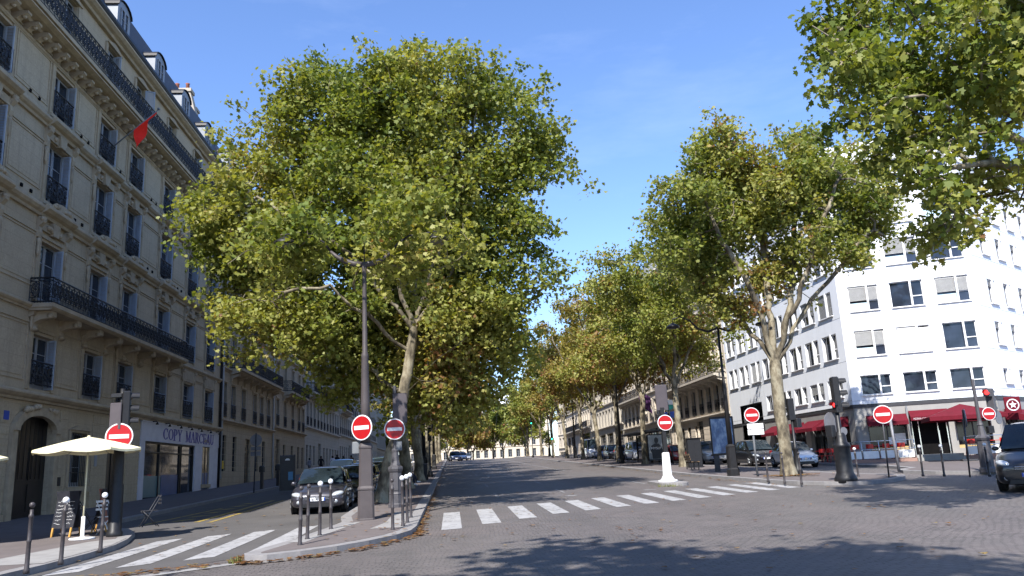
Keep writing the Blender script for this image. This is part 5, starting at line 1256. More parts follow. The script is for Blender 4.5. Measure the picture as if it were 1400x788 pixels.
# --- folding bistro chairs
def bistro_chair(x,y,rz,label,m='white',group='folding bistro chairs on the pavement'):
    th=thing('folding_chair',label,'chair',gz(x,y),rz,group); s=MB()
    for k in range(5): s.box(-.2,.2,-.2+.085*k,-.2+.085*k+.06,.445,.46)
    s.build('seat_slat',MT[m],th); b=MB()
    for k in range(3): b.box(-.2,.2,.255,.275,.62+.1*k,.62+.1*k+.055)
    b.build('backrest_slat',MT[m],th)
    for sx in(-1,1):
        l=MB(); l.tube([(sx*.2,-.22,0),(sx*.2,.27,.88)],.012,5); l.build('leg',MT[m],th); l=MB(); l.tube([(sx*.18,.24,0),(sx*.18,-.2,.44)],.012,5); l.build('leg',MT[m],th)
    return th
bistro_chair(-9.1,22.7,R_(70),'white folding chair in front of the black signal pole')
bistro_chair(-8.75,24.6,R_(-60),'dark folding chair in the shade right of the black signal pole','greydark')
bistro_chair(-9.75,23.0,R_(120),'dark folding chair behind the second board','greydark')
# --- signal with no entry sign on the left pavement
q=P(156,734,KERB); SX,SY,SZ=q
t=thing('traffic_light','black traffic signal seen from behind with a round no entry sign above the parasol','traffic light',q)
b=MB(); b.lathe([(.20,-.05),(.20,.1),(.17,.14),(.165,1.25),(.14,1.32),(.13,2.4),(.085,2.5),(.075,3.0)],10); b.build('base_column',MT['black'],t)
b=MB(); b.tube([(0,0,3.0),(0,0,3.75)],.06,10); b.build('pole',MT['black'],t)
z=W(163,597,SY-.2); no_entry(t,(z[0]-SX,z[1]-SY,z[2]-SZ),.68,R_(8))
z=W(168,560,SY); s=signal_head(t,(z[0]-SX,z[1]-SY-.02,z[2]-SZ-.48),R_(110),None,'black',3,.95); s.location.x+=.10; pb=MB(); pb.bbox(-.15,.15,-.015,.015,-.02,.66,.012); pb.build('back_panel',MT['panelback'],t,(z[0]-SX-.10,z[1]-SY-.20,z[2]-SZ-.5),R_(-6)); hd=MB(); hd.bbox(-.30,.02,-.12,.12,.80,.90,.03); hd.build('signal_hood',MT['black'],t,(z[0]-SX,z[1]-SY,z[2]-SZ-.48))
# --- tall twin lamp at the tip of the median
lx,ly,lz=P(500.5,711,KERB)
L=thing('street_lamp','tall brown-grey twin arm lamp post with a no entry sign, median tip','street lamp',(lx,ly,lz))
def sq(r,z,c=.25): # chamfered square ring
    k=r*c; return [(r,-r+k,z),(r,r-k,z),(r-k,r,z),(-r+k,r,z),(-r,r-k,z),(-r,-r+k,z),(-r+k,-r,z),(r-k,-r,z)]
b=MB(); b.loft([sq(.235,-.05),sq(.235,.02),sq(.225,.05),sq(.21,.78),sq(.225,.80),sq(.225,.84),sq(.19,.90),sq(.175,1.9),sq(.19,1.92),sq(.19,1.97),sq(.15,2.06)],0,False,True); b.build('base_column',MT['lamp'],L,rz=R_(8))
topz=W(495,364,ly)[2]-lz
b=MB(); b.lathe([(.135,2.0),(.125,3.2),(.10,topz*.62),(.105,topz*.62+.02),(.105,topz*.62+.1),(.075,topz*.63+.12),(.06,topz-.15),(.085,topz),(.06,topz+.1)],14); b.build('pole',MT['lamp'],L)
b=MB(); b.tube([(0,0,topz),(0,0,topz+.75)],[.03,.012],6); b.build('finial',MT['lampdark'],L)
def lp(px,py): w_=W(px,py,ly); return (w_[0]-lx,w_[1]-ly,w_[2]-lz)
for pts,lan in (([(495,362),(484,361),(471,357),(460,351),(452,344)],(390,333)),([(495,362),(505,361),(514,359),(524,354),(534,346)],(597,328))):
    a=MB(); a.tube([lp(*q_) for q_ in pts],[.09,.085,.075,.06,.045],8); a.build('arm',MT['lamp'],L)
    e=pts[-1]; sg=-1 if lan[0]<495 else 1
    a=MB(); c=[lp(*e),lp(e[0]+sg*9,e[1]-12),lp(e[0]+sg*24,e[1]-23),lp(e[0]+sg*42,e[1]-26),lp(lan[0],lan[1]-12),lp(lan[0],lan[1]-4)]; a.tube(c,[.04,.035,.03,.026,.024,.024],7); a.build('arm_tip',MT['lampdark'],L)
    l=MB(); l.lathe([(.03,.22),(.10,.18),(.30,.05),(.34,0),(.33,-.05),(.30,-.05)],16); o=l.build('lantern',MT['lampdark'],L,lp(lan[0],lan[1]))
    g=MB(); g.lathe([(.29,-.05),(.25,-.10),(.1,-.13),(.001,-.135)],16); g.build('lamp_glass',MT['signback'],o)
z=W(495,585,ly-.2); no_entry(L,(z[0]-lx,z[1]-ly-.05,z[2]-lz),.70,R_(-30))
pb=MB(); pb.bbox(-.12,.12,-.10,.10,0,.32,.03); pb.build('pedestrian_signal',MT['greymid'],L,(-.24,.05,W(490,620,ly)[2]-lz),R_(-20))
# --- ornate cast iron signal on the median
cx,cy,cz=P(541.5,694,KERB)
t=thing('traffic_light','signal on an ornate grey pedestal with a no entry sign, beside the big trunk','traffic light',(cx,cy,cz))
b=MB(); b.lathe([(.27,-.05),(.27,.10),(.235,.14),(.225,.42),(.24,.44),(.22,.48),(.205,1.12),(.235,1.16),(.26,1.24),(.25,1.30),(.17,1.36),(.135,1.5),(.115,1.78),(.125,1.80),(.125,1.86),(.09,1.92),(.075,2.3),(.10,2.33),(.10,2.42),(.065,2.48),(.06,4.0)],8,smooth=False,ph=R_(22.5)); b.build('pedestal',MT['cast'],t)
b=MB(); b.box(-.09,.09,-.222,-.20,.55,1.0); b.build('access_door',MT['cast'],t)
z=W(539.5,587,cy-.15); no_entry(t,(z[0]-cx,z[1]-cy,z[2]-cz),.70,R_(5))
z=W(547,558,cy); signal_head(t,(z[0]-cx,.0,z[2]-cz-.46),R_(180),None,'lampdark',3,.9,back=True)
pb=MB(); pb.bbox(-.10,.10,-.08,.08,0,.30,.02); pb.build('pedestrian_signal',MT['greymid'],t,(.12,.0,W(546,616,cy)[2]-cz),R_(15))
# --- thick black signal on the nose of the right strip
sx,sy,sz=P(1157,658,KERB)
t=thing('traffic_light','thick black signal with red light and round sign backs before the white office','traffic light',(sx,sy,sz))
b=MB(); b.lathe([(.40,-.05),(.40,.10),(.36,.18),(.30,.30),(.285,1.15),(.30,1.20),(.32,1.24),(.30,1.32),(.22,1.40),(.20,1.62),(.17,1.7),(.09,1.8),(.075,3.3)],14); b.build('pedestal',MT['black'],t)
z=W(1141,540,sy); o=signal_head(t,(z[0]-sx,-.05,z[2]-sz-.55),R_(-58),'r','black',1,.34); 
o=signal_head(t,(z[0]-sx+.06,.0,z[2]-sz-.66),R_(78),None,'black',3,.98); o.scale=(1.3,1.3,1.35)
d=MB(); d.lathe([(.40,-.012),(.40,.012)],28,M=Matrix.Rotation(R_(90),4,'X'),smooth=False); z=W(1139,578,sy); d.build('sign_back',MT['signback'],t,(z[0]-sx,.12,z[2]-sz),R_(25))
pb=MB(); pb.bbox(-.15,.15,-.14,.14,0,.42,.03); pb.build('pedestrian_signal',MT['black'],t,(-.36,-.05,W(1125,598,sy)[2]-sz),R_(35)); d=MB(); d.lathe([(.15,-.01),(.15,.01)],18,M=Matrix.Rotation(R_(90),4,'X'),smooth=False); z=W(1152,590,sy); d.build('round_plate',MT['signback'],t,(z[0]-sx,-.10,z[2]-sz),R_(15))
# --- signal behind the right plane trunk
def slim_signal(px,py,topx,topy,label,lit=None,rz=180,extra=None):
    x,y,z=P(px,py,KERB); t=thing('traffic_light',label,'traffic light',(x,y,z)); zt=W(topx,topy,y)[2]-z
    b=MB(); b.lathe([(.20,-.05),(.20,.25),(.14,.35),(.12,1.1),(.15,1.14),(.07,1.25),(.055,zt-.9)],10); b.build('pedestal',MT['black'],t); signal_head(t,(0,0,zt-.95),R_(rz),lit,'black',3,.95,back=None); return t,(x,y,z)
t,(x,y,z)=slim_signal(1092,650,1080,545,'slim black signal just behind the mottled plane trunk')
pb=MB(); pb.bbox(-.14,.14,-.13,.13,0,.4,.03); pb.build('pedestrian_signal',MT['black'],t,(.22,-.05,2.05),R_(20))
# --- signal on the cafe corner
x,y,z=20.95,30.6,G(30.6)+KERB
t=thing('traffic_light','grey ornate signal with red light and no entry sign by the dark van','traffic light',(x,y,z))
b=MB(); b.lathe([(.30,-.05),(.30,.1),(.255,.16),(.235,1.15),(.27,1.2),(.30,1.28),(.16,1.40),(.10,1.75),(.12,1.79),(.10,1.84),(.075,1.95),(.06,3.6)],8,smooth=False); b.build('pedestal',MT['cast'],t)
zz=W(1352,566,y-.2); no_entry(t,(zz[0]-x,-.2,zz[2]-z),.52,R_(-8))
zz=W(1356,552,y); signal_head(t,(zz[0]-x-.02,0,zz[2]-z-.35),R_(125),None,'cast',3,.95); signal_head(t,(zz[0]-x-.16,-.08,zz[2]-z+.28),R_(-50),'r','cast',1,.32)
d=MB(); d.lathe([(.27,-.01),(.27,.01)],20,M=Matrix.Rotation(R_(90),4,'X'),smooth=False); d.build('sign_back',MT['signback'],t,(zz[0]-x+.26,.12,zz[2]-z-.55),R_(30)); pb=MB(); pb.bbox(-.12,.12,-.1,.1,0,.28,.02); pb.build('pedestrian_signal',MT['black'],t,(.42,.05,zz[2]-z-1.15))
# --- sign posts
def sign_post(px,py,sgx,sgy,d,rz,label,r=.032,m='greydark',plates=0,ysh=0):
    x,y,z=P(px,py,KERB); t=thing('road_sign',label,'road sign',(x,y,z)); s=W(sgx,sgy,y); top=s[2]-z
    b=MB(); lean=(s[0]-x); b.tube([(0,0,-.05),(lean,0,top+d*.45)],r,8); b.build('pole',MT[m],t); no_entry(t,(lean,-r-.03,top),d,rz)
    for k in range(plates):
        pl=MB(); pl.bbox(-.36,.36,-.008,.008,0,.24,.015); pl.build('plate',MT['signwhite'],t,(lean+.1,-r-.035,top-d*.5-.27-.26*k),rz)
    return t
sign_post(1036,652,1027,568,.68,R_(-6),'no entry sign with two white plates on a grey post before the advert column',.05,'greymid',2)
sign_post(1215.5,653,1206,567,.70,R_(-30),'dark no entry sign on a thin post at the nose of the right strip')
sign_post(1326,651,1318,572,.66,R_(62),'no entry sign turned almost edge-on before the red parasol',.03,'bollard')
# round sign seen from behind on the left pavement
x,y,z=P(347,673,KERB); t=thing('road_sign','round sign seen from behind on a thin pole on the shaded pavement','road sign',(x,y,z)); zt=W(350,602,y)[2]-z
b=MB(); b.tube([(0,0,-.05),(.05,0,zt+.4)],.035,8); b.build('pole',MT['greydark'],t); d=MB(); d.lathe([(.33,-.01),(.33,.01)],24,M=Matrix.Rotation(R_(90),4,'X'),smooth=False); d.build('sign_back',MT['signback'],t,(.04,.05,zt)); d=MB(); d.box(-.27,.27,.04,.06,-.18,.02); d.box(-.27,.27,.04,.06,-.48,-.24); d.build('plate',MT['signback'],t,(.04,0,zt-.38))
# white keep-right post on the traffic island
ix,iy=9.33,35.0; iz=G(iy)+.12
t=thing('island_post','white conical post on the traffic island with sign and mauve signal back','post',(ix,iy,iz))
b=MB(); b.lathe([(.42,-.02),(.42,.07),(.30,.10),(.27,.14),(.20,.28),(.16,1.22),(.12,1.25)],16); b.build('white_cone',MT['white'],t)
z1=W(907,525,iy)[2]-iz; b=MB(); b.box(-.09,.09,-.09,.09,1.2,z1-1.05); b.build('pole',MT['lampdark'],t)
s=W(910,578,iy-.2); no_entry(t,(s[0]-ix,-.13,s[2]-iz),.69,0); pa=MB(); pa.bbox(-.27,.27,-.03,.03,0,1.12,.03); s=W(905.5,561,iy); pa.build('signal_back_panel',MT['panelback'],t,(s[0]-ix,-.04,s[2]-iz),R_(-4)); signal_head(t,(s[0]-ix,.10,s[2]-iz+.05),R_(180),None,'lampdark',3,1.0)
# --- dark lamps
def dark_lamp(x,y,h,label,arms=1,r=.1,group='dark twin arm lamps'):
    z=G(y)+KERB; t=thing('street_lamp',label,'street lamp',(x,y,z),0,group); b=MB(); b.loft([sq(.24,-.05),sq(.24,.3),sq(.2,.36),sq(.185,1.3),sq(.2,1.34),sq(.12,1.45)],0,False); b.build('base_column',MT['lampdark'],t)
    b=MB(); b.lathe([(.125,1.4),(.10,h*.6),(.07,h*.62),(.055,h)],10); b.build('pole',MT['lampdark'],t)
    for s in ((-1,1) if arms==2 else (-1,)):
        a=MB(); a.tube([(0,0,h-.05),(s*.5,0,h-.22),(s*1.0,0,h-.05),(s*1.35,0,h+.35),(s*1.8,0,h+.55),(s*2.2,0,h+.45),(s*2.2,0,h+.25)],[.06,.06,.05,.04,.03,.025,.025],6); a.build('arm',MT['lampdark'],t)
        l=MB(); l.lathe([(.03,.2),(.1,.16),(.30,.04),(.33,0),(.28,-.06),(.05,-.1)],12); l.build('lantern',MT['lampdark'],t,(s*2.2,0,h+.06))
    return t
q=P(1003,651,KERB); dark_lamp(q[0],q[1],W(982,447,q[1])[2]-q[2],'black lamp post with thick base before the archway of the white office',2)
dark_lamp(14.5,69,8.6,'black lamp post with curved arms among the parked cars and slim trunks',2)
dark_lamp(15.9,104,8.6,'black lamp post beside the white van far along the right strip',2)
dark_lamp(16.2,134,8.6,'black lamp post near the crest on the right strip',2)
dark_lamp(-1.75,52,8.4,'black lamp post on the median just behind the second row trunk',2)
dark_lamp(-1.7,79,8.4,'black lamp post on the median far behind the seated person',2)
# green signal heads along the avenue
def far_signal(x,y,h,label,lit):
    t=thing('traffic_light',label,'traffic light',gz(x,y)); b=MB(); b.lathe([(.18,0),(.18,.3),(.12,.4),(.06,.5),(.05,h-.9)],8); b.build('pole',MT['lampdark'],t); signal_head(t,(0,0,h-.95),0,lit,'lampdark',3,.95); return t
far_signal(-1.5,57,3.4,'dark green signal with a green face on the median behind the yellow trunk',None)
far_signal(14.7,118,3.5,'signal showing green among the far right trunks','g')
far_signal(12.9,129,6.2,'tall signal showing green near the crest','g')
# --- bench with a sitter is built with the people; black cabinet, advert column, shelter
x,y,z=15.15,50.0,G(50)+KERB
t=thing('utility_cabinet','tall black street cabinet behind the white island post','cabinet',(x,y,z),R_(-6)); b=MB(); b.bbox(-.43,.43,-.3,.3,0,1.75,.03); b.build('cabinet_body',MT['black'],t)
for s in(-1,1): d=MB(); d.box(min(s*.01,s*.38),max(s*.01,s*.38),-.315,-.30,.1,1.65); d.build('cabinet_door',MT['black'],t); d=MB(); d.bbox(-.47,.47,-.34,.34,1.75,1.82,.02); d.build('cabinet_lid',MT['black'],t)
x,y=14.35,42.0; t=thing('advert_column','free-standing black advert panel with a blue abstract poster','advert panel',gz(x,y),R_(-22))
b=MB(); b.bbox(-.62,.62,-.11,.11,.85,2.85,.03); b.build('panel_frame',MT['black'],t)
for s in(-1,1): l=MB(); l.bbox(s*.42-.14,s*.42+.14,-.09,.09,-.02,.85,.02); l.build('leg',MT['greydark'],t)
def poster_mat(name,stops,sc):
    m,nt,b=_new(name); v=_coord(nt,'Object',sc); nt.links.new(_ramp(nt,_noise(nt,1.6,5,.6,v),stops),b.inputs['Base Color']); b.inputs['Roughness'].default_value=.25; return m
MT['adblue']=poster_mat('poster_blue',[(.3,(.02,.05,.13)),(.5,(.05,.13,.30)),(.62,(.22,.33,.50)),(.75,(.06,.12,.24))],(1.6,1,.8))
b=MB(); b.box(-.54,.54,-.118,-.112,.95,2.75); b.build('poster',MT['adblue'],t)
sl=thing('bus_shelter','glass bus shelter with a dark framed perfume poster at its end','bus shelter',gz(15.9,62.6))
b=MB(); b.bbox(-.75,.85,0,9.5,2.5,2.62,.03); b.build('roof',MT['greydark'],sl)
for yy in (1.2,3.6,6.0,8.6): l=MB(); l.tube([(.55,yy,0),(.55,yy,2.5)],.05,8); l.build('post',MT['greydark'],sl)
g=MB(); g.box(.58,.60,1.25,8.55,.4,2.3); g.build('glass_wall',MT['glass'],sl); b=MB(); b.box(.15,.5,2,7,.42,.47); b.build('seat',MT['wood'],sl)
b=MB(); b.bbox(-.62,.72,-.10,.10,.25,2.28,.03); ap=b.build('advert_panel',MT['black'],sl)
MT['adgrey']=poster_mat('poster_grey',[(.35,(.10,.105,.11)),(.6,(.20,.21,.22)),(.8,(.30,.31,.32))],(1,1,.6))
b=MB(); b.box(-.54,.64,-.108,-.102,.35,2.18); b.build('poster',MT['adgrey'],sl)
fg=MB(); fg.prism([(-.28,.38),(.60,.38),(.62,.9),(.42,1.35),(.28,1.52),(-.02,1.55),(-.30,1.40),(-.40,1.0),(-.30,.8)],-.114,-.109,'y'); fg.prism([(.10+.17*math.cos(R_(a)),1.78+.24*math.sin(R_(a))) for a in range(0,360,30)],-.114,-.109,'y'); fg.build('poster_figure',MT['black'],sl)
link('poster_lettering',text_mesh('MYSLF',.78,.17),sl,(.05,-.118,1.10),(R_(90),0,0))
t=thing('bus_stop_sign','bus stop pole with two blue plates and a green and white roundel','bus stop sign',gz(16.3,59.2)); b=MB(); b.tube([(0,0,-.03),(0,0,4.5)],.04,8); b.build('pole',MT['greydark'],t)
for s,zz in((-1,3.35),(1,3.4)): b=MB(); b.bbox(s*.36-.26,s*.36+.26,-.02,.02,zz,zz+.45,.02); b.build('blue_plate',MT['blue'],t)
MT['teal']=mat('teal_sign',(.02,.30,.24),(.02,.25,.2),.4); b=MB(); b.prism([(-.5,4.35),(.5,4.35),(.42,4.1),(0,3.9),(-.42,4.1)],-.03,.03,'y'); b.build('green_roundel',MT['teal'],t); b=MB(); b.prism([(-.46,4.72),(.46,4.72),(.5,4.36),(-.5,4.36)],-.03,.03,'y'); b.build('white_roundel',MT['white'],t)
def bench(x,y,rz,label):
    t=thing('park_bench',label,'bench',gz(x,y),rz,'slatted street benches'); s=MB()
    for k in range(4): s.box(-.9,.9,-.24+.125*k,-.24+.125*k+.10,.43,.465)
    s.build('seat_slat',MT['wood'],t); s=MB()
    for k in range(3): s.box(-.9,.9,.27+.03*k,.30+.03*k,.55+.13*k,.65+.13*k)
    s.build('backrest_slat',MT['wood'],t)
    for sx in(-.7,.7):
        l=MB(); l.box(sx-.03,sx+.03,-.22,-.16,0,.43); l.box(sx-.03,sx+.03,.2,.26,0,.43); l.box(sx-.03,sx+.03,-.24,.26,.39,.43); l.tube([(sx,.24,.4),(sx,.36,.92)],.025,6); l.build('leg',MT['lampdark'],t)
    return t
bench(14.1,47.0,R_(84),'slatted bench on the right strip beside the black lamp')
bench(-2.55,43.6,R_(90),'slatted bench on the median under the seated person')
# charging terminal and posts on the left kerb
x,y,z=P(393,671,KERB); t=thing('charging_terminal','grey car charging terminal with a small white car emblem by the shaded kerb','terminal',(x,y,z),R_(4)); b=MB(); b.bbox(-.40,.40,-.16,.16,0,1.9,.06); b.build('housing',MT['greydark'],t); b=MB(); b.box(-.41,-.36,-.17,.17,0,1.92); b.box(.36,.41,-.17,.17,0,1.92); b.build('side_rail',MT['greydark'],t)
em=MB(); em.prism([(-.13,1.62),(.13,1.62),(.12,1.68),(.05,1.73),(-.05,1.73),(-.12,1.68)],-.168,-.163,'y'); em.build('emblem',MT['white'],t); sc=MB(); sc.box(.05,.30,-.168,-.163,.55,1.0); sc.build('blue_sticker',mat('blue_sticker',(.08,.25,.45),(.06,.2,.38),.4),t)
for k,(dx,dy) in enumerate(((.55,4.2),(.5,8.5))):
    t=thing('charging_post',('first','second')[k]+' black charging post along the shaded kerb behind the grey terminal','charging post',gz(-11.4+.05*k,y+dy),0,'charging posts'); b=MB(); b.bbox(-.09,.09,-.12,.12,0,1.0,.03); b.build('post',MT['black'],t); b=MB(); b.bbox(-.16,.16,-.16,.16,.98,1.38,.08); b.build('post_head',MT['black'],t)
b=MB(); b.bbox(-.16,.16,-.10,.10,0,.55,.02); b_=thing('letter_box','small yellow letter box on the wall by the downpipe','letter box',(-15.85,57.7,G(57.7)+1.35),R_(90)); b.build('box_body',MT['yellow'],b_); s=MB(); s.box(-.11,.11,-.105,-.10,.42,.45); s.build('slot',MT['black'],b_)
# flags
fl=thing('flag','red flag on a slanting pole from a third floor window','flag',(-15.75,37.3,17.75)); fm=MB(); dx,dz=1.75,2.1
fm.tube([(-.2,0,-.15),(dx,.5,dz)],[.035,.025],7); fm.ball((dx,.5,dz+.03),.07,0,8); fm.build('flag_pole',MT['greymid'],fl)
cl=MB(); nu,nv=12,10; vs=[]
for i in range(nu+1):
    u=i/nu; a=Vector((dx*.96,.48,dz*.96)).lerp(Vector((dx*.42,.21,dz*.42)),u)
    for j in range(nv+1):
        v_=j/nv; vs.append((a.x-.2*v_*(1-u)+.12*math.sin(v_*5+u*4)*v_,a.y+.35*v_*(.4+u*.5)+.10*math.sin(u*9+v_*3)*v_,a.z-.85*v_*(.25+.75*u)))
fs=[(i*(nv+1)+j,i*(nv+1)+j+1,(i+1)*(nv+1)+j+1,(i+1)*(nv+1)+j) for i in range(nu) for j in range(nv)]
MT['flagred']=mat('flag_red',(.85,.03,.018),(.75,.025,.015),.75,0,.15,6); o=cl.add(vs,fs,0,True).build('flag_cloth',MT['flagred'],fl,fixn=False)
fl=thing('flag','purple flag hanging from the pale stone house behind the shelter','flag',(23.9,92,8.6)); fm=MB(); fm.tube([(0,0,0),(-1.9,0,1.3)],.04,6); fm.build('flag_pole',MT['greymid'],fl)
cl=MB(); vs=[]; 
for i in range(9):
    for j in range(9): u=i/8;v_=j/8; vs.append((-1.85+1.3*u-.1*math.sin(v_*4),.12*math.sin(u*7+v_*3)*v_,1.25-.9*u-1.9*v_))
cl.add(vs,[(i*9+j,i*9+j+1,(i+1)*9+j+1,(i+1)*9+j) for i in range(8) for j in range(8)],0,True).build('flag_cloth',mat('flag_purple',(.07,.022,.085),(.055,.018,.07),.75),fl,fixn=False)
# --- cafe terrace: platform, rails, steps, chairs, tables, parasol, hanging sign
nout=Vector((-.4068,-.9135,0))
def ter(s,o,z=0): p=c1+dv*s+nout*o; return (p.x,p.y,z)
zt=G(44)+KERB+.16
pl=MB(); 
for (a,b) in ((-.9,2.75),(5.15,7.9)):
    q=[ter(a,2.4),ter(b,2.4),ter(b,.0),ter(a,.0)]; pl.add([(x,y,.5) for x,y,_ in q]+[(x,y,zt) for x,y,_ in q],[(4,5,6,7),(0,1,5,4),(1,2,6,5),(2,3,7,6),(3,0,4,7)])
MT['tile']=mat('terrace_red_tile',(.34,.21,.17),(.27,.17,.14),.8,0,.2,4,6); o=pl.build('terrace_floor',MT['tile'],fixn=True); tag(o,kind='structure')
st_=MB()
for k,(o0,o1,z) in enumerate(((0,2.0,G(44)+KERB+.30),(2.0,2.45,G(44)+KERB+.15),)):
    q=[ter(2.78,o1),ter(5.12,o1),ter(5.12,o0),ter(2.78,o0)]; st_.add([(x,y,.4) for x,y,_ in q]+[(x,y,z) for x,y,_ in q],[(4,5,6,7),(0,1,5,4),(1,2,6,5),(2,3,7,6),(3,0,4,7)])
stp=thing('entrance_steps','two pale steps up to the dark cafe door','steps',(0,0,0)); st_.build('step',MT['office_stone'],stp)
def barrier(a,b,off,label):
    p0=ter(a,off); p1=ter(b,off); Ln=b-a; t=thing('terrace_railing',label,'railing',(p0[0],p0[1],zt),math.atan2(dv.y,dv.x),'cafe terrace railings'); m=MB(); n=max(2,round(Ln/.8))
    for i in range(n+1): m.tube([(Ln*i/n,0,0),(Ln*i/n,0,1.0)],.02,6)
    for z in (.55,1.0): m.tube([(0,0,z),(Ln,0,z)],.022,6)
    m.build('rail_frame',MT['chrome'],t); g=MB()
    for i in range(n): g.box(Ln*i/n+.05,Ln*(i+1)/n-.05,-.008,.008,.06,.48)
    g.build('rail_panel',MT['white'],t); return t
barrier(-.9,2.7,2.35,'metal terrace railing with white panels left of the cafe steps'); barrier(5.2,7.9,2.35,'metal terrace railing with white panels right of the cafe steps')
def cafe_chair(x,y,z,rz,label):
    t=thing('cafe_chair',label,'chair',(x,y,z),rz,'red chairs of the corner cafe'); s=MB(); s.bbox(-.21,.21,-.21,.21,.43,.46,.03); s.build('seat',MT['redplastic'],t); b=MB(); n=8
    vs=[(.21*math.sin(R_(-80+160*i/n)),.02+.21*math.cos(R_(-80+160*i/n)),z_) for z_ in (.62,.86) for i in range(n+1)]; b.add(vs,[(i,i+1,n+2+i,n+1+i) for i in range(n)],0,True); 
    for i in (0,4,8): b.tube([(.21*math.sin(R_(-80+20*i)),.02+.2*math.cos(R_(-80+20*i)),.45),(.21*math.sin(R_(-80+20*i)),.02+.21*math.cos(R_(-80+20*i)),.86)],.014,5)
    b.build('backrest',MT['redplastic'],t,fixn=False)
    for sx in(-1,1):
        for sy_ in(-1,1): l=MB(); l.tube([(sx*.18,sy_*.18,.44),(sx*.23,sy_*.24,0)],.016,5); l.build('leg',MT['redplastic'],t)
    return t
def cafe_table(x,y,z,label):
    t=thing('cafe_table',label,'table',(x,y,z),0,'small tables of the corner cafe'); b=MB(); b.lathe([(.35,.72),(.36,.735),(.35,.75)],20); b.build('tabletop',MT['redplastic'],t); b=MB(); b.lathe([(.22,0),(.2,.03),(.03,.06),(.03,.72)],10); b.build('pedestal',MT['black'],t); return t
gk=G(46)+KERB
for k,(x,y,r) in enumerate(((22.35,45.0,200),(22.95,45.25,160),(22.4,46.1,20),(23.0,46.4,-20),(22.4,47.9,190),(23.05,48.1,150))):
    cafe_chair(x,y,gk,R_(r),('red metal chair nearest the white car, beside the shaded cafe wall','red metal chair next to the corner pillar of the cafe','red metal chair facing the street at the first side table','red metal chair with its back to the side awning','red metal chair at the second side table','red metal chair deep under the side awning')[k])
cafe_table(22.7,45.65,gk,'red round table between the chairs beside the white car'); cafe_table(22.7,48.6,gk,'red round table under the side awning')
for k,(s,o,r) in enumerate(((-.3,1.5,20),(.5,1.6,-30),(1.3,1.55,30),(2.1,1.6,-20),(5.6,1.5,15),(6.3,1.6,-15),(7.2,1.5,20))):
    cafe_chair(*ter(s,o,zt),math.atan2(dv.y,dv.x)+R_(180+r),('red chair behind the railing at the pillar corner','red chair behind the railing, second from the pillar','red chair before the first cafe window','red chair beside the cafe downpipe','red chair behind the railing just right of the steps','red chair under the tip of the red parasol','red chair behind the railing at the far corner')[k])
for k,s in enumerate((.9,1.75,5.95,6.8)): cafe_table(*ter(s,1.35,zt),('red table before the first cafe window','red table near the white menu boards','red table right of the steps','red table near the corner signal')[k])
rp_=thing('parasol','large red parasol before the cafe door','parasol',(26.6,40.2,G(40.2)+KERB),R_(-24)); b=MB(); b.tube([(0,0,0),(0,0,2.85)],.03,8); b.build('pole',MT['greymid'],rp_); b=MB(); b.bbox(-.35,.35,-.35,.35,0,.09,.02); b.build('base',MT['greydark'],rp_)
c=MB(); r=1.75; c.add([(-r,-r,2.28),(r,-r,2.28),(r,r,2.28),(-r,r,2.28),(0,0,2.92)],[(0,1,4),(1,2,4),(2,3,4),(3,0,4)]); c.add([(-r,-r,2.28),(r,-r,2.28),(r,r,2.28),(-r,r,2.28),(-r,-r,2.08),(r,-r,2.08),(r,r,2.08),(-r,r,2.08)],[(0,1,5,4),(1,2,6,5),(2,3,7,6),(3,0,4,7)]); c.build('canopy',MT['red_fabric'],rp_,fixn=False)
hs=thing('hanging_sign','square red hanging sign with a white star in a ring on the office corner','sign',(0,0,0)); q=W(1384,552,42.6); hs.location=q; b=MB(); b.bbox(-.42,.42,-.05,.05,-.52,.38,.03); b.build('sign_panel',MT['red_fabric'],hs,rz=R_(-12)); rg_=MB(); n=28
for k in range(n):
    a0,a1=6.2832*k/n,6.2832*(k+1)/n; rg_.add([(.33*math.cos(a0),-.056,.33*math.sin(a0)),(.33*math.cos(a1),-.056,.33*math.sin(a1)),(.27*math.cos(a1),-.056,.27*math.sin(a1)),(.27*math.cos(a0),-.056,.27*math.sin(a0))],[(0,1,2,3)])
st5=[((.22 if k%2==0 else .09)*math.cos(R_(90+36*k)),(.22 if k%2==0 else .09)*math.sin(R_(90+36*k))) for k in range(10)]; rg_.prism(st5,-.06,-.054,'y'); rg_.build('star_emblem',MT['signwhite'],hs,(0,0,-.07),R_(-12)); br_=MB(); br_.tube([(-.45,0,.5),(.5,0,.5)],.03,6); br_.tube([(-.45,0,.66),(.5,0,.66)],.03,6); br_.tube([(.48,0,.5),(1.0,.3,.5)],.03,6); br_.tube([(0,0,.38),(0,0,.66)],.02,5); br_.build('bracket',MT['white'],hs,rz=R_(-12))
x,y,z=P(1229,643,KERB); t=thing('grey_post','plain leaning grey post before the cafe menu boards','post',(x,y,z)); b=MB(); b.tube([(0,0,-.05),(-.05,0,2.3)],.06,10); b.build('pole',MT['signback'],t); b=MB(); b.ball((-.05,0,2.32),.08,0,8); b.build('cap',MT['greymid'],t)
lb=thing('litter_bin','dark grey litter bin on the median near the yellow trunk','bin',gz(-1.75,50.2)); b=MB(); b.lathe([(.24,.1),(.27,.95),(.29,.97),(.29,1.02),(.2,1.04)],14); b.build('bin_body',MT['greydark'],lb); b=MB(); b.tube([(.0,.3,0),(0,.3,1.2)],.03,6); b.build('post',MT['greydark'],lb)
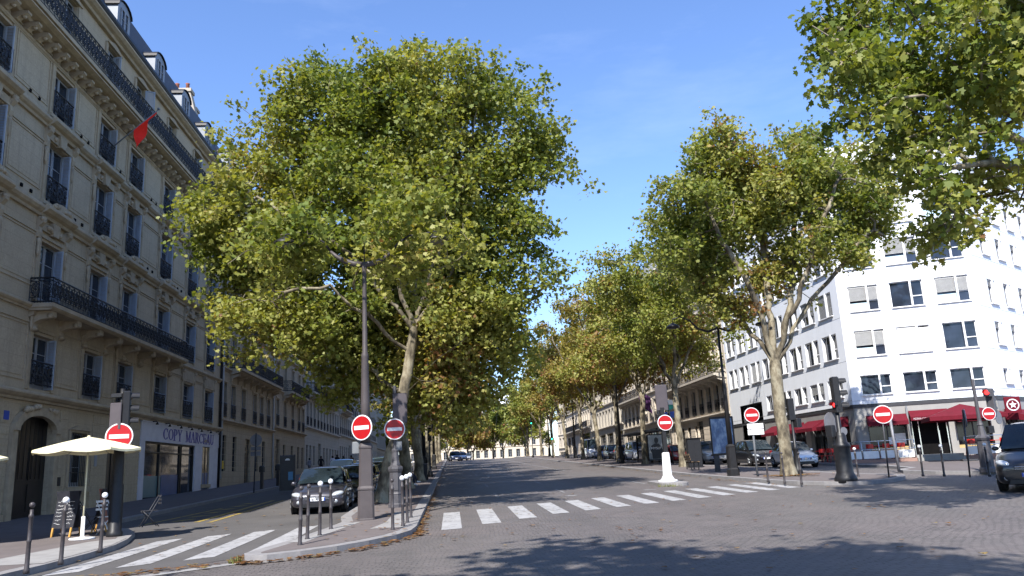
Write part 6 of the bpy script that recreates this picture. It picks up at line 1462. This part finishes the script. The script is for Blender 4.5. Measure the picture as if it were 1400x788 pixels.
# ------------------------------------------------------------------ vehicles. Local: front looks to -y, z up, origin on the ground in the middle
STY={ # L,W,H, belt height, bonnet front height, windscreen base, roof front, roof end, rear glass base (fractions of L)
 'lowmpv':(4.3,1.84,1.50,.95,.76,.235,.44,.84,.96),
 'mpv':(4.35,1.84,1.63,.99,.80,.235,.43,.86,.965),'hatch':(3.75,1.68,1.47,.93,.74,.24,.42,.82,.955),'sedan':(4.6,1.82,1.45,.92,.72,.30,.46,.72,.86),
 'suv':(4.45,1.86,1.68,1.05,.88,.27,.42,.84,.96),'van':(4.95,1.95,1.92,1.15,.92,.205,.37,.955,.99),'truckvan':(5.4,2.0,2.45,1.25,1.0,.14,.27,.985,.995)}
def car(label,x,y,rz,style,paint,group='cars parked along the service lanes',cat='car',name='parked_car',plate='',detail=True,ground=None,blank_rear=False):
    L,W_,H,hb,hf,fb,fr,fe,fg=STY[style]; w=W_/2; z0=G(y)+.008 if ground is None else ground
    slope=math.atan2(G(y+2)-G(y-2),4)
    th=thing(name,label,cat,(x,y,z0),rz,group); th.rotation_euler=(slope*math.cos(rz),-slope*math.sin(rz) if False else slope*math.sin(-rz),rz)
    pm=MT[paint] if isinstance(paint,str) else paint
    Yf=lambda f:-L/2+L*f
    def ring(y,k,zb,zs,zt,bulge=.0):
        ww=w*k; h=[(0,zb),(ww*.86,zb),(ww*.975,zb+.10),(ww,zb+.28),(ww*.995,zs-.08),(ww*.955,zs),(ww*.86,max(zs+.01,zt-.03)),(ww*.45,zt+bulge*.8),(0,zt+bulge)]
        return [(a,y,b) for a,b in h]+[(-a,y,b) for a,b in reversed(h[1:-1])]
    hood=lambda f: hf+(hb-hf)*min(1,max(0,(f-.03)/(fb-.03)))
    secs=[ring(Yf(0.0),.70,.34,hf-.26,hf-.22),ring(Yf(.006),.80,.25,hf-.2,hf-.14),ring(Yf(.025),.90,.21,hf-.16,hf-.05,.02),ring(Yf(.07),.965,.19,hf-.10,hf+.015,.03),
          ring(Yf(.15),1.0,.18,hood(.15)-.10,hood(.15)+.01,.03),ring(Yf(fb),1.0,.18,hb-.09,hb,.01),ring(Yf(.45),1.0,.18,hb-.06,hb+.005),ring(Yf(.7),1.0,.18,hb-.05,hb+.01),
          ring(Yf(.88),.99,.2,hb-.05,hb+.005),ring(Yf(.955),.95,.24,hb-.07,hb-.02),ring(Yf(.99),.88,.30,hb-.14,hb-.10),ring(Yf(1.0),.78,.36,hb-.26,hb-.22)]
    b=MB(); b.loft(secs,0,True,True,True); b.build('body',pm,th,sub=2 if detail else 1)
    # greenhouse
    wb=w*.905; wr=w*.70
    def gh(y,zb,zr,kb=1,kr=1):
        h=[(wb*kb,zb),(wb*kb-(wb-wr)*.55*kr,zb+(zr-zb)*.62),(wr*kr*1.0,zr-.045),(wr*kr*.78,zr),(0,zr+.018)]
        return [(a,y,c) for a,c in h]+[(-a,y,c) for a,c in reversed(h[:-1])]
    yb,yr,ye,yg=Yf(fb),Yf(fr),Yf(fe),Yf(fg)
    g=MB(); g.loft([gh(yb-.02,hb-.06,hb-.03,.98,1.2),gh(yb+(yr-yb)*.5,hb-.03,hb+(H-hb)*.60,.99,1.06),gh(yr,hb-.03,H-.03),gh(yr+.28,hb-.03,H),gh((yr+ye)/2,hb-.03,H+.015),gh(ye,hb-.03,H-.03,.99,.97),gh(ye+(yg-ye)*.55,hb-.03,hb+(H-hb)*.5,.98,1.0),gh(yg,hb-.08,hb-.04,.95,1.15)],0,True); g.build('roof',pm,th,sub=1)
    def panel(pts,name,m,n=6,bow=.03,off=.016):
        """four corner points -> slightly bowed panel pushed outward"""
        a,b_,c,d=[Vector(p) for p in pts]; nr=(b_-a).cross(d-a).normalized(); mb=MB(); vs=[]
        for i in range(n+1):
            for j in range(n+1):
                u,v=i/n,j/n; p=(a.lerp(b_,u)).lerp(d.lerp(c,u),v)+nr*(off+bow*(1-(2*u-1)**2)*(.4+.6*(1-(2*v-1)**2))); vs.append(p)
        mb.add(vs,[(i*(n+1)+j,(i+1)*(n+1)+j,(i+1)*(n+1)+j+1,i*(n+1)+j+1) for i in range(n) for j in range(n)],0,True); return mb.build(name,MT[m],th,fixn=False)
    panel([(-wb*.93,yb+.0,hb+.0),(wb*.93,yb+.0,hb+.0),(wr*1.02,yr-.05,H-.075),(-wr*1.02,yr-.05,H-.075)],'windscreen','carglass',8,.075,.03)
    panel([(wb*.86,yg-.02,hb+.02),(-wb*.86,yg-.02,hb+.02),(-wr*.92,ye+.05,H-.10),(wr*.92,ye+.05,H-.10)],'rear_window','carglass' if not blank_rear else 'greydark',6,.05,.025)
    y1=yb+L*.045; y2=yr+.08; ym=Yf((fr+fe)/2+.01); y3=ye-.06; y4=Yf(fg)-.28
    sx=lambda z:wb-(wb-wr)*((z-hb)/(H-hb))**1.25+.004
    for s in(-1,1):
        zt=H-.13; A=[(s*sx(hb+.03),y1+.02,hb+.035),(s*sx(hb+.03),ym-.03,hb+.035),(s*sx(zt),ym-.03,zt),(s*sx(zt),y2+.03,zt)]; B=[(s*sx(hb+.03),ym+.03,hb+.035),(s*sx(hb+.03),y4,hb+.045),(s*sx(zt),y3-.02,zt),(s*sx(zt),ym+.03,zt)]
        for Q in (A,B):
            if s<0: Q=[Q[1],Q[0],Q[3],Q[2]]
            panel(Q,'side_window','carglass' if not blank_rear or Q is A else 'greydark',4,.02,.02)
        # mirrors, lamps
        m=MB(); m.ball((0,0,0),1,0,10); o=m.build('wing_mirror',pm,th,(s*(w*.95+.07),yb+.34,hb+.04)); o.scale=(.10,.06,.068)
        hl=MB(); hl.ball((0,0,0),1,0,14); o=hl.build('headlight',MT['headlight'],th,(s*w*.70,Yf(.040),hf-.13)); o.scale=(.235,.165,.088); o.rotation_euler=(0,R_(-12*s),R_(28*s))
        tl=MB(); tl.bbox(-.09,.09,-.06,.06,-.16,.16,.03); tl.build('tail_light',MT['signred'],th,(s*w*.80,Yf(.975),hb-.12))
        if detail:
            fl_=MB(); fl_.lathe([(.001,.0),(.06,.0),(.065,.03)],12,M=Matrix.Rotation(R_(90),4,'X')); fl_.build('fog_light',MT['headlight'],th,(s*w*.66,Yf(.012)-.012,.40))
            dh=MB()
            for yy in (ym-.20,ym+.75): dh.bbox(-.02,.02,yy-.1,yy+.1,hb-.16,hb-.13,.008)
            dh.build('door_handle',pm,th,(s*(w+.002),0,0))
        sk=MB(); sk.box(s*w*.99-.012,s*w*.99+.012,Yf(.27),Yf(.72),.19,.30); sk.build('sill',MT['greydark'],th)
    # grille, lower intake, badge, plate
    gr=MB(); gr.bbox(-w*.44,w*.44,-.03,.05,-.055,.06,.015); gr.build('grille',MT['black'],th,(0,Yf(.008)-.02,hf-.24)); 
    for k in range(2): c_=MB(); c_.bbox(-w*.43,w*.43,-.01,.01,0,.018,.004); c_.build('grille_bar',MT['chrome'],th,(0,Yf(.008)-.055,hf-.28+.055*k))
    it=MB(); it.prism([(-w*.62,.24),(w*.62,.24),(w*.56,.36),(-w*.56,.36)],-.02,.06,'y'); it.build('lower_intake',MT['black'],th,(0,Yf(.004)-.0,0))
    em=MB(); em.prism([(0,.07),(.06,0),(0,-.07),(-.06,0)],-.02,.0,'y'); em.build('emblem',MT['chrome'],th,(0,Yf(.004)-.05,hf-.215))
    pl=MB(); pl.bbox(-.26,.26,-.01,.01,0,.11,.004); po=pl.build('number_plate',MT['plate'],th,(0,Yf(0)-.028,.435))
    bl=MB(); bl.box(-.26,-.215,-.012,-.0105,.002,.108); bl.box(.215,.26,-.012,-.0105,.002,.108); bl.build('blue_band',MT['blue'],po)
    if plate:
        t=text_mesh(plate,.36,.07); t=t.copy(); t.materials.clear(); t.materials.append(MT['black']); link('plate_lettering',t,po,(0,-.0135,.02),(R_(90),0,0))
    # wheels and dark arches
    r=.315 if style not in('van','truckvan','suv') else .345
    for s in(-1,1):
        for f in(.185,.80):
            ar=MB(); ar.lathe([(r*1.19,-.03),(r*1.19,.03)],24,M=Matrix.Rotation(R_(90),4,'Y')); ar.build('wheel_arch',MT['black'],th,(s*(w*.985-.026),Yf(f),r+.02))
            wh=MB(); wh.lathe([(r*.62,-.10),(r*.93,-.105),(r,-.075),(r,.075),(r*.93,.105),(r*.62,.10)],28,M=Matrix.Rotation(R_(90),4,'Y')); o=wh.build('wheel',MT['rubber'],th,(s*(w-.10),Yf(f),r))
            rm=MB(); rm.lathe([(.02,.06),(r*.18,.075),(r*.55,.055),(r*.63,.075),(r*.64,.02)],24,M=Matrix.Rotation(R_(90)*s,4,'Y'))
            for q in range(5): a=6.2832*q/5; rm.tube([(s*.085,r*.12*math.cos(a),r*.12*math.sin(a)),(s*.082,r*.58*math.cos(a),r*.58*math.sin(a))],[.045,.03],6)
            rm.build('rim',MT['rim'],o,(s*.035,0,0))
    if detail: # cabin: front seats and a hint of the dashboard in front of the bulkhead behind the glass
        wp=MB()
        for s in(-1,.2): wp.tube([(s*wb*.55,yb+.02,hb+.05),(s*wb*.55+.55,yb+.12,hb+.12)],.008,4)
        wp.build('wiper',MT['black'],th)
    return th
for n_,c_ in (('grey_violet',(.040,.039,.052)),('black',(.012,.012,.015)),('navy',(.012,.022,.06)),('blue',(.02,.09,.28)),('white',(.72,.74,.78)),('silver',(.42,.44,.46)),('darkgrey',(.035,.037,.042)),('palegrey',(.30,.32,.35)),('green',(.10,.14,.08)),('red',(.35,.02,.02))):
    MT['p_'+n_]=carpaint('car_paint_'+n_,c_)
# service lane left of the median: cars one behind the other along the kerb, facing the viewer
car('dark grey people carrier parked first behind the bollards of the median',-4.62,30.0,R_(3),'lowmpv','p_grey_violet',plate='BE-143-WV')
car('black car parked right behind the grey people carrier',-4.25,35.2,R_(1),'sedan','p_black')
car('dark navy car third in the row along the median',-4.45,40.6,0,'hatch','p_navy')
car('dark grey car fourth in the row along the median',-4.4,45.6,0,'sedan','p_darkgrey')
car('olive green car fifth in the row along the median',-4.45,51.0,0,'mpv','p_green')
car('dark blue car sixth in the row along the median',-4.4,56.6,0,'suv','p_navy',detail=False)
car('black estate seventh in the row along the median',-4.45,62.4,0,'sedan','p_black',detail=False)
car('light blue car eighth in the row along the median',-4.4,68.0,0,'suv','p_blue',detail=False)
car('silver car far along the row by the median',-4.4,73.8,0,'hatch','p_silver',detail=False)
car('bright blue car standing in the side lane beside the people',-7.0,53.0,R_(2),'mpv','p_blue','cars in the side lane')
car('pale blue-white car in the side lane beyond the bright blue one',-6.4,60.0,0,'hatch','p_palegrey','cars in the side lane',detail=False)
# right service lane
car('small white car with open view beside the red cafe chairs',19.95,46.4,R_(-3),'hatch','p_white',plate='CA-518-LM')
car('black car behind the mottled plane trunk and advert column',19.9,52.2,R_(-2),'mpv','p_black')
car('silver car beside the stone house with the rounded balcony',19.6,61.2,R_(-2),'suv','p_silver')
car('red car half hidden behind the black street cabinet',18.6,66.5,0,'hatch','p_red',detail=False)
rr_=[('dark blue car behind the bus shelter poster',18.6,73,'suv','p_navy'),('white van among cars left of the bus shelter',18.4,79.2,'van','p_white'),('black car between slim trunks left of the shelter',18.4,85.4,'mpv','p_black'),('dark green car behind the dark lamp post',18.3,91,'suv','p_darkgrey'),('blue car beyond the pink-banded trunk',18.3,96.8,'mpv','p_blue'),('silver car before the tall white van',18.3,102.6,'sedan','p_silver'),('dark car next to the tall white van',18.3,108.2,'hatch','p_navy')]
for lb,x,y,sty,pt in rr_: car(lb,x,y,0,sty,pt,detail=False)
car('tall white delivery van parked by the forked trunk far along the right lane',17.5,101.0,R_(2),'truckvan','p_white',cat='van',name='delivery_van',detail=False)
# driving / far
car('dark navy van entering from the right edge of the crossing',17.6,23.2,R_(-43),'van','p_black','moving vehicles','van','dark_van',plate='DL-720-QN')
car('pale car coming over the crest of the avenue',3.0,166,0,'sedan','p_palegrey','moving vehicles',name='distant_car',detail=False)
car('dark car standing by the median kerb near the crest',.6,139,R_(6),'suv','p_navy','moving vehicles',name='distant_car',detail=False)
car('small white car behind the dark one near the crest',1.9,147,0,'hatch','p_white','moving vehicles',name='distant_car',detail=False)
# ------------------------------------------------------------------ people: one continuous skinned body each
MT['skin']=mat('skin',(.42,.25,.18),(.36,.21,.15),.6,0,.3,6); MT['hair']=mat('dark_hair',(.02,.014,.01),(.035,.024,.018),.5,0,.3,12); MT['shoe_white']=mat('white_shoe',(.75,.75,.76),(.66,.66,.68),.5,0,.3,8)
def cloth(n,c): 
    k='c_'+n
    if k not in MT: MT[k]=mat('cloth_'+n,c,tuple(x*.75 for x in c),.85,0,.15,9,5,.2,.01,60)
    return MT[k]
def person(label,loc,rz,top,bottom,pose='stand',hgt=1.72,shoe='black',hair='hair',sleeve=True,seed=0,bare_arm=False):
    th=thing('person',label,'person',loc,rz,'people on the shaded pavement' if pose!='sit' else None); s=hgt/1.72; rr=random.Random(seed); J={}; sway=rr.uniform(-.03,.03)
    J.update(pelvis=(0,0,.95),waist=(0,.0,1.10),chest=(0,-.01,1.30),neck0=(0,0,1.44),neck=(0,0,1.50),head=(0,-.02,1.58),crown=(0,-.015,1.665))
    for sd,k in ((-1,'l'),(1,'r')):
        J.update({k+'sh':(sd*.175,0,1.41),k+'el':(sd*(.235+sway),.03,1.13),k+'wr':(sd*.225,-.07-rr.uniform(0,.1),.90),k+'ha':(sd*.22,-.10,.82),k+'hip':(sd*.09,0,.90),k+'kn':(sd*.10,-.03,.50),k+'an':(sd*.105,.02,.09),k+'to':(sd*.115,-.15,.035)})
    if pose=='sit': # seated, leaning forward, hands on the lap
        J.update(pelvis=(0,.05,.56),waist=(0,.07,.70),chest=(0,.02,.90),neck0=(0,-.03,1.04),neck=(0,-.06,1.10),head=(0,-.11,1.17),crown=(0,-.115,1.255))
        for sd,k in ((-1,'l'),(1,'r')):
            J.update({k+'sh':(sd*.175,-.01,1.0),k+'el':(sd*.22,-.08,.76),k+'wr':(sd*.09,-.30,.70),k+'ha':(sd*.05,-.37,.69),k+'hip':(sd*.09,.03,.53),k+'kn':(sd*.11,-.42,.53),k+'an':(sd*.11,-.44,.10),k+'to':(sd*.12,-.62,.04)})
        J.update(ran=(.0,-.60,.22),rto=(-.02,-.78,.20),rkn=(.10,-.44,.58))
    names=list(J); idx={n:i for i,n in enumerate(names)}; E=[('pelvis','waist'),('waist','chest'),('chest','neck0'),('neck0','neck'),('neck','head'),('head','crown')]
    for k in 'lr': E+=[('neck0',k+'sh'),(k+'sh',k+'el'),(k+'el',k+'wr'),(k+'wr',k+'ha'),('pelvis',k+'hip'),(k+'hip',k+'kn'),(k+'kn',k+'an'),(k+'an',k+'to')]
    Rd=dict(pelvis=(.155,.115),waist=(.14,.10),chest=(.165,.115),neck0=(.10,.08),neck=(.055,.055),head=(.085,.10),crown=(.06,.075))
    for k in 'lr': Rd.update({k+'sh':(.068,.068),k+'el':(.045,.045),k+'wr':(.032,.032),k+'ha':(.04,.03),k+'hip':(.098,.098),k+'kn':(.062,.062),k+'an':(.045,.045),k+'to':(.042,.035)})
    me=bpy.data.meshes.new('person_skeleton'); me.from_pydata([tuple(c*s for c in J[n]) for n in names],[(idx[a],idx[b]) for a,b in E],[]); o=bpy.data.objects.new('tmp',me); COL.objects.link(o)
    o.modifiers.new('sk','SKIN'); 
    if not me.skin_vertices: me.skin_vertices.new() if hasattr(me.skin_vertices,'new') else None
    sv=me.skin_vertices[0].data
    for n in names: sv[idx[n]].radius=tuple(q*s for q in Rd[n])
    sv[0].use_root=True; md=o.modifiers.new('ss','SUBSURF'); md.levels=2; md.render_levels=2
    dg=bpy.context.evaluated_depsgraph_get(); bm_=bpy.data.meshes.new_from_object(o.evaluated_get(dg)); bpy.data.objects.remove(o)
    mats=[MT['skin'],cloth(*top),cloth(*bottom),MT['black'] if shoe=='black' else MT['shoe_white'],MT[hair]]
    bm_.materials.clear(); [bm_.materials.append(m) for m in mats]
    jp={n:Vector(J[n])*s for n in names}
    def segd(p,a,b):
        ab=b-a; t=max(0,min(1,(p-a).dot(ab)/ab.length_squared)); return (p-(a+ab*t)).length,t
    hd=jp['head']
    for f in bm_.polygons:
        c=f.center; best=min(((segd(c,jp[a],jp[b])[0]-min(Rd[a][0],Rd[b][0])*s,a,b,segd(c,jp[a],jp[b])[1]) for a,b in E),key=lambda q:q[0]); a,b,t=best[1],best[2],best[3]
        if b in('head','crown') or (b=='neck'): mi=4 if (b in('head','crown') and (c.z>hd.z+.055*s or c.y>hd.y+.03*s)) else 0
        elif b.endswith('ha') or (b.endswith('wr') and (bare_arm or t>.85)) or (bare_arm and b.endswith('el') and t>.5): mi=0
        elif b.endswith('to') or (b.endswith('an') and t>.93): mi=3
        elif b.endswith('kn') or b.endswith('an') or b.endswith('hip') or (a=='pelvis' and b=='waist' and t<.45): mi=2
        else: mi=1
        f.material_index=mi; f.use_smooth=True
    body=link('body',bm_,th); hr=MB(); hr.ball((hd.x,hd.y+.022*s,hd.z+.035*s),.108*s,0,12,1.1); hr.build('hair',MT[hair],th)
    fc=MB(); fc.tube([(hd.x,hd.y-.085*s,hd.z+.01*s),(hd.x,hd.y-.115*s,hd.z-.022*s),(hd.x,hd.y-.09*s,hd.z-.03*s)],[.010*s,.016*s,.010*s],6); 
    for sd in(-1,1): fc.ball((hd.x+sd*.088*s,hd.y+.0,hd.z),.022*s,0,6)
    fc.build('nose_and_ears',MT['skin'],th)
    ey=MB(); 
    for sd in(-1,1): ey.ball((hd.x+sd*.032*s,hd.y-.088*s,hd.z+.018*s),.011*s,0,6)
    ey.build('eye',MT['black'],th); mo=MB(); mo.bbox(hd.x-.024*s,hd.x+.024*s,hd.y-.096*s,hd.y-.08*s,hd.z-.058*s,hd.z-.05*s,.003); mo.build('mouth',MT['signred'],th)
    for k,sd in (('l',-1),('r',1)): # five separate fingers
        h=jp[k+'ha']; d=(jp[k+'ha']-jp[k+'wr']).normalized(); sidev=Vector((0,1,0)) if pose!='sit' else Vector((1,0,0)); fm=MB()
        for q in range(4):
            st=h+sidev*(.026-.017*q)*s+d*.01*s; ln=(.062,.07,.066,.05)[q]*s; fm.tube([st,st+d*ln*.55,st+d*ln+Vector((-sd*.012,0,0))*s],[.0095*s,.009*s,.007*s],5)
        st=h-sidev*.0+Vector((0,-.03,0))*s; fm.tube([h-d*.02*s-sidev*.02*s,h-sidev*.045*s+d*.015*s,h-sidev*.045*s+d*.045*s],[.011*s,.010*s,.008*s],5); fm.build('fingers',MT['skin'],th)
    return th
for lb,x,y,rz,tp,bt,h,sh in [('person in a white top standing in the middle of the group on the shaded pavement',-10.6,67.5,200,('white',(.66,.64,.70)),('dark',(.03,.03,.04)),1.75,'black'),
    ('person in a pale grey coat at the edge of the group nearest the charging terminal',-12.2,66.0,150,('grey',(.30,.30,.34)),('grey2',(.15,.15,.17)),1.66,'black'),
    ('person in black with dark hair between the grey and the white top',-11.45,67.0,20,('black',(.02,.02,.024)),('black2',(.016,.016,.02)),1.78,'black'),
    ('person in olive jacket right of the white top',-10.0,69.5,170,('olive',(.10,.10,.05)),('dark',(.03,.03,.04)),1.72,'black'),
    ('person in brown top at the back of the group',-9.7,72.5,190,('brown',(.12,.07,.04)),('dark',(.03,.03,.04)),1.74,'black'),
    ('tall person in black seen above the others at the back',-11.0,73.0,180,('black',(.02,.02,.024)),('dark',(.03,.03,.04)),1.86,'black')]:
    person(lb,gz((x+.9)*(y+11)/y,y+11),R_(rz),tp,bt,'stand',h,sh,seed=int(h*100))
person('person in black sitting on the median bench, white shoes towards the avenue',gz(-2.45,43.6),R_(90),('black',(.02,.02,.024)),('navy',(.018,.022,.04)),'sit',1.72,'white',bare_arm=True)
